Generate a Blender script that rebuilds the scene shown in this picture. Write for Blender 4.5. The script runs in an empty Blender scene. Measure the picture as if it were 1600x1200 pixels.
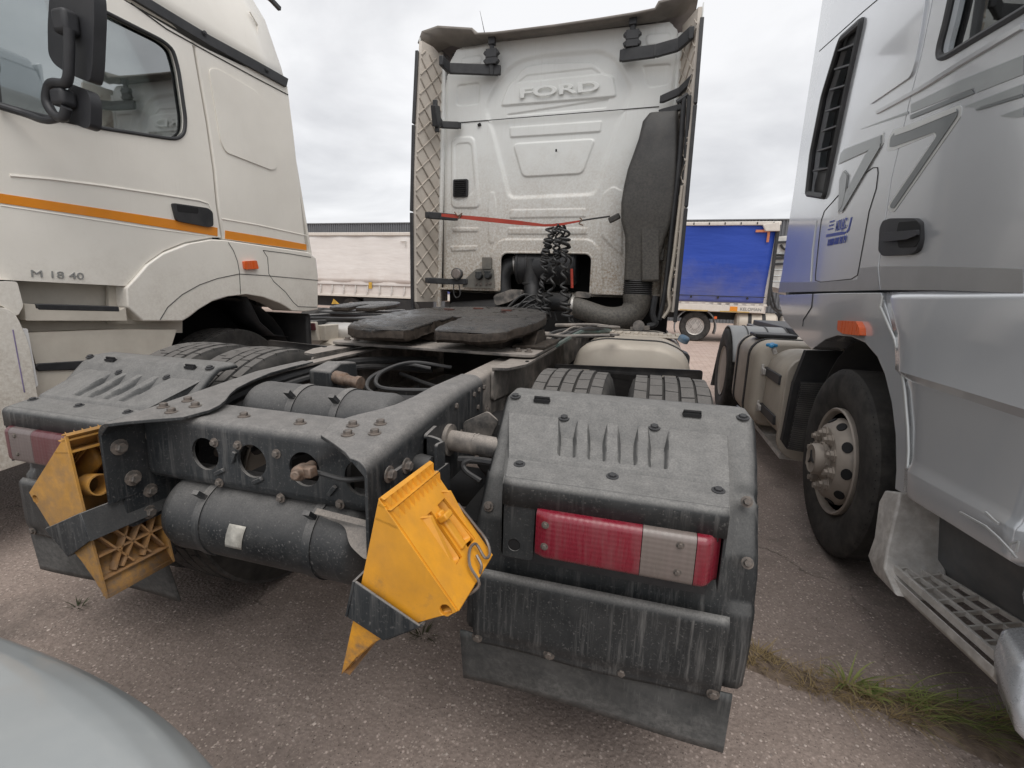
import bpy, bmesh, math, random
from mathutils import Vector, Matrix, Quaternion
from mathutils.geometry import tessellate_polygon
random.seed(7)
PI = math.pi
S = bpy.context.scene
COL = S.collection

# ---------------------------------------------------------------- camera
cam_d = bpy.data.cameras.new('camera')
cam = bpy.data.objects.new('camera', cam_d); COL.objects.link(cam)
cam.matrix_world = Matrix(((0.960059, -0.082704, 0.267294, 0.98),
                           (0.278025, 0.174661, -0.944561, 0.0),
                           (0.031433, 0.981149, 0.190679, 1.42),
                           (0, 0, 0, 1)))
cam_d.sensor_width = 36.0
cam_d.lens = 16.65
cam_d.clip_start = 0.02
cam_d.clip_end = 2000
S.camera = cam

# ---------------------------------------------------------------- sky, sun, exposure
SUN_EL, SUN_AZ = math.radians(64), math.radians(145)
W = bpy.data.worlds.new('World'); S.world = W; W.use_nodes = True
wn, wl = W.node_tree.nodes, W.node_tree.links
wn.clear()
w_out = wn.new('ShaderNodeOutputWorld')
w_bg = wn.new('ShaderNodeBackground'); w_bg.inputs['Strength'].default_value = 0.1
w_sky = wn.new('ShaderNodeTexSky'); w_sky.sky_type = 'NISHITA'; w_sky.sun_disc = False
w_sky.sun_elevation = SUN_EL; w_sky.sun_rotation = SUN_AZ
w_tc = wn.new('ShaderNodeTexCoord')
w_sep = wn.new('ShaderNodeSeparateXYZ'); wl.new(w_tc.outputs['Generated'], w_sep.inputs[0])
# project the view direction on a flat cloud deck so clouds flatten towards the horizon
w_add = wn.new('ShaderNodeMath'); w_add.operation = 'ADD'; w_add.inputs[1].default_value = 0.22
w_abs = wn.new('ShaderNodeMath'); w_abs.operation = 'ABSOLUTE'
wl.new(w_sep.outputs['Z'], w_abs.inputs[0]); wl.new(w_abs.outputs[0], w_add.inputs[0])
w_div = wn.new('ShaderNodeVectorMath'); w_div.operation = 'DIVIDE'
wl.new(w_tc.outputs['Generated'], w_div.inputs[0]); wl.new(w_add.outputs[0], w_div.inputs[1])
w_n1 = wn.new('ShaderNodeTexNoise'); w_n1.inputs['Scale'].default_value = 1.15
w_n1.inputs['Detail'].default_value = 7; w_n1.inputs['Roughness'].default_value = 0.52
w_n1.inputs['Distortion'].default_value = 0.5
wl.new(w_div.outputs[0], w_n1.inputs['Vector'])
w_rmp = wn.new('ShaderNodeValToRGB')
w_rmp.color_ramp.elements[0].position = 0.33; w_rmp.color_ramp.elements[0].color = (5.1, 5.13, 5.3, 1)
w_rmp.color_ramp.elements[1].position = 0.60; w_rmp.color_ramp.elements[1].color = (7.5, 7.5, 7.58, 1)
wl.new(w_n1.outputs['Fac'], w_rmp.inputs[0])
w_mix = wn.new('ShaderNodeMixRGB'); w_mix.inputs[0].default_value = 0.93
wl.new(w_sky.outputs[0], w_mix.inputs[1]); wl.new(w_rmp.outputs[0], w_mix.inputs[2])
wl.new(w_mix.outputs[0], w_bg.inputs['Color']); wl.new(w_bg.outputs[0], w_out.inputs[0])

sun_d = bpy.data.lights.new('sun', 'SUN'); sun_d.energy = 1.5; sun_d.angle = math.radians(50)
sun_d.color = (1.0, 0.965, 0.92)
sun = bpy.data.objects.new('sun', sun_d); COL.objects.link(sun)
sun.rotation_euler = (PI/2 - SUN_EL, 0, PI - SUN_AZ)   # light comes from behind the camera, high up
S.view_settings.view_transform = 'Standard'
try: S.view_settings.look = 'None'
except Exception: pass
S.view_settings.exposure = 0.42
S.view_settings.gamma = 1.0
S.view_settings.use_curve_mapping = False

GZ = 0.03      # ground level

# ---------------------------------------------------------------- materials
def lin(c):
    return tuple((x/255/12.92 if x/255 <= 0.04045 else ((x/255+0.055)/1.055)**2.4) for x in c)

class N:
    """small node-tree helper"""
    def __init__(s, name):
        s.m = bpy.data.materials.new(name); s.m.use_nodes = True
        s.t = s.m.node_tree; s.n = s.t.nodes; s.l = s.t.links
        s.n.clear()
        s.out = s.n.new('ShaderNodeOutputMaterial')
        s.p = s.n.new('ShaderNodeBsdfPrincipled'); s.l.new(s.p.outputs[0], s.out.inputs[0])
        s.tc = s.n.new('ShaderNodeTexCoord')
    def put(s, sock, v):
        if hasattr(v, 'is_linked') or hasattr(v, 'links'): s.l.new(v, sock)
        elif isinstance(v, (tuple, list)) and len(v) == 3 and sock.type == 'RGBA': sock.default_value = (*v, 1)
        else: sock.default_value = v
    def mapped(s, scale):
        mp = s.n.new('ShaderNodeMapping'); mp.inputs['Scale'].default_value = scale
        s.l.new(s.tc.outputs['Object'], mp.inputs[0]); return mp.outputs[0]
    def noise(s, scale, detail=4, rough=.55, vec=None, dist=0):
        t = s.n.new('ShaderNodeTexNoise'); t.inputs['Scale'].default_value = scale
        t.inputs['Detail'].default_value = detail; t.inputs['Roughness'].default_value = rough
        t.inputs['Distortion'].default_value = dist
        s.l.new(vec if vec is not None else s.tc.outputs['Object'], t.inputs['Vector']); return t.outputs['Fac']
    def voro(s, scale, feature='F1', out='Distance', vec=None):
        t = s.n.new('ShaderNodeTexVoronoi'); t.feature = feature; t.inputs['Scale'].default_value = scale
        s.l.new(vec if vec is not None else s.tc.outputs['Object'], t.inputs['Vector']); return t.outputs[out]
    def warp(s):
        n = s.n.new('ShaderNodeTexNoise'); n.inputs['Scale'].default_value = 1.6; n.inputs['Detail'].default_value = 8; n.inputs['Roughness'].default_value = .65
        s.l.new(s.tc.outputs['Object'], n.inputs['Vector'])
        m = s.n.new('ShaderNodeVectorMath'); m.operation = 'MULTIPLY_ADD'; s.l.new(n.outputs['Color'], m.inputs[0]); m.inputs[1].default_value = (.9,.9,.9)
        s.l.new(s.tc.outputs['Object'], m.inputs[2]); return m.outputs[0]
    def ramp(s, f, a, b, lo=0., hi=1.):
        t = s.n.new('ShaderNodeMapRange'); t.inputs['From Min'].default_value = a; t.inputs['From Max'].default_value = b
        t.inputs['To Min'].default_value = lo; t.inputs['To Max'].default_value = hi
        s.l.new(f, t.inputs['Value']); return t.outputs[0]
    def math(s, op, a, b=0.):
        t = s.n.new('ShaderNodeMath'); t.operation = op; t.use_clamp = False
        s.put(t.inputs[0], a); s.put(t.inputs[1], b); return t.outputs[0]
    def mix(s, f, a, b):
        t = s.n.new('ShaderNodeMixRGB'); s.put(t.inputs[0], f); s.put(t.inputs[1], a); s.put(t.inputs[2], b); return t.outputs[0]
    def bump(s, h, strength=.3, dist=.01, prev=None):
        t = s.n.new('ShaderNodeBump'); t.inputs['Strength'].default_value = strength; t.inputs['Distance'].default_value = dist
        s.l.new(h, t.inputs['Height'])
        if prev is not None: s.l.new(prev, t.inputs['Normal'])
        return t.outputs[0]
    def upness(s):
        g = s.n.new('ShaderNodeNewGeometry'); x = s.n.new('ShaderNodeSeparateXYZ')
        s.l.new(g.outputs['Normal'], x.inputs[0]); return x.outputs['Z']
    def height(s):
        x = s.n.new('ShaderNodeSeparateXYZ'); s.l.new(s.tc.outputs['Object'], x.inputs[0]); return x.outputs['Z']
    def axis(s, k):
        x = s.n.new('ShaderNodeSeparateXYZ'); s.l.new(s.tc.outputs['Object'], x.inputs[0]); return x.outputs[k]

DUST = (0.30, 0.265, 0.235)
def mat(name, col, rough=.5, metal=0., var=.25, vs=6., dust=0., dcol=DUST, up=0., streak=0., speck=0.,
        bump=.08, bs=180., coat=0., rust=0., low=None, spec=.5):
    """procedural paint / plastic / metal with dust film, run-down streaks, specks and dust lying on upward faces"""
    k = N(name)
    c = k.mix(k.ramp(k.noise(vs, 5), .35, .7), tuple(x*(1-var) for x in col), tuple(min(1, x*(1+var*.6)) for x in col))
    dm = None
    def add(a, b): return b if a is None else k.math('MAXIMUM', a, b)
    if dust: dm = add(dm, k.ramp(k.noise(vs*1.7, 7, .65), .38, .75, 0, dust))
    if streak:
        st = k.noise(1., 6, .75, k.mapped((60, 60, 3.0)))
        dm = add(dm, k.math('MULTIPLY', k.ramp(st, .48, .74, 0, streak), k.ramp(k.noise(3.1, 3), .3, .65)))
    if speck: dm = add(dm, k.ramp(k.noise(150, 4, .65), .57, .74, 0, speck))
    if up:
        u = k.ramp(k.upness(), .15, .85, 0, up)
        fine = k.math('MULTIPLY', k.ramp(k.noise(26, 6, .7), .25, .7, .55, 1), k.ramp(k.noise(210, 4, .7), .34, .64, .58, 1))
        dm = add(dm, k.math('MULTIPLY', u, fine))
    if low is not None:     # mud thrown up from the road: (z where it is full, z where it ends, amount)
        lo = k.ramp(k.math('ADD', k.height(), k.ramp(k.noise(7, 6, .7), .3, .7, -.15, .15)), low[0], low[1], low[2], 0)
        lo = k.math('MULTIPLY', k.math('MAXIMUM', lo, 0.0), k.ramp(k.noise(55, 6, .75), .36, .60, .30, 1))
        dm = add(dm, lo)
    if rust:
        c = k.mix(k.ramp(k.noise(60, 5, .7), .42, .62, 0, rust), c, (.16, .075, .035))
    r = rough
    if dm is not None:
        dmc = k.math('MINIMUM', dm, 1.0)
        c = k.mix(dmc, c, dcol)
        r = k.mix(dmc, (rough,)*3, (.85,)*3)
        if metal: k.put(k.p.inputs['Metallic'], k.math('MULTIPLY', k.math('SUBTRACT', 1.0, dmc), metal))
    elif metal: k.put(k.p.inputs['Metallic'], metal)
    k.put(k.p.inputs['Base Color'], c)
    if isinstance(r, float): k.put(k.p.inputs['Roughness'], r)
    else: k.l.new(r, k.p.inputs['Roughness'])
    k.p.inputs['Specular IOR Level'].default_value = spec
    if coat:
        k.p.inputs['Coat Weight'].default_value = coat; k.p.inputs['Coat Roughness'].default_value = .06
    if bump: k.l.new(k.bump(k.noise(bs, 4, .6), bump, .004), k.p.inputs['Normal'])
    return k.m

# ---------------------------------------------------------------- mesh builder
def V(*a): return Vector(a)
class B:
    def __init__(s): s.v = []; s.f = []
    def add(s, vs, fs):
        o = len(s.v); s.v += [tuple(v) for v in vs]; s.f += [tuple(i+o for i in f) for f in fs]; return s
    def box(s, x0, x1, y0, y1, z0, z1):
        return s.add([(x0,y0,z0),(x1,y0,z0),(x1,y1,z0),(x0,y1,z0),(x0,y0,z1),(x1,y0,z1),(x1,y1,z1),(x0,y1,z1)],
                     [(0,3,2,1),(4,5,6,7),(0,1,5,4),(1,2,6,5),(2,3,7,6),(3,0,4,7)])
    def obox(s, c, size, ax=(1,0,0), up=(0,0,1)):
        a = Vector(ax).normalized(); u = Vector(up); u = (u - a*a.dot(u)).normalized(); b = u.cross(a)
        c = Vector(c); hx, hy, hz = size[0]/2, size[1]/2, size[2]/2
        P = [c + a*i*hx + b*j*hy + u*k*hz for k in (-1,1) for i, j in ((-1,-1),(1,-1),(1,1),(-1,1))]
        return s.add(P, [(0,3,2,1),(4,5,6,7),(0,1,5,4),(1,2,6,5),(2,3,7,6),(3,0,4,7)])
    def beam(s, a, b, w, h, up=(0,0,1)):
        a, b = Vector(a), Vector(b)
        return s.obox((a+b)/2, ((b-a).length, w, h), b-a, up)
    def plate(s, outer, holes=(), vec=(0,0,.01)):
        """flat polygon with holes, given real thickness along vec"""
        loops = [[Vector(p) for p in outer]] + [[Vector(p) for p in h] for h in holes]
        tris = tessellate_polygon(loops)
        P = [p for l in loops for p in l]; n = len(P); vec = Vector(vec)
        o = len(s.v); s.v += [tuple(p) for p in P] + [tuple(p+vec) for p in P]
        for t in tris:
            a, b, c = (P[i] for i in t)
            if (b-a).cross(c-a).dot(vec) > 0: t = t[::-1]
            s.f.append(tuple(i+o for i in t)); s.f.append(tuple(i+n+o for i in t[::-1]))
        k = 0
        for l in loops:
            m = len(l)
            for i in range(m):
                j = (i+1) % m; s.f.append((o+k+i, o+k+j, o+k+j+n, o+k+i+n))
            k += m
        return s
    def ngon(s, loop, vec):
        return s.plate(loop, (), vec)
    def loft(s, loops, cap=True, closed=True):
        n = len(loops[0]); vs = [p for l in loops for p in l]; fs = []
        for i in range(len(loops)-1):
            for j in range(n if closed else n-1):
                k = (j+1) % n
                fs.append((i*n+j, i*n+k, (i+1)*n+k, (i+1)*n+j))
        if cap and closed: fs.append(tuple(range(n-1,-1,-1))); fs.append(tuple((len(loops)-1)*n+i for i in range(n)))
        return s.add(vs, fs)
    def tube(s, pts, r, n=8, cap=True, flat=None):
        pts = [Vector(p) for p in pts]; loops = []
        t0 = (pts[1]-pts[0]).normalized()
        u = t0.orthogonal().normalized()
        for i, p in enumerate(pts):
            t = (pts[min(i+1,len(pts)-1)] - pts[max(i-1,0)]).normalized()
            u = (u - t*u.dot(t)).normalized(); w = t.cross(u)
            rr = r[i] if isinstance(r, (list,tuple)) else r
            loops.append([p + (u*math.cos(2*PI*k/n) + w*math.sin(2*PI*k/n))*rr for k in range(n)])
        return s.loft(loops, cap)
    def lathe(s, prof, c, ax=(1,0,0), n=32, up=None, cap=True):
        """prof: (radius, distance along axis)"""
        a = Vector(ax).normalized(); u = Vector(up).normalized() if up else a.orthogonal().normalized(); w = a.cross(u); c = Vector(c)
        loops = [[c + a*h + (u*math.cos(2*PI*k/n) + w*math.sin(2*PI*k/n))*max(r,1e-4) for k in range(n)] for r, h in prof]
        return s.loft(loops, cap)
    def grid(s, fn, nu, nv, skip=None):
        vs = [fn(i/nu, j/nv) for j in range(nv+1) for i in range(nu+1)]; fs = []
        for j in range(nv):
            for i in range(nu):
                if skip and skip((i+.5)/nu, (j+.5)/nv): continue
                a = j*(nu+1)+i; fs.append((a, a+1, a+nu+2, a+nu+1))
        return s.add(vs, fs)
    def mesh(s, name, m, smooth=32):
        me = bpy.data.meshes.new(name); me.from_pydata(s.v, [], s.f); me.validate()
        b = bmesh.new(); b.from_mesh(me)
        bmesh.ops.recalc_face_normals(b, faces=b.faces); b.to_mesh(me); b.free()
        if m: me.materials.append(m)
        if smooth:
            me.polygons.foreach_set('use_smooth', [True]*len(me.polygons))
            me.set_sharp_from_angle(angle=math.radians(smooth))
        me.update(); return me
    def make(s, name, m, parent=None, bevel=0., seg=2, smooth=32, solid=0.):
        o = bpy.data.objects.new(name, s.mesh(name, m, smooth)); COL.objects.link(o)
        adopt(o, parent)
        if solid:
            md = o.modifiers.new('thickness', 'SOLIDIFY'); md.thickness = solid; md.offset = 0
        if bevel:
            md = o.modifiers.new('bevel', 'BEVEL'); md.width = bevel; md.segments = seg
            md.limit_method = 'ANGLE'; md.angle_limit = math.radians(35); md.harden_normals = False
        return o

def world_loc(o):
    p = Vector(o.location)
    while o.parent: o = o.parent; p += o.location
    return p
def adopt(o, parent):
    if parent is None: return
    base = world_loc(parent); o.parent = parent
    o.location = Vector(o.location) - base
def thing(name, label, cat, loc=(0,0,0), group=None):
    o = bpy.data.objects.new(name, None); COL.objects.link(o); o.location = loc
    o.empty_display_size = .2
    o['label'] = label; o['category'] = cat
    if group: o['group'] = group
    return o
def tag(o, label, cat, group=None):
    o['label'] = label; o['category'] = cat
    if group: o['group'] = group
    return o
def stamp(name, me, loc, parent, rot=None, scale=None):
    """another object sharing a mesh"""
    o = bpy.data.objects.new(name, me); COL.objects.link(o); o.location = loc
    if rot is not None: o.rotation_mode = 'QUATERNION'; o.rotation_quaternion = rot
    if scale: o.scale = scale
    adopt(o, parent); return o
def aim(d):   # turns local +Z to direction d
    return Vector((0,0,1)).rotation_difference(Vector(d).normalized())
def bez(p, n=12):
    """smooth curve through points (Catmull-Rom)"""
    p = [Vector(q) for q in p]; q = [p[0]*2-p[1]] + p + [p[-1]*2-p[-2]]; out = []
    for i in range(1, len(q)-2):
        for k in range(n):
            t = k/n; a, b, c, d = q[i-1], q[i], q[i+1], q[i+2]
            out.append(.5*((2*b) + (c-a)*t + (2*a-5*b+4*c-d)*t*t + (3*b-a-3*c+d)*t**3))
    out.append(p[-1]); return out
def rrect(x0, x1, z0, z1, r, n=5):
    """rounded rectangle as (a, b) pairs"""
    out = []
    for cx, cz, a0 in ((x1-r, z1-r, 0), (x0+r, z1-r, 90), (x0+r, z0+r, 180), (x1-r, z0+r, 270)):
        for k in range(n+1):
            a = math.radians(a0 + 90*k/n); out.append((cx+r*math.cos(a), cz+r*math.sin(a)))
    return out
def rpoly(pts, r, n=4):
    """3-D polygon with rounded corners"""
    pts = [Vector(p) for p in pts]; out = []
    for i, p in enumerate(pts):
        a, b = pts[i-1], pts[(i+1) % len(pts)]
        d = min(r, (a-p).length*.45, (b-p).length*.45)
        s, e = p + (a-p).normalized()*d, p + (b-p).normalized()*d
        for k in range(n+1):
            t = k/n; out.append((s*(1-t)*(1-t) + p*2*t*(1-t) + e*t*t))
    return out
def circ(c, r, u, w, n=20):
    c, u, w = Vector(c), Vector(u), Vector(w)
    return [c + u*r*math.cos(2*PI*k/n) + w*r*math.sin(2*PI*k/n) for k in range(n)]
def text(name, body, m, loc, size, right, up, parent, extrude=.003, bevel=0., sx=1., align='CENTER', shear=0., off=0.):
    cu = bpy.data.curves.new(name, 'FONT'); cu.body = body; cu.size = size; cu.extrude = extrude
    cu.bevel_depth = bevel; cu.bevel_resolution = 1; cu.align_x = align; cu.align_y = 'CENTER'; cu.shear = shear; cu.offset = off
    cu.resolution_u = 6
    tmp = bpy.data.objects.new('tmp', cu); COL.objects.link(tmp)
    dg = bpy.context.evaluated_depsgraph_get(); dg.update()
    me = bpy.data.meshes.new_from_object(tmp.evaluated_get(dg)); bpy.data.objects.remove(tmp); bpy.data.curves.remove(cu)
    r = Vector(right).normalized(); u = Vector(up); u = (u - r*u.dot(r)).normalized(); nrm = r.cross(u)
    loc = Vector(loc)
    for v in me.vertices: v.co = loc + r*v.co.x*sx + u*v.co.y + nrm*v.co.z
    me.materials.clear(); me.materials.append(m); me.name = name
    o = bpy.data.objects.new(name, me); COL.objects.link(o); adopt(o, parent); return o

# ---------------------------------------------------------------- material library
m_plastic = mat('dusty_black_plastic', (.019,.022,.024), .48, dust=.09, streak=.60, up=.78, speck=.42, dcol=(.31,.30,.285), bump=.10, bs=260)
m_plastic_clean = mat('dark_plastic', (.022,.023,.026), .5, dust=.18, up=.2, speck=.12, dcol=(.16,.155,.15), bump=.08, bs=300)
m_frame = mat('dusty_frame_paint', (.020,.023,.026), .40, dust=.08, streak=.42, up=.74, speck=.40, dcol=(.35,.33,.31), bump=.06, bs=220)
m_frame_pale = mat('sandy_frame_paint', (.06,.058,.056), .5, dust=.8, streak=.4, up=.95, speck=.3, dcol=(.42,.37,.325), bump=.06, bs=220)
m_tank = mat('sprayed_tank', (.018,.020,.022), .45, dust=.14, streak=.25, up=.45, speck=.6, dcol=(.30,.285,.27), bump=.12, bs=150)
m_bolt = mat('rusty_bolt', (.13,.118,.108), .55, .3, var=.35, vs=40, dust=.6, rust=.3, dcol=(.25,.225,.20), bump=.15, bs=300)
def mat_grease():
    k = N('greasy_iron')
    n1 = k.noise(14, 6, .65, dist=1.2); n2 = k.noise(45, 5, .7)
    c = k.mix(k.ramp(n1, .38, .62), (.012,.012,.013), (.060,.054,.049))
    c = k.mix(k.ramp(n2, .55, .72, 0, .6), c, (.095,.075,.062))
    k.l.new(c, k.p.inputs['Base Color'])
    k.l.new(k.ramp(n1, .36, .64, .16, .62), k.p.inputs['Roughness'])
    k.l.new(k.bump(k.math('ADD', n1, k.math('MULTIPLY', n2, .5)), .7, .012), k.p.inputs['Normal'])
    return k.m
m_grease = mat_grease()
m_greaserim = mat('caked_grease_edge', (.030,.023,.018), .62, var=.5, vs=20, dust=.7, dcol=(.10,.078,.062), bump=.9, bs=45, spec=.3)
m_cream = mat('cream_white_paint', (.86,.825,.755), .30, var=.04, vs=2, dust=.10, dcol=(.42,.355,.285), bump=.02, bs=500, coat=.35, low=(.75,1.62,.75), speck=.08, streak=.14)
m_fordwhite = mat('dirty_white_paint', (.76,.775,.755), .34, var=.04, vs=3, dust=.10, dcol=(.36,.285,.21), bump=.02, bs=500, coat=.2, low=(1.5,2.75,1.0), speck=.16, streak=.22)
m_fairing = mat('fairing_inner_plastic', (.62,.565,.50), .6, var=.08, dust=.3, dcol=(.36,.31,.26), streak=.2, bump=.05)
m_roofrim = mat('grey_roof_rim', (.19,.17,.15), .6, dust=.4, dcol=(.27,.24,.21), bump=.05)
m_rubber = mat('tyre_rubber', (.034,.033,.032), .75, dust=.45, dcol=(.14,.128,.115), up=.25, speck=.15, bump=.12, bs=120, spec=.25)
m_tread = mat('dusty_tread', (.060,.059,.058), .75, dust=.5, dcol=(.22,.205,.19), up=.7, bump=.15, bs=90, spec=.25)
m_flap = mat('rubber_flap', (.042,.046,.047), .62, dust=.35, streak=.6, dcol=(.27,.262,.25), bump=.08, bs=160, low=(.3,.55,.5))
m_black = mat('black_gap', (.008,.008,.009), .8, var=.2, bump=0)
m_dark = mat('dark_iron', (.018,.018,.019), .7, dust=.3, dcol=(.07,.062,.055), bump=.15, bs=80)
m_hose = mat('black_hose', (.020,.021,.023), .45, dust=.3, up=.35, dcol=(.17,.16,.15), bump=.05)
m_yellow = mat('chock_yellow', (.74,.33,.022), .42, var=.14, vs=9, dust=.26, dcol=(.20,.125,.075), streak=.2, bump=.05, speck=.10, low=(.68,.86,1.0))
m_yellowdirty = mat('chock_muddy', (.36,.19,.07), .7, var=.3, vs=20, dust=.7, dcol=(.28,.20,.14), bump=.3, bs=90)
m_muddy = mat('muddy_yellow_plastic', (.50,.25,.045), .55, var=.25, vs=14, dust=.75, dcol=(.22,.15,.095), streak=.3, speck=.2, bump=.1, low=(.60,.92,1.0))
m_beige = mat('dusty_beige_tank', (.50,.45,.38), .5, .15, var=.08, dust=.5, dcol=(.42,.36,.30), streak=.3, bump=.05, low=(.3,1.0,.4))
m_silverpaint = mat('silver_grey_paint', (.62,.64,.665), .20, .45, var=.03, vs=2, dust=.05, dcol=(.33,.31,.29), bump=.006, bs=900, coat=.7, low=(.3,1.0,.22), speck=.0, streak=.06)
m_silverdark = mat('silver_dark_band', (.42,.425,.425), .36, .5, var=.05, dust=.12, dcol=(.28,.27,.25), bump=.02, bs=600, coat=.4)
m_decal = mat('dark_decal', (.15,.165,.17), .35, .3, var=.05, bump=0, coat=.4)
m_decal_mid = mat('mid_grey_decal', (.32,.34,.345), .35, .4, var=.05, bump=0, coat=.4)
m_decal_pale = mat('pale_decal', (.60,.61,.60), .3, .4, var=.03, bump=0, coat=.4)
m_blueprint = mat('blue_lettering', (.045,.075,.36), .45, var=.05, bump=0)
m_orange = mat('orange_stripe', (.80,.27,.008), .42, var=.05, dust=.08, bump=0, coat=.3)
m_silver = mat('brushed_metal', (.62,.60,.57), .4, .8, var=.1, dust=.3, dcol=(.40,.35,.30), bump=.04)
m_hub = mat('dusty_wheel', (.34,.30,.26), .55, .3, var=.15, vs=10, dust=.6, dcol=(.38,.325,.275), bump=.08, bs=120, up=.2)
m_step = mat('worn_step_metal', (.66,.64,.61), .5, .2, var=.2, vs=20, dust=.6, dcol=(.36,.32,.28), bump=.12)
m_red = mat('red_strap', (.42,.045,.025), .7, var=.2, dust=.25, dcol=(.25,.14,.10), bump=.2, bs=400)
m_mirror = mat('mirror_plastic', (.028,.029,.033), .5, var=.15, dust=.12, dcol=(.10,.10,.10), bump=.18, bs=420)
m_hood = mat('bonnet_paint', (.33,.352,.358), .30, .1, var=.04, vs=3, dust=.22, dcol=(.50,.50,.48), bump=.02, bs=400, coat=.5, speck=.05)
m_paper = mat('paper_label', (.50,.48,.43), .7, var=.3, vs=40, dust=.4, dcol=(.2,.19,.17), bump=.05)
m_brass = mat('brass_fitting', (.21,.155,.12), .5, .5, var=.3, vs=30, rust=.5, dust=.5, dcol=(.35,.28,.23), bump=.1)
m_greyletter = mat('grey_lettering', (.36,.36,.35), .4, .3, var=.05, bump=0)

def mat_lens(name, col, rough=.25):
    k = N(name)
    s = k.noise(1., 4, .7, k.mapped((40, 40, 4)))
    d = k.ramp(s, .45, .80, .03, .42)
    c = k.mix(d, col, (.22,.165,.155))
    k.l.new(c, k.p.inputs['Base Color'])
    k.l.new(k.ramp(d, 0, .6, rough, .7), k.p.inputs['Roughness'])
    k.p.inputs['Coat Weight'].default_value = .35; k.p.inputs['Coat Roughness'].default_value = .2
    # prism rows moulded in the lens
    w = k.n.new('ShaderNodeTexWave'); w.bands_direction = 'Z'; w.inputs['Scale'].default_value = 26
    k.l.new(k.tc.outputs['Object'], w.inputs['Vector'])
    w2 = k.n.new('ShaderNodeTexWave'); w2.bands_direction = 'X'; w2.inputs['Scale'].default_value = 22
    k.l.new(k.tc.outputs['Object'], w2.inputs['Vector'])
    k.l.new(k.bump(k.math('ADD', w.outputs['Fac'], w2.outputs['Fac']), .10, .003), k.p.inputs['Normal'])
    return k.m
m_redlens = mat_lens('red_lens', (.20,.007,.022))
m_redlens_dull = mat_lens('faded_red_lens', (.10,.022,.028), .4)
m_clearlens = mat_lens('cloudy_lens', (.17,.145,.13))
m_clearlens_dull = mat_lens('dusty_lens', (.13,.105,.10), .5)
m_orangelens = mat_lens('orange_lens', (.80,.12,.012))

def mat_glass(name, tint, mixf=.5):
    k = N(name); k.n.remove(k.p)
    tr = k.n.new('ShaderNodeBsdfTransparent'); tr.inputs[0].default_value = (*tint, 1)
    gl = k.n.new('ShaderNodeBsdfGlossy'); gl.inputs['Roughness'].default_value = .02; gl.inputs[0].default_value = (.9,.93,.93,1)
    fr = k.n.new('ShaderNodeFresnel'); fr.inputs[0].default_value = 1.5
    f = k.math('ADD', fr.outputs[0], k.ramp(k.noise(.9, 4), .3, .7, .20, .36))
    mx = k.n.new('ShaderNodeMixShader'); k.l.new(f, mx.inputs[0]); k.l.new(tr.outputs[0], mx.inputs[1]); k.l.new(gl.outputs[0], mx.inputs[2])
    k.l.new(mx.outputs[0], k.out.inputs[0]); return k.m
m_glass = mat_glass('tinted_glass', (.38,.42,.42))

def mat_curtain(name, col, dirt, z0, z1):
    k = N(name)
    n = k.noise(.8, 5, .6)
    c = k.mix(k.ramp(n, .3, .7), tuple(x*.93 for x in col), col)
    d = k.ramp(k.math('ADD', k.height(), k.ramp(k.noise(1.3, 6, .65), .3, .7, -.6, .6)), z0, z1, .75, .0)
    c = k.mix(d, c, dirt)
    k.l.new(c, k.p.inputs['Base Color']); k.p.inputs['Roughness'].default_value = .5
    k.p.inputs['Specular IOR Level'].default_value = .3
    k.l.new(k.bump(k.noise(1., 3, .5, k.mapped((.8, .8, 3.5))), .35, .08), k.p.inputs['Normal'])
    return k.m
m_bluecurtain = mat_curtain('blue_tarpaulin', (.028,.075,.42), (.15,.16,.30), 1.0, 2.6)
m_palecurtain = mat_curtain('pale_tarpaulin', (.80,.765,.73), (.62,.55,.50), .8, 2.2)
m_whiterail = mat('white_rail', (.70,.66,.60), .45, var=.06, dust=.3, dcol=(.5,.42,.36), bump=.02)
m_roofsheet = mat('grey_sheet_cladding', (.16,.168,.18), .5, .2, var=.1, vs=1, dust=.15, dcol=(.2,.2,.2), bump=0)

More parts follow.
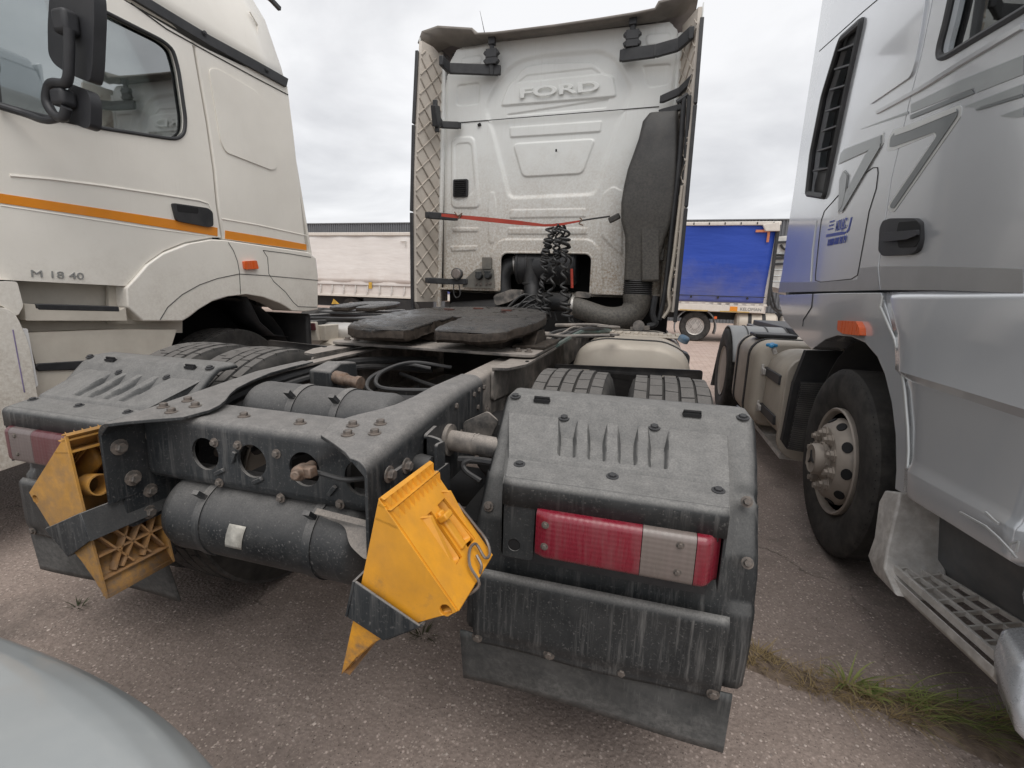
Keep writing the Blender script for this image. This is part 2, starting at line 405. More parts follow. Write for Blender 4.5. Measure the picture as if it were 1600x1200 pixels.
def mat_ground():
    k = N('worn_asphalt')
    big = k.noise(.55, 5, .6); mid = k.noise(4.5, 6, .65); fine = k.noise(60, 4, .7)
    base = k.mix(k.ramp(mid, .3, .7), (.215,.173,.153), (.315,.262,.234))
    base = k.mix(k.ramp(big, .38, .66, 0, .65), base, (.36,.285,.242))      # sandy, pinkish washes
    base = k.mix(k.ramp(fine, .35, .75, 0, .60), base, (.125,.098,.084))
    # aggregate showing through the binder
    vec = k.mapped((1,1,1))
    for sc, lo, hi, cc in ((95, .10, .02, (.56,.48,.42)), (190, .12, .04, (.44,.36,.31)), (60, .055, .02, (.58,.48,.43)), (130, .1, .02, (.05,.04,.035))):
        d = k.voro(sc, vec=vec); pick = k.voro(sc, out='Color', vec=vec)
        sp = k.n.new('ShaderNodeSeparateColor'); k.l.new(pick, sp.inputs[0])
        msk = k.math('MULTIPLY', k.ramp(d, .36, .22), k.ramp(sp.outputs[0], .72, .80))
        msk = k.math('MULTIPLY', msk, k.ramp(sp.outputs[1], 0, 1, .25, 1))
        base = k.mix(k.math('MULTIPLY', msk, .85), base, cc)
    # oil blots
    oil = k.ramp(k.noise(1.6, 4, .6), .58, .70, 0, .6)
    base = k.mix(oil, base, (.085,.072,.064))
    # hairline cracks
    ck = k.voro(.45, 'DISTANCE_TO_EDGE', vec=k.warp())
    base = k.mix(k.math('MULTIPLY', k.ramp(ck, .006, .002), k.ramp(k.noise(.8, 3), .45, .6, 0, .8)), base, (.045,.036,.030))
    # farther out the yard is bare pinkish sand and worn paving
    far = k.ramp(k.math('ADD', k.axis('Y'), k.ramp(k.noise(.5, 4), .3, .7, -1.2, 1.2)), 5.0, 9.0)
    pk = k.mix(k.ramp(k.noise(2.5, 6, .7), .3, .7), (.40,.30,.25), (.52,.41,.35))
    w = k.n.new('ShaderNodeTexBrick'); w.inputs['Scale'].default_value = 2.2; w.inputs['Mortar Size'].default_value = .025
    w.inputs['Color1'].default_value = (1,1,1,1); w.inputs['Color2'].default_value = (.86,.86,.86,1); w.inputs['Mortar'].default_value = (.62,.62,.62,1)
    k.l.new(k.tc.outputs['Object'], w.inputs['Vector'])
    mu = k.n.new('ShaderNodeMixRGB'); mu.blend_type = 'MULTIPLY'; mu.inputs[0].default_value = .7
    k.l.new(pk, mu.inputs[1]); k.l.new(w.outputs[0], mu.inputs[2])
    base = k.mix(far, base, mu.outputs[0])
    k.l.new(base, k.p.inputs['Base Color']); k.p.inputs['Roughness'].default_value = .88
    k.p.inputs['Specular IOR Level'].default_value = .3
    h = k.math('ADD', k.math('MULTIPLY', k.noise(120, 5, .7), .6), k.math('MULTIPLY', k.voro(75), .7))
    b1 = k.bump(h, .65, .006)
    k.l.new(k.bump(k.noise(6, 5, .6), .35, .03, b1), k.p.inputs['Normal'])
    return k.m
m_ground = mat_ground()
m_pebble = mat('pebble', (.46,.39,.345), .8, var=.5, vs=25, bump=.1)
m_soil = mat('dry_soil', (.19,.145,.112), .95, var=.4, vs=30, dust=.5, dcol=(.20,.155,.12), bump=.9, bs=60, spec=.2)
def mat_grass(name, a, b):
    k = N(name)
    oi = k.n.new('ShaderNodeNewGeometry')
    c = k.mix(oi.outputs['Random Per Island'], a, b)
    k.l.new(c, k.p.inputs['Base Color']); k.p.inputs['Roughness'].default_value = .6
    k.p.inputs['Specular IOR Level'].default_value = .25
    tl = k.n.new('ShaderNodeBsdfTranslucent'); k.l.new(c, tl.inputs[0])
    mx = k.n.new('ShaderNodeMixShader'); mx.inputs[0].default_value = .25
    k.l.new(k.p.outputs[0], mx.inputs[1]); k.l.new(tl.outputs[0], mx.inputs[2]); k.l.new(mx.outputs[0], k.out.inputs[0])
    return k.m
m_grass = mat_grass('green_grass', (.11,.16,.035), (.34,.37,.13))
m_straw = mat_grass('dry_grass', (.26,.19,.09), (.40,.31,.17))

# ================================================================ SETTING
import numpy as np
g = B(); g.grid(lambda u, v: ((u-.5)*600, -60 + v*560, GZ), 6, 6)
ground = g.make('ground', m_ground, smooth=0); ground['kind'] = 'structure'

# ---------------------------------------------------------------- shared small hardware
def bolt_mesh(r=.0098, h=.009, m=None, name='bolt'):
    b = B(); b.lathe([(0,0),(r*1.55,0),(r*1.55,.0025),(r*.95,.0032)], (0,0,0), (0,0,1), 14)
    b.lathe([(r,.003),(r,.003+h*.8),(r*.85,.003+h),(0,.003+h)], (0,0,0), (0,0,1), 6)
    return b.mesh(name, m or m_bolt, 30)
me_bolt = bolt_mesh()
me_bolt_small = bolt_mesh(.0075, .006)
me_bolt_plastic = bolt_mesh(.009, .005, m_plastic_clean)
def bolt(p, d, parent, me=None, s=1.):
    return stamp('bolt', me or me_bolt, p, parent, aim(d), (s,s,s))

# ================================================================ THE WHITE TRACTOR UNIT SEEN FROM BEHIND
ford = thing('tractor_unit', 'dirty white tractor unit seen from behind, with raised letters on its cab back', 'truck', (0, 1.8, GZ))

# ---- chassis rails: C channels rising slightly to the front
def ztop(y):
    k = [(.86,1.040),(1.4,1.105),(2.0,1.118),(4.8,1.14)]
    for (a,b),(c,d) in zip(k, k[1:]):
        if y <= c: return b+(d-b)*(y-a)/(c-a)
    return 1.14
def rail(s, y0, y1):
    loops = []
    for y in [y0 + (y1-y0)*i/24 for i in range(25)]:
        zt = ztop(y); zb = zt - .27 if y > 1.4 else zt - .27*(.80+.2*max(0,(y-.86)/.54))
        o, i, t, r = .405, .325, .009, .028
        P = [(i,zt)] + [(o-r+r*math.sin(a), zt-r+r*math.cos(a)) for a in [k*PI/10 for k in range(6)]]
        P += [(o-r+r*math.cos(a), zb+r-r*math.sin(a)) for a in [k*PI/10 for k in range(6)]] + [(i,zb),(i,zb+t)]
        P += [(o-t,zb+t+.02),(o-t,zt-t-.02),(i,zt-t)]
        loops.append([(s*x, y, z) for x, z in P])
    return B().loft(loops).make('frame_rail', m_frame_pale, ford)
for s in (-1, 1): rail(s, 1.32, 4.9)
# rear rail ends with the wide curved gusset flange on top
def rail_end(s):
    b = B()
    ys = [.865,.89,.92,.955,1.02,1.06,1.10,1.15,1.20,1.28,1.38,1.50,1.62]
    wid = [.045,.075,.125,.190,.212,.205,.185,.150,.124,.105,.095,.088,.085]
    loops = []
    for y, w in zip(ys, wid):
        zt = ztop(y)+.006; zb = zt-.235 - .05*max(0,min(1,(y-.86)/.5)); o, t, r = .411, .010, .040
        P = [(o-w,zt)] + [(o-r+r*math.sin(a), zt-r+r*math.cos(a)) for a in [k*PI/12 for k in range(7)]]
        P += [(o, zb), (o-t, zb), (o-t, zt-r)] + [(o-r, zt-t), (o-w, zt-t)]
        loops.append([(s*x, y, z) for x, z in P])
    b.loft(loops)
    o = b.make('rail_end', m_frame, ford, bevel=.002)
    for (y0,y1,z0,z1) in ((.955,1.04,.86,.985),(.90,.945,.84,.90)):
        b2 = B(); b2.plate(rpoly([(s*.411,y0,z0),(s*.411,y1,z0),(s*.411,y1,z1),(s*.411,y0,z1)], .015), (), (s*.010,0,0))
        b2.make('doubler_plate', m_frame, ford, bevel=.002)
for s in (-1, 1): rail_end(s)

# ---- rear crossmember with round lightening holes
b = B()
yf, zt, zb, r = .975, 1.048, .850, .028
xl, xr = -.392, .392
holes = [circ((x, yf, .950), .047, (1,0,0), (0,0,1), 24) for x in (-.178, -.018, .150, .318)]
b.plate(rpoly([(xl,yf,zb+r),(xr,yf,zb+r),(xr,yf,zt-r),(xl,yf,zt-r)], .004), holes, (0,.009,0))
prof = [(1.135,zt),(yf+r,zt)] + [(yf+r-r*math.sin(a), zt-r+r*math.cos(a)) for a in [k*PI/12 for k in range(1,7)]]
inn = [(yf+.009, zt-r), (yf+r, zt-.009), (1.135, zt-.009)]
b.loft([[(x, y, z) for y, z in prof+inn] for x in (xl, -.2, 0, .2, xr)])
prof2 = [(1.10,zb),(yf+r,zb)] + [(yf+r-r*math.sin(a), zb+r-r*math.cos(a)) for a in [k*PI/12 for k in range(1,7)]]
inn2 = [(yf+.009, zb+r), (yf+r, zb+.009), (1.10, zb+.009)]
b.loft([[(x, y, z) for y, z in prof2+inn2] for x in (xl, -.2, 0, .2, xr)])
b.make('rear_crossmember', m_frame, ford)
# web lugs under the holes and the fixings
for x, z, a in ((-.128,.905,.5),(.0,.898,.5),(.235,.905,.9),(-.075,.955,1.2)):
    b = B(); b.obox((x, yf-.004, z), (.034,.012,.010), (math.cos(a),0,math.sin(a)), (0,1,0)); b.make('stud', m_frame, ford, bevel=.002)
for x, z in ((-.140,.988),(-.135,.872),(.066,.982),(.070,.858),(.255,.87),(-.06,.99)):
    bolt((x, yf, z), (0,-1,0), ford, s=.88)
# bolts on the top faces
for x, y in ((-.105,1.045),(.085,1.045)): bolt((x, y, zt), (0,0,1), ford, s=1.1)
for s in (-1, 1):
    for x, y in ((.345,1.00),(.285,.975),(.262,1.03),(.325,1.06)):
        bolt((s*x, y, ztop(y)+.005), (0,0,1), ford, s=1.12)
# bolts on the outer web (right) and inner web (left)
for px, py in ((738,616),(746,609),(754,605),(710,634),(744,636),(729,665),(717,675),(752,681)):
    pass
WEB = [(0.405, 1.525, 1.063), (0.405, 1.576, 1.07), (0.405, 1.631, 1.069), (0.405, 1.365, 1.058), (0.405, 1.566, 1.008), (0.405, 1.474, 0.963), (0.405, 1.405, 0.959), (0.405, 1.628, 0.882), (0.405, 1.761, 1.058), (0.405, 1.828, 1.054), (0.405, 1.89, 1.052), (0.405, 1.775, 1.082), (0.405, 2.007, 1.049), (0.405, 1.681, 0.972)]
for p in WEB: bolt(p, (1,0,0), ford, s=1.0)
for p in [(0.412, 1.017, 0.982), (0.412, 0.935, 0.99)]: bolt((.421,p[1],p[2]), (1,0,0), ford, s=1.35)
for y, z in ((.905,.965),(.93,.865),(1.0,.975),(1.05,.88)): bolt((-.400, y, z), (1,0,0), ford, s=1.5)
# angle brackets on the outer webs that carry the plate
for s in (-1, 1):
    b = B()
    b.plate(rpoly([(s*.408,1.72,ztop(1.72)+.008),(s*.408,3.3,ztop(3.3)+.008),(s*.515,3.3,ztop(3.3)+.008),(s*.515,1.86,ztop(1.86)+.008),(s*.47,1.74,ztop(1.74)+.008)], .01), (), (0,0,.010))
    b.plate(rpoly([(s*.408,1.72,1.118),(s*.408,3.3,1.13),(s*.408,3.3,1.00),(s*.408,2.2,.965),(s*.408,1.72,1.00)], .02), (), (s*.010,0,0))
    b.make('angle_bracket', m_frame_pale, ford, bevel=.003)
    for y in (1.92,2.02,2.12): B().obox((s*.50, y, ztop(y)+.0195), (.012,.02,.003)).make('slot', m_black, ford)

# ---- fifth wheel mounting plate and fifth wheel
b = B(); b.plate(rpoly([(-.515,1.975,1.142),(.515,1.975,1.142),(.515,3.15,1.150),(-.515,3.15,1.150)], .05), (), (0,0,.014))
b.make('mounting_plate', m_frame_pale, ford, bevel=.003)
for s in (-1,1):
    for x, y in ((.47,2.06),(.42,2.06),(.47,2.5),(.43,2.56),(.47,2.62),(.47,3.0)):
        bolt((s*x, y, 1.158), (0,0,1), ford, s=1.2)
cy = 2.36
half = [(.035,-.02),(.046,-.13),(.060,-.40),(.085,-.438),(.32,-.445),(.42,-.40),(.47,-.28),(.495,-.12),(.495,.06),(.46,.22),(.38,.36),(.25,.45),(.1,.485)]
loop = [(x, y) for x, y in half] + [(-x, y) for x, y in half[::-1]]
# kingpin mouth closes behind the throat
loop = loop + [(-.025,.01),(.025,.01)]
def dens(l, st=.03):
    o = []
    for i, p in enumerate(l):
        q = l[(i+1) % len(l)]; n = max(1, int(math.hypot(q[0]-p[0], q[1]-p[1])/st))
        o += [(p[0]+(q[0]-p[0])*k/n, p[1]+(q[1]-p[1])*k/n) for k in range(n)]
    return o
loop = dens([(x*.94, y) for x, y in loop])
rnd = random.Random(3)
def ftop(x, y): return 1.283 + .085*y - (.10*max(0, -y-.34)) - .02*max(0, abs(x)-.42) + .012*(x/.5)
wob = [(rnd.uniform(-.002,.002), rnd.uniform(-.003,.003)) for _ in loop]
b = B()
tri = tessellate_polygon([[Vector((x,y,0)) for x, y in loop]])
top = [Vector((x, cy+y, ftop(x,y)+w[0])) for (x,y), w in zip(loop, wob)]
b.add(top, tri)
o_fw = b.make('fifth_wheel', m_grease, ford, smooth=60)
sub = o_fw.modifiers.new('thickness', 'SOLIDIFY'); sub.thickness = .012; sub.offset = -1
rings = []
for f, dz in ((1.0,-.002),(1.004,-.006),(1.004,-.036),(.97,-.050),(.94,-.052)):
    rings.append([Vector((x*f + w[0], cy+y*f + w[1], ftop(x,y)+dz+w[1]*.7)) for (x,y), w in zip(loop, wob)])
B().loft(rings, cap=False).make('fifth_wheel_skirt', m_greaserim, ford, smooth=28)
b = B()       # jaw and casting below the throat
b.lathe([(.09,0),(.09,.05),(.06,.055),(.045,.055)], (0,cy+.03,1.18), (0,0,1), 20)
b.box(-.12,.02,cy-.03,cy+.03,1.175,1.215); b.box(-.28,-.05,cy-.16,cy-.12,1.165,1.20)
b.box(-.33,-.20,cy-.25,cy+.2,1.157,1.20); b.box(.20,.33,cy-.25,cy+.2,1.157,1.20)
b.make('locking_jaw', m_greaserim, ford, bevel=.006)
for s in (-1,1):
    b = B(); b.plate([(s*.46,cy-.16,1.157),(s*.46,cy+.16,1.157),(s*.46,cy+.07,1.235),(s*.46,cy-.07,1.235)], (), (-s*.07,0,0))
    b.box(min(s*.36,s*.52),max(s*.36,s*.52),cy-.20,cy+.20,1.157,1.175)
    b.make('pedestal', m_greaserim, ford, bevel=.006)
b = B(); b.tube(bez([(.38,2.55,1.20),(.5,2.62,1.185),(.62,2.66,1.19),(.80,2.70,1.20)]), .010); b.lathe([(.028,0),(.028,.01)], (.80,2.70,1.2),(0,0,1),16)
b.make('release_handle', m_frame_pale, ford)
# orange paint scrapes / wear plates on top
m_wear = mat('red_wear_mark', (.16,.04,.025), .6, dust=.6, dcol=(.06,.05,.045))
for x, y in ((-.18,.30),(.18,.30),(-.02,.37)):
    B().obox((x, cy+y, ftop(x,y)+.003), (.06,.025,.004)).make('wear_mark', m_wear, ford)

# ---- air tanks
def air_tank(x0, x1, y, z, r, name='air_tank', straps=(.25,.78)):
    L = x1-x0; e = r*.42
    pr = [(0,0),(r*.35,.006),(r*.7,e*.35),(r*.93,e*.75),(r,e*1.15)]
    prof = pr + [(r,e*1.15+.004),(r*1.006,e*1.15+.006),(r*1.006,e*1.15+.012),(r,e*1.15+.014)]
    prof += [(rr, L-h) for rr, h in reversed([(r*1.0,e*1.15+.014),(r*1.006,e*1.15+.012),(r*1.006,e*1.15+.006),(r,e*1.15)] )]
    prof = prof + [(rr, L-h) for rr, h in reversed(pr)]
    b = B(); b.lathe(prof, (x0,y,z), (1,0,0), 40, up=(0,0,1))
    t = b.make(name, m_tank, ford, smooth=40)
    for f in straps:
        xs = x0+L*f
        b = B(); lp = []
        for a in range(41):
            an = a/40*2*PI
            lp.append([(xs+dx, y+math.sin(an)*(r+dr), z+math.cos(an)*(r+dr)) for dx, dr in ((-.012,0),(.012,0),(.012,.004),(-.012,.004))])
        b.loft(lp, cap=False); b.obox((xs, y-r*.72, z+r*.80), (.020,.012,.06), (1,0,0), (0,-.7,.7))
        b.make('tank_strap', m_frame, ford)
    return t
tank = air_tank(-.345,.335,1.035,.742,.114)
b = B(); lp = []
for i in range(9):
    a = math.radians(-102 + i*4.2); an = a
    lp.append([(x, 1.035+math.sin(an)*.1165, .742+math.cos(an)*.1165) for x in (-.075+.002*i, -.020+.002*i)])
b.loft(lp, closed=False); b.make('paper_label', m_paper, ford, solid=.001)
b = B(); b.lathe([(0,0),(.03,0),(.03,.015),(.012,.018),(.012,.03),(0,.03)], (.337,1.02,.735), (1,0,0), 12); b.make('drain_valve', m_brass, ford)
air_tank(-.285,.285,1.27,.995,.105, straps=(.38,.66))
# bracket plates that hang the lower tank
for x in (-.20,.19):
    b = B(); b.plate([(x-.03,1.0,.885),(x+.03,1.0,.885),(x+.03,1.09,.885),(x-.03,1.09,.885)], (), (0,0,-.03)); b.make('tank_bracket', m_frame, ford, bevel=.003)
b = B(); b.plate(rpoly([(.20,.93,.858),(.40,.93,.845),(.43,.90,.80),(.39,.88,.79),(.33,.90,.81),(.30,.93,.84)], .02), (), (0,.012,.01)); b.make('tow_bracket', m_frame_pale, ford, bevel=.002)

# ---- things inside the frame: valves, hoses, differential, axle
b = B(); b.loft([[(x,y,z) for x,y,z in l] for l in ([(-.27,1.52,1.03),(-.17,1.52,1.03),(-.17,1.52,1.10),(-.27,1.52,1.10)],[(-.26,1.60,1.02),(-.17,1.60,1.02),(-.18,1.60,1.125),(-.25,1.60,1.125)],[(-.26,1.72,1.02),(-.18,1.72,1.02),(-.19,1.72,1.11),(-.25,1.72,1.11)])])
b.make('brake_valve', m_frame, ford, bevel=.008)
b = B(); b.lathe([(.0,0),(.026,0),(.026,.05),(.020,.055),(.020,.10),(.026,.105),(.026,.125),(0,.125)], (-.17,1.55,1.075), (1,-.15,-.1), 12); b.make('valve_fitting', m_brass, ford)
for pts, r in (([(-.37,1.10,.99),(-.36,1.3,1.045),(-.345,1.6,1.075),(-.31,1.95,1.075),(-.1,2.3,1.05)], .019),
               ([(-.345,1.10,.97),(-.33,1.35,1.03),(-.315,1.62,1.055),(-.28,1.95,1.05),(-.1,2.25,1.0)], .014),
               ([(.30,1.62,1.03),(.12,1.55,1.02),(-.03,1.56,1.03),(-.10,1.70,1.06),(-.05,1.88,1.085),(.05,1.93,1.07)], .0085),
               ([(.33,1.68,1.05),(.15,1.63,1.035),(-.01,1.60,1.04),(-.085,1.74,1.07),(-.03,1.90,1.095),(.12,2.0,1.07)], .0085),
               ([(.36,1.9,1.0),(.1,1.95,.98),(-.2,2.1,1.0)], .010),
               ([(-.15,1.30,.88),(0,1.32,.90),(.2,1.30,.90),(.37,1.2,.93)], .016),
               ([(-.28,1.25,.86),(-.1,1.24,.945),(.1,1.24,.945),(.30,1.26,.93)], .018),
               ([(.355,.985,.955),(.30,.945,.955),(.24,.93,.967),(.20,.925,.975)], .0065),
               ([(.385,.96,.93),(.375,.955,.88),(.36,.96,.83),(.35,1.0,.80)], .013)):
    B().tube(bez(pts), r, 8).make('air_hose', m_hose, ford)
b = B(); b.lathe([(0,0),(.014,0),(.014,.05),(.020,.055),(.020,.09),(.012,.10),(.012,.115),(0,.115)], (.175,.975,.965), (.35,-1,.15), 10)
b.obox((.212,.905,.978), (.055,.026,.026), (1,-.1,.15)); b.make('test_connector', m_brass, ford, bevel=.004)
b = B()
b.lathe([(0,0),(.08,.02),(.19,.08),(.22,.16),(.19,.24),(.10,.30),(0,.31)], (-.05,1.64,.60), (0,1,0), 24)
b.lathe([(.085,-1.0),(.085,1.0)], (0,1.8,.59), (1,0,0), 18)
b.make('drive_axle', m_dark, ford)
for y in (1.34,2.9): B().box(-.325,.325,y,y+.10,.86,1.06 if y < 2 else 1.10).make('crossmember', m_dark, ford, bevel=.01)
for s in (-1,1):
    B().lathe([(0,0),(.10,0),(.135,.05),(.125,.11),(.14,.17),(.12,.24),(0,.24)], (s*.50,1.72,.70), (0,0,1), 20).make('air_spring', m_dark, ford)
    B().beam((s*.46,1.35,.66),(s*.46,2.9,.70),.07,.05).make('trailing_arm', m_dark, ford)

# ---- tyres: lathe body with separate tread lugs
def tyre_mesh(R, w, rim):
    h = w/2; b = B()
    prof = [(rim,-h*.72),(rim+.012,-h*.80),(rim+.05,-h*.93),((rim+R)/2,-h),(R-.055,-h*.97),(R-.022,-h*.90),(R-.010,-h*.80),(R-.012,-h*.4),(R-.012,h*.4),(R-.010,h*.80),(R-.022,h*.90),(R-.055,h*.97),((rim+R)/2,h),(rim+.05,h*.93),(rim+.012,h*.80),(rim,h*.72)]
    b.lathe(prof + [(rim,-h*.72)], (0,0,0), (1,0,0), 56, up=(0,0,1))
    return b.mesh('tyre', m_rubber, 40)
def tread_mesh(R, w, rows=5, n=46):
    b = B(); rr = random.Random(5); wr = w*.86/rows
    for k in range(rows):
        for i in range(n):
            a0 = 2*PI*(i + (.5 if k % 2 else 0) + rr.uniform(-.02,.02))/n; a1 = a0 + 2*PI/n*.93
            x0 = -w*.43 + k*wr + .003; x1 = x0 + wr - .006; sk = .004*((k%2)*2-1)
            drop = .004 if k in (0, rows-1) else 0
            P = []
            for rad, g in ((R-.016, 0), (R-drop, .002)):
                for x, a in ((x0+g,a0),(x1-g,a0+sk/R),(x1-g,a1+sk/R),(x0+g,a1)):
                    P.append((x, rad*math.sin(a), rad*math.cos(a)))
            b.add(P, [(4,5,6,7),(0,1,5,4),(1,2,6,5),(2,3,7,6),(3,0,4,7)])
    return b.mesh('tread_blocks', m_tread, 0)
me_tyre = tyre_mesh(.525, .295, .29); me_tread = tread_mesh(.525, .295)
def rim_mesh():
    b = B(); b.lathe([(.29,-.12),(.30,-.135),(.275,-.12),(.262,-.05),(.25,.02),(.17,.055),(.12,.055),(.11,.10),(0,.10)], (0,0,0), (1,0,0), 32)
    return b.mesh('rim', m_hub, 35)
me_rim = rim_mesh()
for s in (-1, 1):
    for x in (.722, 1.072):
        t = stamp('tyre', me_tyre, (s*x, 1.80, GZ+.550), ford, None, (1,1.047,1.047))
        tb = stamp('tread_blocks', me_tread, (s*x, 1.80, GZ+.550), t); tb['kind'] = 'stuff'
        q = Quaternion((0,0,1), PI if s < 0 else 0)
        stamp('rim', me_rim, (s*x, 1.80, GZ+.550), t, q)
    t = stamp('tyre', me_tyre, (s*1.05, 5.4, GZ+.525), ford); stamp('rim', me_rim, (s*1.05,5.4,GZ+.525), t, Quaternion((0,0,1), PI if s < 0 else 0))

# ---- rear mudguards with lamp housings
def smooth01(t): t = max(0, min(1, t)); return t*t*(3-2*t)
def mudguard(s):
    # main arched skin
    prof = [(1.46,1.112,.575,1.273),(1.38,1.108,.576,1.274),(1.345,1.082,.577,1.274),(1.25,.990,.580,1.272),(1.18,.925,.582,1.270),(1.15,.865,.580,1.270),(1.13,.82,.575,1.272),(1.122,.77,.568,1.275),(1.115,.69,.562,1.275),(1.11,.60,.556,1.274),(1.112,.49,.552,1.270)]
    b = B()
    nu = 30
    def fn(u, v):
        f = v*(len(prof)-1); i = min(int(f), len(prof)-2); t = f-i
        y, z, x0, x1 = (prof[i][k]+(prof[i+1][k]-prof[i][k])*t for k in range(4))
        x = x0+(x1-x0)*u
        e = min(u, 1-u)*(x1-x0)                       # turned-down side edges
        d = .018*(1-smooth01(e/.016)); y += d*(.4 if v < .3 else .9); z -= d*(.9 if v < .4 else 0)
        if u > .90 and .35 < v < .8: y += .012*smooth01((u-.90)/.03)
        return (s*x, y, z)
    b.grid(fn, nu*2, 50)
    m = b.make('mudguard', m_plastic, ford, smooth=50, solid=.008)
    # side skin towards the wheel
    b = B(); b.grid(lambda u, v: (s*(fn(1, v)[0]*s), fn(1, v)[1]+u*.16*(1-.0*v), fn(1, v)[2]-u*.01), 3, 50)
    b.make('mudguard_side', m_plastic, m, smooth=50, solid=.006)
    # lamp housing: sloping top with four grooves, rounded rear edge, box sides
    grooves = [.285,.425,.565,.70]
    A = (1.35, 1.074, .590, 1.206); C1 = (1.15, .988, .652, 1.194); D = (1.056, .972, .672, 1.180)
    def top(u, v):
        if v < .72: t = v/.72; p = [A[k]+(C1[k]-A[k])*t for k in range(4)]; 
        else:
            t = (v-.72)/.28; p = [C1[k]+(D[k]-C1[k])*t for k in range(4)]
        y, z, x0, x1 = p
        if v < .74:
            t = v/.72
            for g_ in grooves:
                c = g_ + .012*(1-t)
                w = smooth01(2.4-2.4*abs(u-c)/.050)*smooth01(min(t-.10, .86-t)/.03)
                z -= .025*w*(1-.35*smooth01((t-.3)/.5))
        if v > .70 and v < .735: z -= .006
        return (s*(x0+(x1-x0)*u), y, z)
    b = B(); b.grid(top, 180, 54)
    # rear face with the lamp window: hood lip and inner pillar
    R_ = .016
    fold = [(D[0]-R_*math.sin(a)-.0, D[1]-R_+R_*math.cos(a)) for a in [k*PI/12 for k in range(7)]]
    loops = [[(s*(D[2]+(D[3]-D[2])*u), y, z) for u in [i/20 for i in range(21)]] for y, z in fold + [(1.040,.910)]]
    b.loft(loops, cap=False, closed=False)
    h = b.make('lamp_housing', m_plastic, ford, smooth=45, solid=.006)
    b = B()
    yl = 1.04
    b.plate(rpoly([(s*.669,yl,.950),(s*.671,yl,.772),(s*.752,yl,.770),(s*.754,yl,.875),(s*.756,yl,.950)], .012),
            [circ((s*.704,yl,.805), .016, (1,0,0), (0,0,1), 16)], (0,.012,0))
    b.plate([(s*.670,1.04,.962),(s*.670,1.04,.772),(s*.650,1.13,.772),(s*.600,1.31,1.0),(s*.589,1.36,1.074),(s*.651,1.15,.986)], (), (s*.006,0,0))
    b.plate([(s*1.181,1.04,.962),(s*1.180,1.04,.78),(s*1.186,1.13,.78),(s*1.203,1.31,1.0),(s*1.208,1.36,1.074),(s*1.195,1.15,.986)], (), (-s*.006,0,0))
    b.box(min(s*.75,s*1.165), max(s*.75,s*1.165), 1.046, 1.052, .895, .925)
    b.make('housing_side', m_plastic, h, bevel=.002)
    b = B(); b.lathe([(.017,0),(.017,.03),(0,.03)], (s*.704,1.042,.805), (0,1,0), 16); b.make('screw_hole', m_black, h)
    # back wall behind the lamp
    b = B(); b.box(min(s*.66,s*1.16), max(s*.66,s*1.16), 1.085, 1.095, .74, .95); b.make('lamp_backing', m_plastic_clean, h)
    # tail lamp
    lx0, lx1, lz0, lz1, ly = .760, 1.172, .793, .914, 1.014
    L = thing_part('tail_lamp', ford)
    def lens(x0, x1, name, m, rl=.0, rr=.0):
        b = B(); n = 10; loops = []
        for i in range(n+1):
            u = i/n; x = x0+(x1-x0)*u
            yy = ly + (.040*smooth01((x-(x1-.045))/.045)**2 if rr else 0) + (.012*(1-smooth01((x-x0)/.02)) if rl else 0)
            r = .018
            P = [(yy+r,lz1)] + [(yy+r-r*math.sin(a), lz1-r+r*math.cos(a)) for a in [k*PI/8 for k in range(5)]] + [(yy+r-r*math.cos(a), lz0+r-r*math.sin(a)) for a in [k*PI/8 for k in range(5)]] + [(yy+r,lz0),(1.085,lz0),(1.085,lz1)]
            loops.append([(s*x, y, z) for y, z in P])
        return b.loft(loops).make(name, m, L, smooth=40)
    lens(lx0, 1.004, 'red_lens', m_redlens if s > 0 else m_redlens_dull, rl=1)
    lens(1.0055, 1.118, 'clear_lens', m_clearlens if s > 0 else m_clearlens_dull); lens(1.1195, lx1, 'side_lens', m_redlens if s > 0 else m_redlens_dull, rr=1)
    for x, z in ((.785,.885),(.785,.83),(1.085,.89),(1.085,.825)): bolt((s*x, ly+.002, z), (0,-1,0), L, me_bolt_small, .8)
    b = B(); b.box(min(s*.83,s*1.10), max(s*.83,s*1.10), ly+.001, ly+.004, .84, .845); b.make('lens_mark', m_redlens_dull, L)
    # lower apron and rubber flap
    b = B()
    def ap(u, v):
        x = .590+(1.215-.590)*u; z = .696+(.476-.696)*v; y = 1.082 - .014*smooth01(v/.06) + .010*smooth01((v-.75)/.2) + .004*math.sin(u*9)*v
        return (s*x, y, z)
    b.grid(ap, 30, 24)
    b.make('apron', m_plastic, ford, smooth=40, solid=.008)
    b = B()
    b.grid(lambda u, v: (s*(.545+.70*u), 1.088+.012*math.sin(u*4.2+.5)*v + .025*v, .490 - .178*v), 30, 8)
    b.make('rubber_flap', m_flap, ford, smooth=60, solid=.007)
    for x, y, z in ((.605,1.37,1.105),(1.245,1.37,1.105),(.766,1.325,1.064),(1.018,1.325,1.064)): bolt((s*x, y, z), (0,-.25,1), m, me_bolt_plastic, 1.2)
    for x, y, z in ((.690,1.12,.985),(.925,1.12,.985),(1.165,1.12,.985)): bolt((s*x, y, z), (0,-.15,1), m, me_bolt_plastic, 1.1)
    for x, y, z in ((1.24,1.19,.945),(1.245,1.13,.82),(.605,1.145,.85)): bolt((s*x, y-.012, z), (0,-1,.4), m, me_bolt_small, 1.2)
    for x in (.60,.80,.985,1.20): bolt((s*x, 1.076, .492), (0,-1,0), ford, me_bolt_small, 1.3)
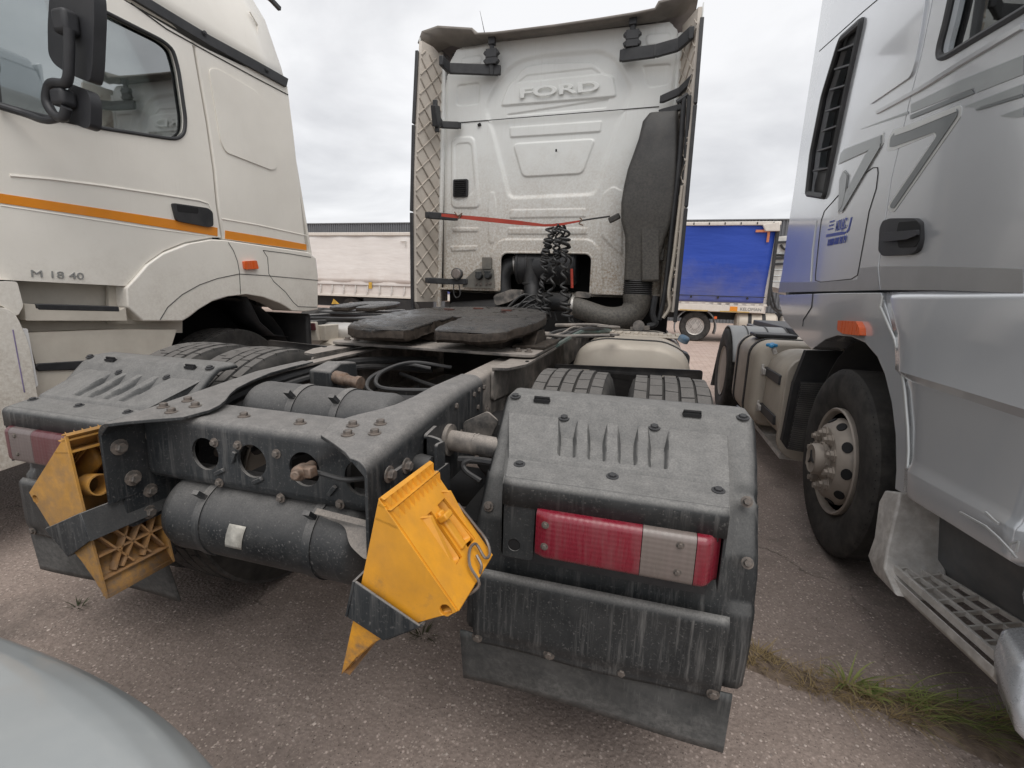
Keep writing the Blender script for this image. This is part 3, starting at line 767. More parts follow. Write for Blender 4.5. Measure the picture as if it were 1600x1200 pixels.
    for x in (.690,1.115):
        b = B(); b.tube([(s*(x-.022),1.365,1.10),(s*(x-.022),1.36,1.112),(s*(x+.022),1.36,1.112),(s*(x+.022),1.365,1.10)], .004, 6)
        b.box(min(s*(x-.024),s*(x+.024)), max(s*(x-.024),s*(x+.024)), 1.352, 1.374, 1.098, 1.1065)
        b.make('clip', m_black, m)
    # tube that carries the mudguard
    b = B(); b.tube([(s*.405,1.30,.965),(s*.50,1.29,.965),(s*.62,1.27,.965),(s*.80,1.25,.96)], .032, 18)
    b.lathe([(.05,0),(.05,.012)], (s*.411,1.30,.965), (s,0,0), 20)
    for x in (.50,.512): b.lathe([(.0335,0),(.0335,.006)], (s*x,1.29,.965), (s,-.1,0), 20)
    b.make('support_tube', m_frame_pale, ford, smooth=40)
    B().tube(bez([(s*.47,1.25,.925),(s*.53,1.25,.93),(s*.60,1.24,.932),(s*.70,1.22,.93)]), .012, 8).make('cable_conduit', m_hose, ford)
    B().tube(bez([(s*.55,1.22,.88),(s*.50,1.23,.90),(s*.49,1.24,.92),(s*.52,1.25,.935)]), .008, 8).make('cable_tie', m_hose, ford)
    b = B()      # folded bracket on the web
    b.plate(rpoly([(s*.414,1.13,1.03),(s*.47,1.13,1.02),(s*.47,1.13,.92),(s*.45,1.13,.86),(s*.414,1.13,.86)], .02), (), (0,.012,0))
    b.plate(rpoly([(s*.414,1.13,1.03),(s*.414,1.20,1.04),(s*.414,1.20,.86),(s*.414,1.13,.86)], .01), (), (s*.01,0,0))
    b.plate(rpoly([(s*.47,1.13,1.02),(s*.47,1.08,1.025),(s*.47,1.08,.93),(s*.47,1.13,.92)], .01), (), (s*.008,0,0))
    b.make('folded_bracket', m_frame, ford, bevel=.003)
    b = B(); b.lathe([(.03,0),(.034,.01),(.03,.045),(.02,.05),(0,.05)], (s*.412,1.09,.955), (s,0,0), 16); b.make('rubber_bush', m_hose, ford)
    b = B(); b.plate(rpoly([(s*.414,1.42,.94),(s*.50,1.44,.93),(s*.53,1.44,1.0),(s*.49,1.44,1.03),(s*.414,1.42,.99)], .01), (), (0,.01,0)); b.make('small_bracket', m_frame_pale, ford, bevel=.002)
    # front half of the wheel cover: black flap ahead of the tyres
    b = B()
    b.plate(rpoly([(s*.545,2.30,1.075),(s*1.235,2.30,1.095),(s*1.238,2.32,.97),(s*1.235,2.36,.70),(s*.55,2.36,.70)], .015),
            [rpoly([(s*x,2.30,1.058),(s*(x+.06),2.30,1.060),(s*(x+.06),2.30,1.050),(s*x,2.30,1.048)], .004) for x in (.66,1.06)], (0,.012,0))
    b.make('front_flap', mat_frontflap, ford, bevel=.003)
def thing_part(name, parent):
    o = bpy.data.objects.new(name, None); COL.objects.link(o); o.location = (0,0,0); adopt(o, parent); o.empty_display_size = .1
    return o
mat_frontflap = mat('shiny_black_flap', (.010,.010,.011), .35, dust=.12, speck=.1, bump=.05)
for s in (1, -.965): mudguard(s)

# ---- cab back: pressed sheet with embossed panels, modelled as a height field
YB = 4.45
def sdf(px, pz, poly):
    """signed distance to a polygon, negative inside"""
    d = np.full(px.shape, 1e9); inside = np.zeros(px.shape, bool); n = len(poly)
    for i in range(n):
        ax, az = poly[i]; bx, bz = poly[(i+1) % n]
        ex, ez = bx-ax, bz-az; wx, wz = px-ax, pz-az
        t = np.clip((wx*ex+wz*ez)/(ex*ex+ez*ez+1e-12), 0, 1)
        d = np.minimum(d, np.hypot(wx-ex*t, wz-ez*t))
        c = ((az <= pz) & (bz > pz)) | ((bz <= pz) & (az > pz))
        xi = ax + (pz-az)/(bz-az if abs(bz-az) > 1e-9 else 1e-9)*ex
        inside ^= c & (px < xi)
    return np.where(inside, -d, d)
def P2(pts, r=.03): return [(p.x, p.z) for p in rpoly(pts, r)]
NX, NZ = 300, 330
xs = np.linspace(-1.06, 1.06, NX+1); zs = np.linspace(1.435, 3.60, NZ+1)
GX, GZm = np.meshgrid(xs, zs)
H = np.zeros_like(GX)
def emboss(poly, h, soft=.016, ring=None, r=.03):
    global H
    d = sdf(GX, GZm, P2(poly, r))
    if ring: d = np.abs(d + ring) - ring
    t = np.clip(.5 - d/soft, 0, 1); H += .85*h*t*t*(3-2*t)
emboss([(-0.624, 4.45, 3.062), (-0.484, 4.45, 3.304), (-0.327, 4.45, 3.419), (-0.086, 4.45, 3.442), (0.408, 4.45, 3.43), (0.541, 4.45, 3.351), (0.684, 4.45, 3.107), (0.627, 4.45, 2.968), (0.568, 4.45, 2.822), (0.456, 4.45, 2.388), (0.417, 4.45, 2.293), (-0.362, 4.45, 2.278), (-0.403, 4.45, 2.413), (-0.526, 4.45, 2.83)], -.022, .045, r=.10)
emboss([(-0.471, 4.45, 3.068), (-0.409, 4.45, 3.221), (-0.255, 4.45, 3.367), (-0.083, 4.45, 3.382), (0.35, 4.45, 3.349), (0.431, 4.45, 3.254), (0.517, 4.45, 3.232), (0.555, 4.45, 3.072)], .016, .014)
emboss([(-0.321, 4.45, 3.245), (-0.235, 4.45, 3.299), (0.336, 4.45, 3.306), (0.42, 4.45, 3.255)], -.008, .010, r=.01)
emboss([(-0.414, 4.45, 2.995), (0.492, 4.45, 3.062), (0.475, 4.45, 2.994), (-0.402, 4.45, 2.984)], -.010, .010, r=.008)
emboss([(-0.381, 4.45, 2.887), (0.444, 4.45, 2.89), (0.439, 4.45, 2.804), (-0.372, 4.45, 2.801)], .012, .010, r=.012)
emboss([(-0.346, 4.45, 2.745), (0.399, 4.45, 2.75), (0.305, 4.45, 2.467), (-0.245, 4.45, 2.458)], .013, .012, ring=None, r=.05)
emboss([(-0.896, 4.45, 3.269), (-0.671, 4.45, 3.273), (-0.68, 4.45, 3.093), (-0.901, 4.45, 3.097)], -.010, .012)
emboss([(-0.848, 4.45, 3.482), (-0.657, 4.45, 3.49), (-0.656, 4.45, 3.423), (-0.854, 4.45, 3.43)], .009, .012)
emboss([(0.765, 4.45, 3.509), (0.954, 4.45, 3.504), (0.952, 4.45, 3.421), (0.771, 4.45, 3.429)], .009, .012)
emboss([(0.747, 4.45, 3.285), (0.979, 4.45, 3.283), (0.978, 4.45, 3.127), (0.818, 4.45, 3.116)], -.010, .012)
emboss([(-0.943, 4.45, 2.82), (-0.719, 4.45, 2.824), (-0.65, 4.45, 2.192), (-0.939, 4.45, 2.196)], .014, .014, r=.06)
emboss([(-0.91, 4.45, 2.768), (-0.744, 4.45, 2.771), (-0.698, 4.45, 2.336), (-0.906, 4.45, 2.237)], -.008, .012, r=.05)
emboss([(-0.352, 4.45, 2.17), (0.351, 4.45, 2.171), (0.356, 4.45, 2.1), (-0.35, 4.45, 2.096)], .008, .010, r=.008)
emboss([(-0.366, 4.45, 2.01), (0.378, 4.45, 2.006), (0.382, 4.45, 1.951), (-0.364, 4.45, 1.952)], .008, .010, r=.008)
emboss([(-0.54, 4.45, 1.328), (-0.531, 4.45, 1.782), (-0.438, 4.45, 1.906), (0.408, 4.45, 1.907), (0.517, 4.45, 1.807), (0.569, 4.45, 1.367)], .016, .020, r=.05)
emboss([(-0.924, 4.45, 2.013), (-0.66, 4.45, 2.012), (-0.672, 4.45, 1.976), (-0.923, 4.45, 1.977)], .010, .012, r=.01)
emboss([(-0.949, 4.45, 1.839), (-0.669, 4.45, 1.846), (-0.682, 4.45, 1.804), (-0.935, 4.45, 1.791)], .010, .012, r=.01)
emboss([(0.483, 4.45, 2.147), (0.501, 4.45, 2.297), (0.58, 4.45, 2.353), (0.676, 4.45, 2.303), (0.672, 4.45, 2.144), (0.7, 4.45, 1.765), (0.509, 4.45, 1.929)], .009, .016)
emboss([(-0.573, 4.45, 2.208), (-0.551, 4.45, 2.333), (-0.513, 4.45, 2.332), (-0.485, 4.45, 2.206), (-0.501, 4.45, 1.871), (-0.553, 4.45, 1.87)], .007, .014)
emboss([(-0.987, 4.45, 3.583), (-0.439, 4.45, 3.606), (-0.376, 4.45, 3.474), (-0.493, 4.45, 3.408), (-0.986, 4.45, 3.399)], .008, .03)
emboss([(0.582, 4.45, 3.56), (1.031, 4.45, 3.573), (1.056, 4.45, 3.457), (0.646, 4.45, 3.403), (0.538, 4.45, 3.461)], .008, .03)
H += .0015*np.sin(GX*5.1+1)*np.sin(GZm*3.7)
op = sdf((GX[:-1,:-1]+GX[1:,1:])/2, (GZm[:-1,:-1]+GZm[1:,1:])/2, [(a,b_) for a, b_ in rrect(-.430,.440,1.2,1.785,.07)])
# corner rounding at the top of the back
rd = sdf((GX[:-1,:-1]+GX[1:,1:])/2, (GZm[:-1,:-1]+GZm[1:,1:])/2, [(-1.06,1.3),(1.06,1.3),(1.045,3.3),(1.00,3.52),(.94,3.585),(-.80,3.585),(-.90,3.555),(-.97,3.45),(-1.03,3.2)])
b = B()
edge = np.clip((np.abs(GX)-.98)/.08, 0, 1)**2*.07
Yg = YB - H + edge
vs = np.stack([GX.ravel(), Yg.ravel(), GZm.ravel()], 1)
fs = [(j*(NX+1)+i, j*(NX+1)+i+1, (j+1)*(NX+1)+i+1, (j+1)*(NX+1)+i) for j in range(NZ) for i in range(NX) if op[j,i] > 0 and rd[j,i] < 0]
b.v = [tuple(map(float, v)) for v in vs]; b.f = fs
me = bpy.data.meshes.new('cab_back'); me.from_pydata(b.v, [], b.f)
bm_ = bmesh.new(); bm_.from_mesh(me); bmesh.ops.delete(bm_, geom=[v for v in bm_.verts if not v.link_faces], context='VERTS'); bm_.to_mesh(me); bm_.free()
me.materials.append(m_fordwhite); me.polygons.foreach_set('use_smooth', [True]*len(me.polygons)); me.update()
cab_back = bpy.data.objects.new('cab_back', me); COL.objects.link(cab_back); adopt(cab_back, ford)
# rolled lip round the opening
lip = [(-.430,YB-.016,1.435)] + [(a, YB-.016, c) for a, c in reversed(rrect(-.430,.440,1.2,1.785,.07)[:12])] + [(.440,YB-.016,1.435)]
B().tube(lip, .010, 8).make('opening_lip', m_fordwhite, cab_back)
# bottom edge return
for x0, x1 in ((-1.05,-.43),(.44,1.05)): B().box(x0, x1, YB-.012, YB+.05, 1.422, 1.440).make('bottom_flange', m_fordwhite, cab_back, bevel=.004)
# horizontal joint
b = B(); b.beam((-0.866, 4.446, 2.949), (0.912, 4.446, 2.965), .004, .006); b.make('panel_joint', m_dark, cab_back)
text('raised_lettering', 'FORD', m_fordwhite, (0.057, 4.438, 3.15), .108, ((0.429, 4.43, 3.148)[0]-(-0.323, 4.43, 3.129)[0], 0, (0.429, 4.43, 3.153)[2]-(-0.324, 4.43, 3.145)[2]), (0,0,1), cab_back, extrude=.0003, bevel=.0024, sx=2.5, off=.001)
# vent louvre
vz0, vz1 = (-0.845, 4.43, 2.29)[2], (-0.847, 4.43, 2.45)[2]; vx0, vx1 = (-0.918, 4.43, 2.366)[0], (-0.768, 4.43, 2.363)[0]
b = B(); b.plate([(a, 4.425, c) for a, c in rrect(vx0, vx1, vz0, vz1, .015)], (), (0,.02,0)); v_ = b.make('vent', m_plastic_clean, cab_back, bevel=.003)
for i in range(8): B().obox(((vx0+vx1)/2, 4.420, vz0+.015+(vz1-vz0-.03)*i/7), (vx1-vx0-.03, .016, .006), (1,0,0), (0,-.6,1)).make('vent_slat', m_black, v_)
B().obox((0.065, 4.425, 2.66), (.014,.012,.02)).make('plug', m_black, cab_back); B().obox((-0.667, 4.44, 2.917), (.03,.02,.02), (1,0,.4)).make('plug', m_black, cab_back)

# ---- cab shell, roof and underside
b = B()
prof = [(-1.03,1.42),(-1.10,1.45),(-1.17,1.9),(-1.16,2.8),(-1.10,3.35),(-1.0,3.6),(1.0,3.6),(1.10,3.35),(1.16,2.8),(1.17,1.9),(1.10,1.45),(1.03,1.42)]
def shrink(f, dz): return [(x*f, z+dz) for x, z in prof]
b.loft([[(x, y, z) for x, z in shrink(f, dz)] for y, f, dz in ((4.53,.97,-.02),(4.60,1.0,0),(5.2,1.0,.05),(6.2,1.0,-.05),(6.55,.96,-.35))], cap=False)
b.add([(x*.96, 6.55, z-.35) for x, z in prof], [tuple(range(len(prof)))])
b.make('cab_shell', m_fordwhite, ford, smooth=40)
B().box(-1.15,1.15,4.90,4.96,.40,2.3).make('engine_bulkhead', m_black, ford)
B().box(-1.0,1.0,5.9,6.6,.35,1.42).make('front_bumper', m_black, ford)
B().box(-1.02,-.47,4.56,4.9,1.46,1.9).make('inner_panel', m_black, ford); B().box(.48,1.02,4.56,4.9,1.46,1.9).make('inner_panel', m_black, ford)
# roof rim that overhangs the cab back
topl = [(-1.196, 4.28, 3.564), (-1.158, 4.28, 3.651), (-1.01, 4.28, 3.676), (-0.693, 4.28, 3.627), (-0.663, 4.28, 3.585), (-0.5, 4.28, 3.573), (-0.219, 4.28, 3.573), (0.042, 4.28, 3.574), (0.364, 4.28, 3.581), (0.667, 4.28, 3.592), (0.825, 4.28, 3.605), (0.85, 4.28, 3.65), (0.971, 4.28, 3.662), (1.135, 4.28, 3.672)]
low = [(-1.151, 4.42, 3.517), (-0.943, 4.42, 3.586), (-0.849, 4.42, 3.567), (-0.697, 4.42, 3.568), (-0.606, 4.42, 3.579), (-0.458, 4.42, 3.585), (-0.199, 4.42, 3.583), (0.014, 4.42, 3.581), (0.348, 4.42, 3.585), (0.663, 4.42, 3.589), (0.857, 4.42, 3.591), (0.929, 4.42, 3.606), (0.992, 4.42, 3.603), (1.057, 4.42, 3.632)]
b = B(); b.loft([topl, [tuple((Vector(p)*.5+Vector(q)*.5+Vector((0,-.01,.012)))) for p, q in zip(topl, low)], low], cap=False, closed=False)
b.loft([topl, [(p[0], p[1]+.25, p[2]+.03) for p in topl], [(p[0]*.97, p[1]+1.6, p[2]+.12) for p in topl]], cap=False, closed=False)
b.make('roof_rim', m_roofrim, ford, smooth=50, solid=.02)
# ---- side fairings
def fairing(s):
    zz = [1.30+i*(3.42-1.30)/12 for i in range(13)]
    def xo(z): return s*(1.178 - .012*max(0, z-2.6))           # outer rear edge
    def xi(z): return s*(1.095 - .05*max(0, (z-1.3)/2.1))     # where it meets the cab back
    def yo(z): return 4.12 + .10*max(0, (z-2.4))
    b = B()
    b.loft([[(xi(z), YB+.02, z), (xo(z)-s*.028, yo(z), z), (xo(z), yo(z), z), (xo(z)+s*.02, YB+.4, z)] for z in zz + [3.56]])
    f = b.make('side_fairing', m_fairing, ford)
    # skin outside
    b = B(); b.loft([[(xo(z)+s*.003, yo(z)+.02, z), (xo(z)+s*.012, yo(z)+.02, z), (xo(z)+s*.03, YB+.5, z), (xo(z)+s*.02, YB+.5, z)] for z in zz + [3.6]]); b.make('fairing_skin', m_fordwhite, f)
    # rubber edge strips, three lengths
    for z0, z1 in ((1.22,2.10),(2.115,2.85),(2.865,3.47)):
        b = B(); b.loft([[(xo(z)-s*.012, yo(z)-.035, z), (xo(z)+s*.018, yo(z)-.035, z), (xo(z)+s*.018, yo(z)+.04, z), (xo(z)-s*.002, yo(z)+.01, z)] for z in (z0, z1)])
        b.make('edge_strip', m_plastic_clean, f, bevel=.004)
    # diagonal stiffening ribs on the inner face
    def pt(u, z):
        a = Vector((xi(z), YB+.02, z)); c = Vector((xo(z)-s*.028, yo(z), z)); return a.lerp(c, u) + Vector((-s*.004, -.002, 0))
    for k in range(-3, 15):
        z0 = 1.30+.165*k
        for up in (1, -1):
            P = []
            for i in range(7):
                u = i/6; z = z0 + (.30*u if up > 0 else .30*(1-u))
                if 1.31 < z < 3.50: P.append(pt(u, z))
            if len(P) > 1: B().tube(P, .006, 5).make('stiffening_rib', mat_rib, f)
    # bright inner edge of the cab corner
    b = B(); b.tube([(xi(z)-s*.012, YB+.020, z) for z in (1.25,2.0,2.8,3.3,3.5)], .026, 8); b.make('cab_edge_trim', m_fordwhite, f)
mat_rib = mat('rib_plastic', (.50,.45,.39), .6, dust=.3, dcol=(.3,.26,.22))
for s in (-1, 1): fairing(s)
# ---- black fairing stays
def stay(pts, w, h, m=None):
    b = B()
    for p, q in zip(pts, pts[1:]): b.beam(p, q, w, h); 
    for p in pts: b.obox(p, (.04,.03,h*.9), (1,0,0))
    return b.make('fairing_stay', m or m_plastic_clean, ford, bevel=.006)
stay([(-0.936, 4.2, 3.368), (-0.908, 4.3, 3.346), (-0.474, 4.38, 3.327)], .03, .085)
stay([(0.589, 4.36, 3.336), (0.854, 4.33, 3.331), (1.02, 4.3, 3.347), (1.104, 4.22, 3.381)], .03, .095)
stay([(-1.018, 4.22, 2.973), (-0.994, 4.33, 2.901), (-0.853, 4.4, 2.909)], .03, .06)
stay([(-0.996, 4.2, 3.017), (-0.996, 4.24, 2.857)], .05, .10)
stay([(-1.064, 4.18, 2.091), (-0.868, 4.38, 2.097)], .04, .06)
stay([(-1.061, 4.17, 1.503), (-0.917, 4.32, 1.499), (-0.764, 4.4, 1.505)], .035, .055)
stay([(0.933, 4.36, 2.988), (1.061, 4.33, 3.024), (1.148, 4.22, 3.07)], .03, .06)
stay([(0.932, 4.36, 2.889), (1.072, 4.33, 2.907)], .03, .05)
for x0, y0, x1, y1 in ((770,55,767,118),(989,24,986,92)):
    b = B(); p, q = Vector((-0.526, 4.34, 3.584)) if x0 == 770 else Vector((0.657, 4.34, 3.61)), Vector((-0.534, 4.36, 3.283)) if x0 == 770 else Vector((0.665, 4.36, 3.301))
    b.beam(p, q, .04, .030)
    for t in (.12,.45,.62):
        c = p.lerp(q, t); b.obox(c, (.10 if t > .3 else .06,.05,.07), (1,0,0))
    for t, sg in ((.45,1),(.62,-1),(.45,-1),(.62,1)):
        c = p.lerp(q, t); b.obox(c+Vector((sg*.045,0,0)), (.05,.04,.03), (1,0,sg*.7*(1 if t<.5 else -1)))
    b.make('roof_stay', m_plastic_clean, ford, bevel=.005)
# aerial
B().tube([(-0.801, 4.9, 3.905), (-0.87, 4.95, 4.121)], [.004,.0015], 5).make('aerial', m_dark, ford)

# ---- socket panel at lower left of the cab back
b = B()
b.plate(rpoly([(-0.803, 4.4, 1.449), (-0.777, 4.4, 1.523), (-0.66, 4.4, 1.628), (-0.485, 4.4, 1.631), (-0.468, 4.4, 1.446)], .02), (), (0,.012,0))
b.plate(rpoly([(-0.596, 4.38, 1.734), (-0.507, 4.38, 1.735), (-0.504, 4.38, 1.629), (-0.594, 4.38, 1.628)], .006), (), (0,.04,0))
b.make('socket_panel', mat('grey_bracket', (.14,.135,.12), .5, dust=.5, dcol=(.27,.24,.2), speck=.2), ford, bevel=.003)
for c in [(-0.622, 4.39, 1.562), (-0.532, 4.39, 1.57)]:
    b = B(); b.lathe([(.0,0),(.034,0),(.04,.012),(.03,.05),(0,.05)], (c[0], 4.40, c[2]), (0,-1,0), 20); b.box(c[0]-.03,c[0]+.03,4.35,4.37,c[2]+.02,c[2]+.04); b.make('trailer_socket', m_plastic, ford, bevel=.003)
for c in [(-0.656, 4.395, 1.483), (-0.61, 4.395, 1.484), (-0.551, 4.395, 1.486), (-0.512, 4.395, 1.493)]: bolt(c, (0,-1,0), ford, me_bolt, 1.0)
c = (-0.82, 4.34, 1.574)
b = B(); b.lathe([(0,0),(.05,0),(.055,.01),(.055,.05),(0,.05)], c, (0,-1,0), 20); b.make('work_lamp', m_plastic, ford, bevel=.004)
b = B(); b.lathe([(.046,.05),(.04,.056),(0,.058)], c, (0,-1,0), 20); b.make('lamp_lens', m_clearlens, ford)
B().tube(bez([(-0.866, 4.34, 1.501), (-0.865, 4.34, 1.391), (-0.838, 4.34, 1.349), (-0.798, 4.34, 1.381), (-0.812, 4.34, 1.472)]), .006, 6).make('lamp_cable', m_hose, ford)

# ---- intake snorkel on the right of the cab back
sec = [(1017,1060,170,.05),(1005,1061,185,.16),(998,1061,215,.20),(990,1061,240,.22),(982,1059,262,.24),(975,1058,290,.25),(972,1056,318,.26),(971,1053,345,.25),(976,1045,375,.23),(977,1036,400,.22),(975,1024,436,.20)]
SN = [((0.838, 4.25, 2.877),(1.064, 4.25, 2.843)), ((0.795, 4.25, 2.809),(1.072, 4.25, 2.806)), ((0.775, 4.25, 2.677),(1.086, 4.25, 2.661)), ((0.74, 4.25, 2.548),(1.093, 4.25, 2.533)), ((0.708, 4.25, 2.437),(1.094, 4.25, 2.423)), ((0.687, 4.25, 2.303),(1.096, 4.25, 2.292)), ((0.676, 4.25, 2.173),(1.098, 4.25, 2.165)), ((0.686, 4.25, 2.03),(1.091, 4.25, 2.026)), ((0.728, 4.25, 1.895),(1.053, 4.25, 1.896)), ((0.739, 4.25, 1.749),(1.025, 4.25, 1.752)), ((0.743, 4.25, 1.553),(0.99, 4.25, 1.559))]
TH = [.10,.14,.16,.18,.20,.21,.22,.22,.21,.20,.18]
b = B(); loops = []
for (a, c), t in zip(SN, TH):
    y1 = 4.40; y0 = y1-t
    loops.append([(x, yy, a[2]) for x, yy in rrect(a[0], c[0], y0, y1, .035, 4)])
b.loft(loops); m_snork = mat('snorkel_plastic', (.022,.022,.023), .5, dust=.16, up=.3, speck=.45, dcol=(.22,.20,.17), bump=.15, bs=260, low=(1.4,2.8,.55))
sn = b.make('intake_snorkel', m_snork, ford, smooth=45)
b = B(); b.plate([(p[0], 4.185, p[2]) for p in [(0.794, 4.19, 2.15), (0.979, 4.19, 2.152), (1.032, 4.19, 1.542), (0.889, 4.19, 1.539), (0.839, 4.19, 2.025)]], (), (0,.03,0)); b.make('snorkel_panel', m_snork, sn, bevel=.015)
for c in [(1.023, 4.3, 2.125), (1.009, 4.3, 1.766)]: B().obox(c, (.09,.06,.10)).make('snorkel_lug', m_snork, sn, bevel=.01)
B().obox((0.622, 4.3, 2.064), (.10,.03,.05), (1,0,.5)).make('snorkel_lug', m_snork, sn, bevel=.01)
b = B(); a, c = (0.738, 4.25, 1.553), (0.985, 4.25, 1.559); e = (0.876, 4.25, 1.423)
cx, rx = (a[0]+c[0])/2, (c[0]-a[0])/2; lp = []
for i in range(17):
    rr = rx*(1.03 if i % 2 else .93); z = a[2] + (e[2]-a[2])*i/16
    lp.append([(cx+rr*math.cos(t*PI/12), 4.30+.75*rr*math.sin(t*PI/12), z) for t in range(24)])
b.loft(lp); b.make('bellows', m_hose, sn)
# elbow to the filter
el = bez([(cx, 4.30, e[2]), (cx-.005, 4.29, e[2]-.10), (cx-.08, 4.27, e[2]-.185), (cx-.25, 4.27, e[2]-.20), (0.371, 4.27, 1.294), (0.283, 4.28, 1.308)], 8)
rs = [rx*.98 + (0.085-rx*.98)*min(1, i/(len(el)-1)*1.1) for i in range(len(el))]
B().tube(el, rs, 20).make('intake_elbow', m_snork, sn)
c = (0.3, 4.28, 1.308); B().lathe([(.092,0),(.096,.004),(.096,.022),(.092,.026)], c, (1,0,0), 24).make('hose_clamp', m_silver, sn)
B().lathe([(.075,0),(.083,.01),(.075,.02),(.083,.03),(.075,.04),(.083,.05),(.075,.06),(.083,.08),(.08,.26)], (0.03, 4.3, 1.344), (1,0,.0), 20).make('intake_hose', m_hose, sn)
# air cleaner in the opening
b = B(); c = (-0.294, 4.55, 1.672)
b.lathe([(0,0),(.16,0),(.175,.01),(.175,.03),(.168,.035),(.168,.10),(.175,.105),(.175,.12),(.168,.125),(.168,.40),(.178,.405),(.178,.43),(.172,.435),(.172,.56),(.15,.58),(0,.58)], (c[0],4.60,c[2]), (1,0,0), 36, up=(0,0,1))
b.make('air_cleaner', m_plastic_clean, ford)
B().tube(bez([(c[0]+.02,4.60,c[2]+.02),(c[0]-.08,4.58,c[2]+.0),(c[0]-.14,4.56,c[2]-.08),(c[0]-.14,4.55,c[2]-.22),(c[0]-.10,4.55,c[2]-.34)]), .085, 18).make('cleaner_elbow', m_hose, ford)
B().lathe([(.090,0),(.094,.004),(.094,.02),(.090,.024)], (c[0]-.035,4.595,c[2]+.015), (1,0,.1), 24).make('hose_clamp', m_silver, ford)
B().tube(bez([(-0.15, 4.5, 1.73), (-0.135, 4.5, 1.523), (-0.104, 4.45, 1.374), (-0.072, 4.4, 1.196)]), .075, 16).make('down_pipe', m_hose, ford)
B().lathe([(.079,0),(.083,.003),(.083,.018),(.079,.02)], (-0.141, 4.5, 1.517), (0,.1,-1), 22).make('hose_clamp', m_dark, ford)
# black pipes and stays down the right fairing
for pts, r in (([(1.095, 4.2, 2.933), (1.105, 4.2, 2.482), (1.097, 4.2, 2.049), (1.087, 4.2, 1.492), (1.059, 4.2, 1.228)], .020), ([(1.131, 4.16, 2.925), (1.146, 4.16, 2.47), (1.149, 4.16, 1.993), (1.138, 4.16, 1.467)], .016),
               ([(1.047, 4.2, 2.9), (1.122, 4.2, 2.949)], .02), ([(1.011, 4.2, 1.427), (1.003, 4.2, 1.278), (1.031, 4.2, 1.199), (0.971, 4.2, 1.17)], .026)):
    B().tube(bez(pts, 6), r, 8).make('fairing_pipe', m_plastic_clean, ford)
B().tube(bez([(1.139, 4.12, 2.274), (1.133, 4.12, 2.036), (1.126, 4.12, 1.743), (1.112, 4.12, 1.466), (1.129, 4.12, 1.338), (1.087, 4.12, 1.248)], 6), .014, 6).make('bent_edge_trim', m_beige, ford)
# grab handles and clutter under the cab: engine lumps, hoses
rr = random.Random(11)
b = B()
b.lathe([(0,0),(.12,0),(.16,.05),(.16,.35),(.12,.42),(0,.42)], (-.45,4.55,1.12), (1,0,0), 20)
b.box(-.25,.35,4.5,4.9,1.0,1.28); b.lathe([(.1,0),(.1,.5)], (-.95,4.5,1.2), (1,0,.1), 18)
b.make('gearbox', m_dark, ford, bevel=.02)
b = B(); b.plate(rpoly([(-0.435, 4.25, 1.38), (-0.264, 4.25, 1.444), (-0.154, 4.25, 1.441), (-0.164, 4.25, 1.383), (-0.297, 4.25, 1.321), (-0.408, 4.25, 1.288)], .03), (), (0,.06,0)); b.make('gearbox_bracket', m_frame_pale, ford, bevel=.008)
b = B(); b.plate(rpoly([(0.329, 4.3, 1.445), (0.472, 4.3, 1.432), (0.458, 4.3, 1.387), (0.304, 4.3, 1.393)], .03), (), (0,.06,0)); b.make('gearbox_bracket', m_frame_pale, ford, bevel=.008)
for i in range(6):
    a = Vector((-0.233, 4.2, 1.33)) + Vector((i*.030, rr.uniform(-.1,.05), -.05))
    top_ = a + Vector((.06+rr.uniform(0,.05), .05, .07+rr.uniform(-.03,.05)))
    B().tube(bez([a+Vector((-.09,-.05,-.12)), a+Vector((-.04,-.02,-.02)), top_, top_+Vector((.10,.05,-.03)), top_+Vector((.16,.0,-.15))], 6), rr.choice([.008,.011]), 6).make('pneumatic_hose', m_hose, ford)
for i in range(5):
    x = -.75+.16*i
    B().lathe([(0,0),(.05,.0),(.06,.02),(.06,.10),(.04,.13),(0,.13)], (x, 4.05+.1*(i%2), 1.05+.03*(i%3)), (.2*(i%3),1,.1), 12).make('brake_fitting', rr.choice([m_dark, m_frame_pale]), ford)

# ---- coiled air and electric lines
def coil(top, bot, r, turns, wire, seed, tail=None):
    q = random.Random(seed); top, bot = Vector(top), Vector(bot); n = int(turns*14); P = []
    ph = q.uniform(0, 6); wobx = [q.uniform(-.02,.02) for _ in range(6)]; woby = [q.uniform(-.015,.015) for _ in range(6)]
    for i in range(n+1):
        t = i/n; tt = t + .035*math.sin(t*9+ph) ; c = top.lerp(bot, max(0, min(1, tt)))
        k = t*5; j = min(int(k), 4); f = smooth01(k-j)
        c = c + Vector((wobx[j]*(1-f)+wobx[j+1]*f, woby[j]*(1-f)+woby[j+1]*f, 0))
        a = t*turns*2*PI + ph; rr_ = r*(.8+.3*math.sin(t*7+ph))
        P.append(c + Vector((math.cos(a)*rr_, math.sin(a)*rr_, .012*math.sin(a*.5))))
    if tail: P += [Vector(x) for x in tail]
    return B().tube(P, wire, 6).make('coiled_line', m_hose, ford, smooth=60)
coil((0.088, 4.16, 1.991), (0.039, 4.1, 1.23), .034, 13, .0102, 1)
coil((0.133, 4.16, 1.99), (0.004, 4.12, 1.272), .028, 14, .0102, 2)
coil((0.184, 4.18, 1.993), (0.114, 4.08, 1.2), .034, 11, .0102, 3)
coil((0.228, 4.18, 2.003), (0.288, 4.08, 1.197), .040, 12, .0102, 4, [(0.327, 4.05, 1.184), (0.366, 4.05, 1.175), (0.342, 4.05, 1.212)])
coil((0.153, 4.2, 1.99), (0.125, 4.2, 1.521), .040, 5, .0102, 5)
coil((0.181, 4.2, 1.99), (0.279, 4.2, 1.606), .050, 3, .0102, 6)
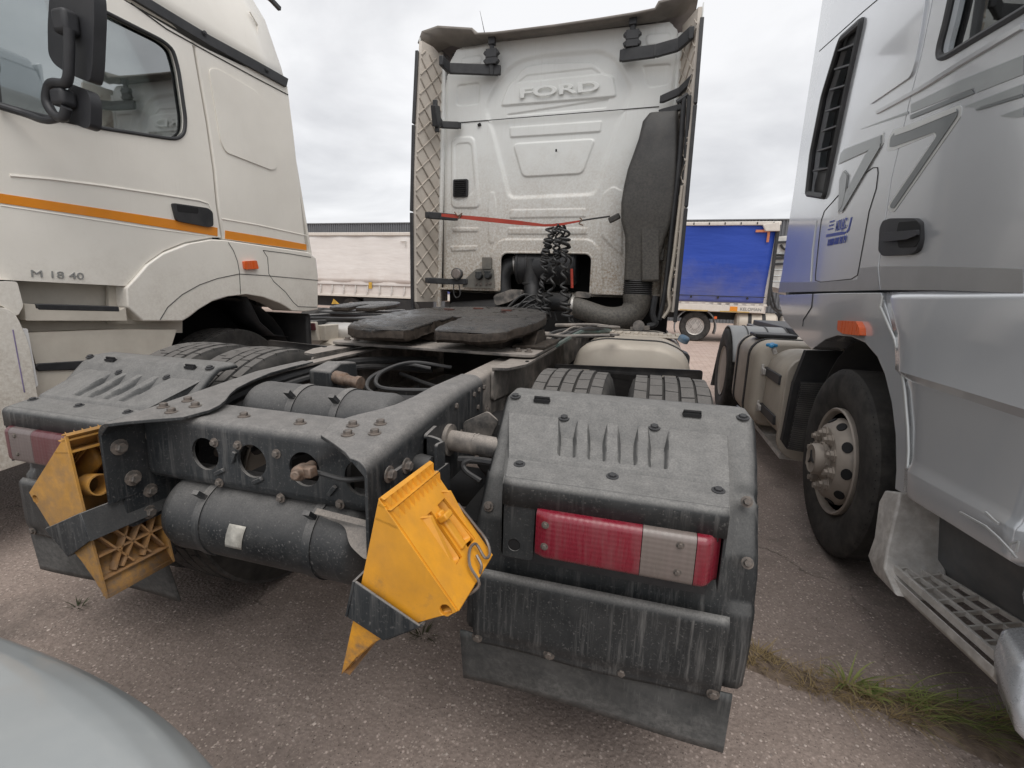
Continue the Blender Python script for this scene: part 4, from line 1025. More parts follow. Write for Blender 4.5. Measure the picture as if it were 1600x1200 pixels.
B().tube([(0.303, 4.15, 1.631), (0.317, 4.15, 1.47)], .012, 8).make('red_coupling', m_red, ford)

# ---- right fuel tank behind the drive wheels, catwalk clutter
b = B()
tp = [(.56,.62),(.60,.50),(.72,.46),(1.10,.46),(1.22,.52),(1.235,.64),(1.235,.98),(1.20,1.10),(1.08,1.155),(.72,1.155),(.60,1.12),(.56,1.0)]
tp = [(p.x, p.y) for p in rpoly([(x,z,0) for x, z in tp], .05, 3)]
b.loft([[(.9+(x-.9)*f, y, .8+(z-.8)*f) for x, z in tp] for y, f in ((2.72,.90),(2.735,.955),(2.76,.985),(2.80,1.0),(3.92,1.0),(3.97,.97),(3.98,.9))])
ft = b.make('fuel_tank', m_beige, ford, smooth=40)
for y in (2.95,3.75):
    b = B(); b.loft([[(.9+(x-.9)*f, yy, .8+(z-.8)*f) for x, z in tp] for yy, f in ((y,1.0),(y,1.012),(y+.06,1.012),(y+.06,1.0))], cap=False); b.make('tank_strap', m_dark, ft)
for i in range(9):
    for j in range(2): B().box(.72+i*.055, .75+i*.055, 3.35+j*.10, 3.42+j*.10, 1.157, 1.172).make('step_knob', m_beige, ford, bevel=.003)
B().box(.70,1.22,3.30,3.58,1.150,1.160).make('catwalk', m_beige, ford, bevel=.003)
b = B(); b.lathe([(0,0),(.036,0),(.036,.03),(.028,.04),(0,.04)], (1.20,3.30,1.135), (.4,-.3,1), 16); b.make('blue_cap', mat('blue_plastic', (.04,.11,.19), .5, dust=.7, dcol=(.3,.3,.3)), ford, bevel=.004)
b = B(); b.plate(rpoly([(1.12,3.22,1.10),(1.25,3.22,1.06),(1.25,3.22,.98),(1.12,3.22,.98)], .02), (), (0,.15,0)); b.make('rubber_cover', m_plastic_clean, ford, bevel=.01)
mat_cable_green = mat('green_cable', (.05,.09,.08), .5, dust=.5, dcol=(.3,.28,.25))
for i in range(5):
    x = .40+.035*i
    pts = [(x-.05, 2.5+rr.uniform(-.1,.1), 1.13), (x+.05, 2.75, 1.17+rr.uniform(0,.03)), (x+.10+rr.uniform(-.05,.1), 3.05, 1.18+rr.uniform(-.01,.03)), (x+.18, 3.4, 1.17), (x+.1, 3.9, 1.15)]
    B().tube(bez(pts, 6), rr.choice([.008,.010,.012]), 6).make('chassis_cable', rr.choice([m_hose, m_hose, m_frame_pale]) if i != 4 else mat_cable_green, ford)
b = B(); b.tube(bez([(.35,3.3,1.20),(.6,3.28,1.215),(.72,3.26,1.21)]), .012, 8); b.tube([(.72+.07*math.cos(a*PI/8), 3.26+.05*math.sin(a*PI/8), 1.21) for a in range(17)], .009, 6); b.make('pull_handle', m_frame_pale, ford)
b = B(); b.lathe([(0,0),(.045,0),(.045,.03),(0,.03)], (0.903, 3.9, 1.184), (0,-1,.2), 14); b.beam((0.841, 3.9, 1.161), (0.987, 3.9, 1.178), .05, .03); b.make('shutoff_valve', m_frame_pale, ford)
# left side: battery box and silencer below the cab
b = B(); b.box(-1.2,-.55,3.0,4.1,.45,1.0); b.make('battery_box', m_plastic, ford, bevel=.03)


# ================================================================ CREAM WHITE CAB-OVER TRUCK ON THE LEFT
left = thing('cabover_truck', 'cream white cab-over truck with orange stripe along its door, facing the camera on the left', 'truck', (-3.25, 3.05, GZ))
LX = -2.05
def each(name, builders, m, parent, **k): return [b.make(name, m, parent, **k) for b in builders]
# rear quarter panel of the cab side
b = B()
rearedge = [(-2.05, 3.616, 3.035), (-2.05, 3.66, 2.651), (-2.05, 3.693, 2.273), (-2.05, 3.736, 1.765), (-2.05, 3.75, 1.727)]
seam = [(-2.05, 2.86, 1.73), (-2.05, 2.841, 1.966), (-2.05, 2.838, 2.201), (-2.05, 2.814, 2.513), (-2.05, 2.79, 2.708), (-2.05, 2.766, 2.926)]
b.plate(rearedge + seam + [(-2.05, 2.756, 2.967)], (), (-.05,0,0))
qp = b.make('quarter_panel', m_cream, left, bevel=.012)
# rear wall and far side, roof, front so that the cab is a hollow shell
b = B()
b.plate([(LX-.02,3.84,1.70),(LX-.02,3.60,3.0),(-4.48,3.60,3.0),(-4.48,3.84,1.70)], (), (0,-.03,0))
b.plate([(LX-.02,3.86,1.20),(LX-.02,3.84,1.70),(-4.48,3.84,1.70),(-4.48,3.86,1.20)], (), (0,-.03,0))
b.make('cab_rear_wall', m_cream, left, bevel=.004)
b = B(); b.plate([(-4.5,1.25,1.0),(-4.5,3.84,1.0),(-4.5,3.60,3.0),(-4.5,1.45,3.0)], [[(-4.5,1.50,2.30),(-4.5,2.55,2.30),(-4.5,2.55,2.92),(-4.5,1.6,2.92)]], (.03,0,0)); b.make('far_side', m_cream, left)
b = B(); b.plate([(LX-.02,1.20,.9),(-4.48,1.20,.9),(-4.48,1.45,3.05),(LX-.02,1.45,3.05)], [[(LX-.15,1.32,2.02),(-4.35,1.32,2.02),(-4.35,1.43,2.88),(LX-.15,1.43,2.88)]], (0,.03,0)); b.make('front_wall', m_cream, left)
b = B(); b.plate([(LX-.15,1.33,2.02),(-4.35,1.33,2.02),(-4.35,1.44,2.88),(LX-.15,1.44,2.88)], (), (0,.006,0)); b.make('windscreen', m_glass, left)
b = B(); b.plate([(-4.49,1.52,2.3),(-4.49,2.54,2.3),(-4.49,2.54,2.91),(-4.49,1.6,2.91)], (), (.006,0,0)); b.make('far_window', m_glass, left)
b = B(); b.box(-4.45,LX-.20,1.3,3.8,1.37,1.41); b.make('cab_floor', m_black, left)
# door
door = [(-2.05, 2.737, 2.966), (-2.05, 2.745, 2.91), (-2.05, 2.77, 2.697), (-2.05, 2.793, 2.502), (-2.05, 2.817, 2.196), (-2.05, 2.819, 1.962), (-2.05, 2.839, 1.741), (-2.05, 2.759, 1.732), (-2.05, 2.558, 1.681), (-2.05, 2.396, 1.608), (-2.05, 2.277, 1.525), (-2.05, 2.189, 1.432), (-2.05, 2.138, 1.382), (-2.05, 1.826, 1.392), (-2.05, 1.563, 1.4)]
door = [(-2.05,1.22,3.03)] + door + [(-2.05,1.22,1.36)]
win = [(-2.05, 2.216, 2.869), (-2.05, 2.53, 2.875), (-2.05, 2.598, 2.856), (-2.05, 2.625, 2.754), (-2.05, 2.643, 2.462), (-2.05, 2.624, 2.375), (-2.05, 2.574, 2.325), (-2.05, 2.504, 2.308), (-2.05, 2.108, 2.246), (-2.05, 1.821, 2.216), (-2.05, 1.672, 2.214)]
win = [tuple(p) for p in rpoly([(-2.05,1.50,2.86)] + win + [(-2.05,1.42,2.20)], .05, 3)]
b = B(); b.plate(door, [win], (-.045,0,0)); dr = b.make('door', m_cream, left, bevel=.006)
b = B(); b.plate([(p[0]-.025, p[1], p[2]) for p in win], (), (-.005,0,0)); b.make('door_glass', m_glass, dr)
b = B(); b.tube(win + [win[0]], .011, 8); b.make('window_seal', m_plastic_clean, dr)
b = B(); b.beam((-2.075,1.66,2.18),(-2.085,1.70,2.88),.03,.05); b.make('quarterlight_bar', m_plastic_clean, dr)
# dark jamb behind the gap
b = B(); b.plate([(LX-.05,p[1]+dy,p[2]) for p, dy in [(q, .03) for q in seam]] + [(LX-.05,p[1]-.03,p[2]) for p in reversed(seam)], (), (-.02,0,0)); b.make('door_jamb', m_dark, left)
# swage line below the handle and pressed panel behind the door
b = B(); b.tube([(-2.052, 1.666, 1.897), (-2.052, 1.837, 1.918), (-2.052, 2.081, 1.937), (-2.052, 2.375, 1.953), (-2.052, 2.685, 1.968), (-2.052, 2.759, 1.96), (-2.052, 2.78, 1.912)], .008, 6); b.make('door_swage', m_cream, dr)
b = B(); b.tube([(-2.052, 1.611, 1.75), (-2.052, 1.872, 1.746), (-2.052, 2.31, 1.738), (-2.052, 2.711, 1.74)], .005, 6); b.make('door_swage', m_cream, dr)
b = B(); b.tube([(-2.052, 2.86, 1.873), (-2.052, 3.177, 1.876), (-2.052, 3.746, 1.86)], .007, 6); b.make('panel_swage', m_cream, qp)
pan = rpoly([(-2.05, 2.849, 2.849), (-2.05, 2.927, 2.878), (-2.05, 3.252, 2.861), (-2.05, 3.343, 2.813), (-2.05, 3.431, 2.356), (-2.05, 3.373, 2.323), (-2.05, 2.937, 2.341), (-2.05, 2.9, 2.399)], .04)
b = B(); b.plate([(LX+.008, p.y, p.z) for p in pan], (), (-.012,0,0)); b.make('pressed_panel', m_cream, qp, bevel=.006, seg=3)
# orange stripe in two lengths
b = B(); b.plate([(-2.047, 1.525, 1.805), (-2.047, 1.615, 1.805), (-2.047, 2.096, 1.809), (-2.047, 2.472, 1.811), (-2.047, 2.816, 1.805), (-2.047, 2.811, 1.747), (-2.047, 2.09, 1.759), (-2.047, 1.609, 1.761), (-2.047, 1.519, 1.762)], (), (-.004,0,0)); b.make('stripe', m_orange, dr)
b = B(); b.plate([(-2.047, 2.88, 1.795), (-2.047, 3.296, 1.793), (-2.047, 3.742, 1.782), (-2.047, 3.738, 1.732), (-2.047, 3.291, 1.732), (-2.047, 2.874, 1.736)], (), (-.004,0,0)); b.make('stripe', m_orange, qp)
# handle
b = B(); b.plate(rpoly([(-2.05, 2.477, 1.915), (-2.05, 2.739, 1.927), (-2.05, 2.777, 1.908), (-2.05, 2.773, 1.812), (-2.05, 2.735, 1.798), (-2.05, 2.496, 1.807)], .02), (), (.016,0,0)); hd = b.make('door_handle', m_plastic_clean, dr, bevel=.006)
b = B(); b.plate(rpoly([(-2.033, 2.506, 1.908), (-2.033, 2.663, 1.914), (-2.033, 2.659, 1.876), (-2.033, 2.51, 1.865)], .01), (), (-.004,0,0)); b.make('handle_recess', m_black, hd)
text('lettering', 'M 18 40', m_greyletter, (-2.047, 1.803, 1.432), .050, (0,1,-.02), (0,0,1), dr, extrude=.002, sx=1.45)
# fender with wheel arch
fo = [(-2.03, 2.13, 1.371), (-2.03, 2.181, 1.421), (-2.03, 2.268, 1.513), (-2.03, 2.387, 1.596), (-2.03, 2.55, 1.667), (-2.03, 2.745, 1.717), (-2.03, 2.852, 1.725), (-2.03, 3.742, 1.715)]
fo += [(-2.03, 3.842, 1.672), (-2.03, 3.858, 1.517), (-2.03, 3.836, 1.198), (-2.03, 3.668, 1.185), (-2.03, 3.498, 1.195)]
fo += [(-2.03, 3.431, 1.23), (-2.03, 3.352, 1.264), (-2.03, 3.169, 1.317), (-2.03, 3.011, 1.337), (-2.03, 2.851, 1.322), (-2.03, 2.706, 1.286), (-2.03, 2.599, 1.235), (-2.03, 2.521, 1.185), (-2.03, 2.462, 1.157)]
fo += [(-2.03, 2.205, 1.17), (-2.03, 2.124, 1.258)]
b = B(); b.plate(fo, (), (-.22,0,0)); fe = b.make('wheel_arch', m_cream, left, bevel=.018, seg=3)
def groove(pts, parent, r=.0024, m=None): return B().tube(pts, r, 5).make('panel_gap', m or m_dark, parent)
groove([(-2.029, 2.882, 1.71), (-2.029, 2.922, 1.655), (-2.029, 2.95, 1.583), (-2.029, 2.96, 1.508), (-2.029, 2.956, 1.341)], fe)
groove([(-2.029, 3.207, 1.684), (-2.029, 3.25, 1.633), (-2.029, 3.252, 1.502), (-2.029, 3.302, 1.442), (-2.029, 3.426, 1.36), (-2.029, 3.511, 1.273), (-2.029, 3.571, 1.233), (-2.029, 3.818, 1.222)], fe)
groove([(-2.029, 2.31, 1.173), (-2.029, 2.37, 1.253), (-2.029, 2.481, 1.335), (-2.029, 2.616, 1.401), (-2.029, 2.764, 1.449), (-2.029, 2.958, 1.489), (-2.029, 3.25, 1.487), (-2.029, 3.854, 1.47)], fe)
groove([(-2.029, 3.207, 1.684), (-2.029, 3.482, 1.683), (-2.029, 3.771, 1.673)], fe)
b = B(); b.plate(rpoly([(-2.03, 2.992, 1.585), (-2.03, 3.116, 1.599), (-2.03, 3.13, 1.536), (-2.03, 2.998, 1.524)], .01), (), (.022,0,0)); b.make('side_marker', m_orangelens, left, bevel=.006)
# arch liner and wheel
b = B()
arc = [(3.05+.68*math.cos(math.radians(a)), .60+.70*math.sin(math.radians(a))) for a in range(0,181,12)]
b.loft([[(x, y, z) for y, z in arc] for x in (-2.25,-2.9)], cap=False, closed=False); b.make('arch_liner', m_dark, left, solid=.01)
b = B(); b.loft([[(-2.2+dx, y, z) for y, z in ((3.18,1.32),(3.30,1.10),(3.45,.98),(3.62,.95))] for dx in (0,-.3)], cap=False, closed=False); b.make('mud_guard_flap', m_plastic_clean, left, solid=.01)
t = stamp('tyre', me_tyre, (-2.36,3.08,GZ+.50), left); stamp('tread_blocks', me_tread, (-2.36,3.08,GZ+.50), t)['kind'] = 'stuff'
stamp('rim', me_rim, (-2.36,3.08,GZ+.50), t)
t = stamp('tyre', me_tyre, (-4.25,3.05,GZ+.52), left); stamp('rim', me_rim, (-4.25,3.05,GZ+.52), t)
# entry steps
m_creamdull = mat('dusty_cream_plastic', (.60,.555,.48), .5, var=.08, dust=.35, dcol=(.42,.36,.30), streak=.2, up=.2, bump=.04)
b = B(); b.plate([(-2.16, 1.67, 1.401), (-2.16, 2.231, 1.381), (-2.16, 2.215, 1.243), (-2.16, 1.652, 1.269)], (), (-.02,0,0)); b.make('step_well', m_creamdull, left)
b = B(); b.plate([(-2.15, 1.638, 1.199), (-2.15, 2.561, 1.156), (-2.15, 2.552, 1.067), (-2.15, 1.629, 1.134)], (), (-.02,0,0)); b.make('step_well', m_creamdull, left)
b = B(); b.plate(rpoly([(-2.03, 1.631, 1.287), (-2.03, 1.674, 1.283), (-2.03, 1.674, 1.261), (-2.03, 2.071, 1.237), (-2.03, 2.11, 1.258), (-2.03, 2.111, 1.178), (-2.03, 1.625, 1.202)], .006), (), (-.16,0,0)); b.make('entry_step', m_creamdull, left, bevel=.005)
b = B(); b.plate([(-2.028, 1.676, 1.284), (-2.028, 2.073, 1.263), (-2.028, 2.073, 1.233), (-2.028, 1.683, 1.254)], (), (-.15,0,0)); b.make('step_tread', m_plastic_clean, left, bevel=.004)
b = B(); b.plate(rpoly([(-2.06, 1.64, 1.138), (-2.06, 2.057, 1.127), (-2.06, 2.44, 1.101), (-2.06, 2.357, 0.917), (-2.06, 2.262, 0.904), (-2.06, 1.655, 0.964)], .01), (), (-.10,0,0)); b.make('sill_panel', m_creamdull, left, bevel=.008)
b = B(); b.plate([(-2.05, 1.644, 0.966), (-2.05, 1.659, 0.978), (-2.05, 2.066, 0.954), (-2.05, 2.297, 0.917), (-2.05, 2.316, 0.897), (-2.05, 2.096, 0.895), (-2.05, 1.654, 0.938)], (), (-.16,0,0)); b.make('step_tread', m_plastic_clean, left, bevel=.004)
b = B(); b.plate(rpoly([(-2.06, 1.653, 0.951), (-2.06, 1.671, 0.938), (-2.06, 1.895, 0.908), (-2.06, 2.103, 0.893), (-2.06, 2.301, 0.882), (-2.06, 2.239, 0.333), (-2.06, 1.607, 0.533)], .01), (), (-.14,0,0)); b.make('lower_skirt', m_creamdull, left, bevel=.008)
b = B(); b.plate(rpoly([(-1.99, 1.548, 1.164), (-1.99, 1.606, 1.166), (-1.99, 1.612, 0.873), (-1.99, 1.551, 0.851)], .008), (), (-.10,0,0)); b.make('corner_strip', mat('white_strip', (.70,.69,.68), .45, var=.04, dust=.15, bump=.02), left, bevel=.006)
groove([(-1.985, 1.545, 1.164), (-1.985, 1.549, 0.852)], left, .003, mat('purple_stain', (.20,.16,.30), .6, bump=0))
b = B(); b.plate(rpoly([(-1.985,1.56,1.27),(-1.985,1.60,1.10),(-1.985,1.60,.60),(-1.985,1.55,.50),(-1.985,1.10,.46),(-1.985,.98,.6),(-1.985,1.0,1.3)], .06), (), (-.5,0,0)); b.make('front_bumper', m_cream, left, bevel=.05, seg=4)
b = B(); b.plate(rpoly([(-2, 1.467, 1.39), (-2, 1.601, 1.394), (-2, 1.61, 1.276), (-2, 1.581, 1.227), (-2, 1.549, 1.241), (-2, 1.532, 1.278), (-2, 1.453, 1.291)], .015), (), (-.3,0,0)); b.make('corner_panel', m_cream, left, bevel=.02, seg=3)
b = B(); b.box(-4.3,-2.4,1.0,1.3,.50,1.3); b.make('bumper_beam', m_cream, left, bevel=.04)
# rain rail and high roof
b = B(); rl = [(-2.03, 2.32, 3.009), (-2.03, 2.557, 3.002), (-2.03, 2.87, 2.994), (-2.03, 3.257, 3.002), (-2.03, 3.576, 3.009), (-2.03, 3.604, 3.082), (-2.03, 3.263, 3.074), (-2.03, 2.877, 3.059), (-2.03, 2.571, 3.062), (-2.03, 2.428, 3.065)]
b.plate(rl, (), (-.07,0,0)); rr_ = b.make('roof_rail', m_plastic_clean, left, bevel=.012)
for c in [(-2.025, 2.823, 3.048), (-2.025, 3.369, 3.047)]: bolt(c, (1,0,0), rr_, me_bolt_plastic, 1.2)
b = B(); zs_ = [(3.00,LX-.01,3.60),(3.15,LX-.02,3.56),(3.45,LX-.07,3.47),(3.75,LX-.20,3.32),(3.95,LX-.45,3.10),(4.02,-3.25,2.9)]
ys_ = [1.25,1.6,2.2,2.8]
def roofrow(y1): return [[(x, (1.3+.25*i) + (y-.0-(1.3+.25*i))*t, z) for t in [k/8 for k in range(9)]] for i, (z, x, y) in enumerate(zs_)]
b.loft(roofrow(0), cap=False, closed=False)
b.loft([[(x, y, z) for z, x, y in zs_], [(-6.5-x, y, z) for z, x, y in zs_]], cap=False, closed=False)
b.make('high_roof', m_cream, left, smooth=60, solid=.02)
groove([(-2.048, 2.359, 2.989), (-2.048, 2.566, 2.955), (-2.048, 2.882, 2.954), (-2.048, 3.271, 2.957), (-2.048, 3.608, 2.965)], left, .004)
# roof pressing and top fittings
b = B(); b.tube([(-2.09, 2.757, 3.218), (-2.09, 2.949, 3.232), (-2.09, 3.175, 3.249), (-2.09, 3.29, 3.231), (-2.09, 3.352, 3.233), (-2.09, 3.37, 3.364), (-2.09, 3.296, 3.422)], .006, 6); b.make('roof_pressing', m_cream, left)
b = B(); b.beam((-2.3, 3.77, 3.769), (-2.3, 3.863, 3.75), .03, .03); b.beam((-2.3, 3.77, 3.769), (-2.45,3.05,3.93), .03,.03); b.make('roof_bracket', m_plastic_clean, left)
# mirrors on the near front corner
mr = thing_part('mirror', left)
b = B(); b.plate(rpoly([(-1.755, 1.78, 2.822), (-1.559, 1.78, 2.796), (-1.52, 1.78, 2.667), (-1.533, 1.78, 2.58), (-1.584, 1.78, 2.376), (-1.611, 1.78, 2.317), (-1.658, 1.78, 2.331), (-1.752, 1.78, 2.366), (-1.829, 1.78, 2.411), (-1.858, 1.78, 2.455), (-1.836, 1.78, 2.573)], .03), (), (0,.055,0)); b.make('mirror_shell', m_mirror, mr, bevel=.025, seg=4, smooth=50)
b = B(); b.plate(rpoly([(-1.744, 1.78, 2.322), (-1.634, 1.78, 2.286), (-1.619, 1.78, 2.236), (-1.643, 1.78, 2.129), (-1.679, 1.78, 2.12), (-1.795, 1.78, 2.164), (-1.773, 1.78, 2.269)], .025), (), (0,.05,0)); b.make('mirror_shell', m_mirror, mr, bevel=.022, seg=4, smooth=50)
b = B(); b.tube(bez([(-1.623, 1.73, 2.514), (-1.647, 1.73, 2.4), (-1.683, 1.73, 2.303), (-1.775, 1.73, 2.305), (-1.812, 1.73, 2.275), (-1.827, 1.73, 2.227), (-1.795, 1.73, 2.175), (-1.739, 1.73, 2.155), (-1.705, 1.73, 2.197)], 6), .021, 10); b.make('mirror_arm', m_mirror, mr, smooth=60)
b = B(); b.tube(bez([(-1.759, 1.74, 2.16), (-1.845, 1.72, 2.147), (-1.97, 1.721, 2.183), (-2.03, 1.66, 2.2)], 8), .016, 10); b.make('mirror_stay', m_mirror, mr)
for p in ((108,38,48,40),(107,155,32,26)):
    c = (-1.673, 1.765, 2.549) if p[1] == 38 else (-1.753, 1.765, 2.243)
    b = B(); b.obox((c[0]+.012, 1.745, c[2]), (.085,.07,.10 if p[1]==38 else .075)); b.make('mirror_clamp', m_mirror, mr, bevel=.018, seg=3)
b = B(); b.plate(rpoly([(-2.12,1.52,2.2),(-2.12,1.62,2.2),(-2.14,1.66,2.85),(-2.14,1.56,2.85)], .03), (), (-.05,0,0)); b.make('pillar_cover', m_black, left)
# seats and wheel seen through the glass
b = B(); b.loft([[(x,y,z) for x,y,z in l] for l in ([(-2.35,2.52,1.9),(-2.80,2.52,1.9),(-2.80,2.66,1.9),(-2.35,2.66,1.9)],[(-2.35,2.60,2.35),(-2.80,2.60,2.35),(-2.80,2.72,2.35),(-2.35,2.72,2.35)],[(-2.42,2.62,2.55),(-2.70,2.62,2.55),(-2.70,2.72,2.55),(-2.42,2.72,2.55)])])
b.box(-2.82,-2.33,2.0,2.60,1.75,1.92); b.make('seat', m_dark, left, bevel=.04, seg=3)
b = B(); b.box(-4.4,-2.1,1.35,1.75,1.4,2.05); b.make('dashboard', m_dark, left, bevel=.05)
# chassis behind the cab
for x in (-3.68,-2.86): B().box(x,x+.08,3.6,8.4,.80,1.02).make('chassis_rail', m_frame, left, bevel=.01)
stamp('fifth_wheel', o_fw.data, (-3.25,4.2,-.12), left).modifiers.new('thickness','SOLIDIFY').thickness = .012
stamp('fifth_wheel_skirt', bpy.data.objects['fifth_wheel_skirt'].data, (-3.25,4.2,-.12), left)
b = B(); b.box(-3.8,-2.7,6.1,7.0,1.02,1.05); b.make('mounting_plate', m_frame, left)
b = B(); b.plate([(-2.873, 4.55, 1.007), (-2.64, 4.55, 1.019), (-2.61, 4.55, 0.803), (-2.748, 4.55, 0.795)], (), (0,.05,0)); b.plate([(-2.665, 4.6, 0.979), (-2.545, 4.6, 0.984), (-2.554, 4.6, 0.802), (-2.649, 4.6, 0.797)], (), (0,.25,0)); b.make('rear_wing', m_creamdull, left, bevel=.01)
b = B(); b.plate(rpoly([(-2.762, 4.53, 0.999), (-2.634, 4.53, 1.006), (-2.63, 4.53, 0.927), (-2.759, 4.53, 0.92)], .01), (), (0,.02,0)); b.make('tail_marker', m_redlens_dull, left, bevel=.004)
b = B(); b.lathe([(0,0),(.12,0),(.16,.03),(.16,.62),(.12,.65),(0,.65)], (-2.98,4.95,.83), (1,.15,0), 24); b.make('steel_reservoir', m_silver, left)
b = B(); b.lathe([(0,0),(.16,.02),(.20,.08),(.20,.5),(.16,.56),(0,.58)], (-2.55,4.6,.62), (0,1,0), 24); b.make('fuel_tank', m_beige, left)
b = B(); b.box(-3.2,-2.35,5.25,5.30,.93,.97); b.box(-3.3,-2.3,5.6,5.66,.95,1.0); b.make('catwalk', m_creamdull, left, bevel=.006)
for k in range(6):
    B().tube(bez([(-3.2+.05*k,4.3,1.05),(-3.05+.06*k,4.9,1.0+.02*(k%3)),(-2.8+.05*k,5.4,1.02),(-2.6,5.9+.1*k,1.0)], 5), .012, 6).make('chassis_hose', m_hose, left)
for s in (-1,1):
    for x in (.72,1.05):
        t = stamp('tyre', me_tyre, (-3.25+s*x,6.75,GZ+.525), left); stamp('rim', me_rim, (-3.25+s*x,6.75,GZ+.525), t, Quaternion((0,0,1), PI if s < 0 else 0))

B().box(-2.80,-2.74,2.0,3.9,.35,1.32).make('inner_guard', m_black, left)
B().box(-2.74,-2.08,3.74,3.80,.50,1.16).make('inner_guard', m_dark, left, bevel=.02)
B().box(-2.74,-2.16,2.16,2.36,.45,.98).make('inner_guard', m_dark, left, bevel=.02)
b = B(); b.plate([(-2.12, 2.095, 1.394), (-2.12, 2.349, 1.412), (-2.12, 2.318, 1.144), (-2.12, 2.067, 1.157)], (), (-.02,0,0)); b.make('step_well', m_creamdull, left)

# ================================================================ SILVER GREY TRUCK ON THE RIGHT
right = thing('cabover_truck', 'silver grey cab-over truck with big angular dark decals, facing the camera on the right', 'truck', (3.25, 2.95, GZ))
RX = 2.0
# side of the cab behind the door
seamB = [(2, 2.631, 2.669), (2, 2.636, 2.577), (2, 2.642, 2.483), (2, 2.679, 2.296), (2, 2.702, 2.146), (2, 2.726, 1.988), (2, 2.713, 1.759), (2, 2.701, 1.594), (2, 2.637, 1.483)]
louv = rpoly([(2, 3.778, 3.053), (2, 3.437, 2.99), (2, 3.514, 2.695), (2, 3.577, 2.397), (2, 3.64, 2.084), (2, 4.039, 2.177), (2, 4.07, 2.455), (2, 3.989, 2.799)], .03)
rear_e = [(2, 4.513, 1.486), (2, 4.479, 1.652), (2, 4.483, 1.957), (2, 4.46, 2.273), (2, 4.457, 2.613), (2, 4.432, 2.96), (2, 4.407, 3.291), (2, 4.387, 3.583)]
outer = rear_e + [(2.0,4.33,3.78),(2.0,2.76,3.78)] + seamB
b = B(); b.plate(outer, [louv], (.05,0,0)); sp = b.make('side_panel', m_silverpaint, right, bevel=.010, seg=3)
# air intake louvre
b = B(); b.plate([(2.09, p.y, p.z) for p in louv], (), (.02,0,0)); b.make('intake_screen', m_black, sp)
b = B(); b.tube([(1.997, p.y, p.z) for p in louv] + [(1.997, louv[0].y, louv[0].z)], .020, 8); b.make('intake_frame', m_plastic_clean, sp)
for (p, q) in zip([(2, 3.832, 3.005), (2, 3.818, 2.895), (2, 3.85, 2.787), (2, 3.879, 2.666), (2, 3.901, 2.551), (2, 3.939, 2.436), (2, 3.978, 2.318)], [(2, 3.484, 2.892), (2, 3.497, 2.791), (2, 3.522, 2.691), (2, 3.545, 2.585), (2, 3.585, 2.487), (2, 3.612, 2.378), (2, 3.636, 2.256)]):
    b = B(); b.beam((2.015,p[1],p[2]), (2.015,q[1],q[2]), .05, .012); b.make('louvre_blade', m_plastic_clean, sp, bevel=.003)
b = B(); b.plate([(2.03,p[1],p[2]) for p in [(2, 3.778, 3.053), (2, 3.483, 2.996), (2, 3.552, 2.899), (2, 3.832, 3.005)]], (), (.02,0,0)); b.make('louvre_cheek', m_plastic_clean, sp, bevel=.004)
b = B(); b.plate([(2.03,p[1],p[2]) for p in [(2, 4.036, 2.233), (2, 3.989, 2.341), (2, 3.811, 2.298), (2, 3.748, 2.109), (2, 4.025, 2.179)]], (), (.02,0,0)); b.make('louvre_cheek', m_plastic_clean, sp, bevel=.004)
# cab shell: rear wall, roof, far side, front
b = B(); b.box(2.03,4.5,4.38,4.42,1.46,3.9); b.make('cab_rear_wall', m_silverpaint, right, bevel=.02)
b = B(); b.plate([(4.5,1.2,1.1),(4.5,4.4,1.1),(4.5,4.4,3.8),(4.5,1.4,3.8)], [[(4.5,1.5,2.35),(4.5,2.4,2.35),(4.5,2.4,3.1),(4.5,1.6,3.1)]], (-.03,0,0)); b.make('far_side', m_silverpaint, right)
b = B(); b.plate([(2.03,1.2,.9),(4.48,1.2,.9),(4.48,1.45,3.8),(2.03,1.45,3.8)], [[(2.2,1.30,2.05),(4.3,1.30,2.05),(4.3,1.4,3.1),(2.2,1.4,3.1)]], (0,.03,0)); b.make('front_wall', m_silverpaint, right)
b = B(); b.plate([(2.2,1.31,2.05),(4.3,1.31,2.05),(4.3,1.41,3.1),(2.2,1.41,3.1)], (), (0,.006,0)); b.make('windscreen', m_glass, right)
b = B(); b.plate([(4.49,1.52,2.35),(4.49,2.39,2.35),(4.49,2.39,3.1),(4.49,1.6,3.1)], (), (-.006,0,0)); b.make('far_window', m_glass, right)
b = B(); b.loft([[(2.0,y,3.78),(2.05,y,3.9),(2.3,y,4.0),(4.2,y,4.0),(4.45,y,3.9),(4.5,y,3.78)] for y in (1.35,4.33)]); b.make('roof', m_silverpaint, right, bevel=.03)
b = B(); b.box(2.06,4.46,1.3,4.36,1.38,1.45); b.make('cab_floor', m_black, right)
# door with window
dseam = [(p[0], p[1]-.010, p[2]) for p in seamB]
win = [(2, 2.466, 2.605), (2, 2.474, 2.508), (2, 2.489, 2.438), (2, 2.486, 2.405), (2, 2.464, 2.382), (2, 2.416, 2.366), (2, 2.219, 2.343), (2, 2.001, 2.315)] + [(2.0,1.55,2.27),(2.0,1.62,3.0),(2.0,2.38,3.05)]
win = rpoly(win, .03, 2)
b = B(); b.plate(dseam[::-1] + [(2.0,2.75,3.3),(2.0,1.45,3.3),(2.0,1.28,1.46)], [win], (.045,0,0)); dr2 = b.make('door', m_silverpaint, right, bevel=.008, seg=2)
b = B(); b.plate([(2.03,p.y,p.z) for p in win], (), (.005,0,0)); b.make('door_glass', m_glass, dr2)
b = B(); b.tube(list(win)+[win[0]], .013, 8); b.make('window_seal', m_plastic_clean, dr2)
b = B(); b.plate([(2.05,p[1],p[2]) for p in seamB] + [(2.05,p[1]-.04,p[2]) for p in reversed(seamB)], (), (.01,0,0)); b.make('door_jamb', m_dark, right)
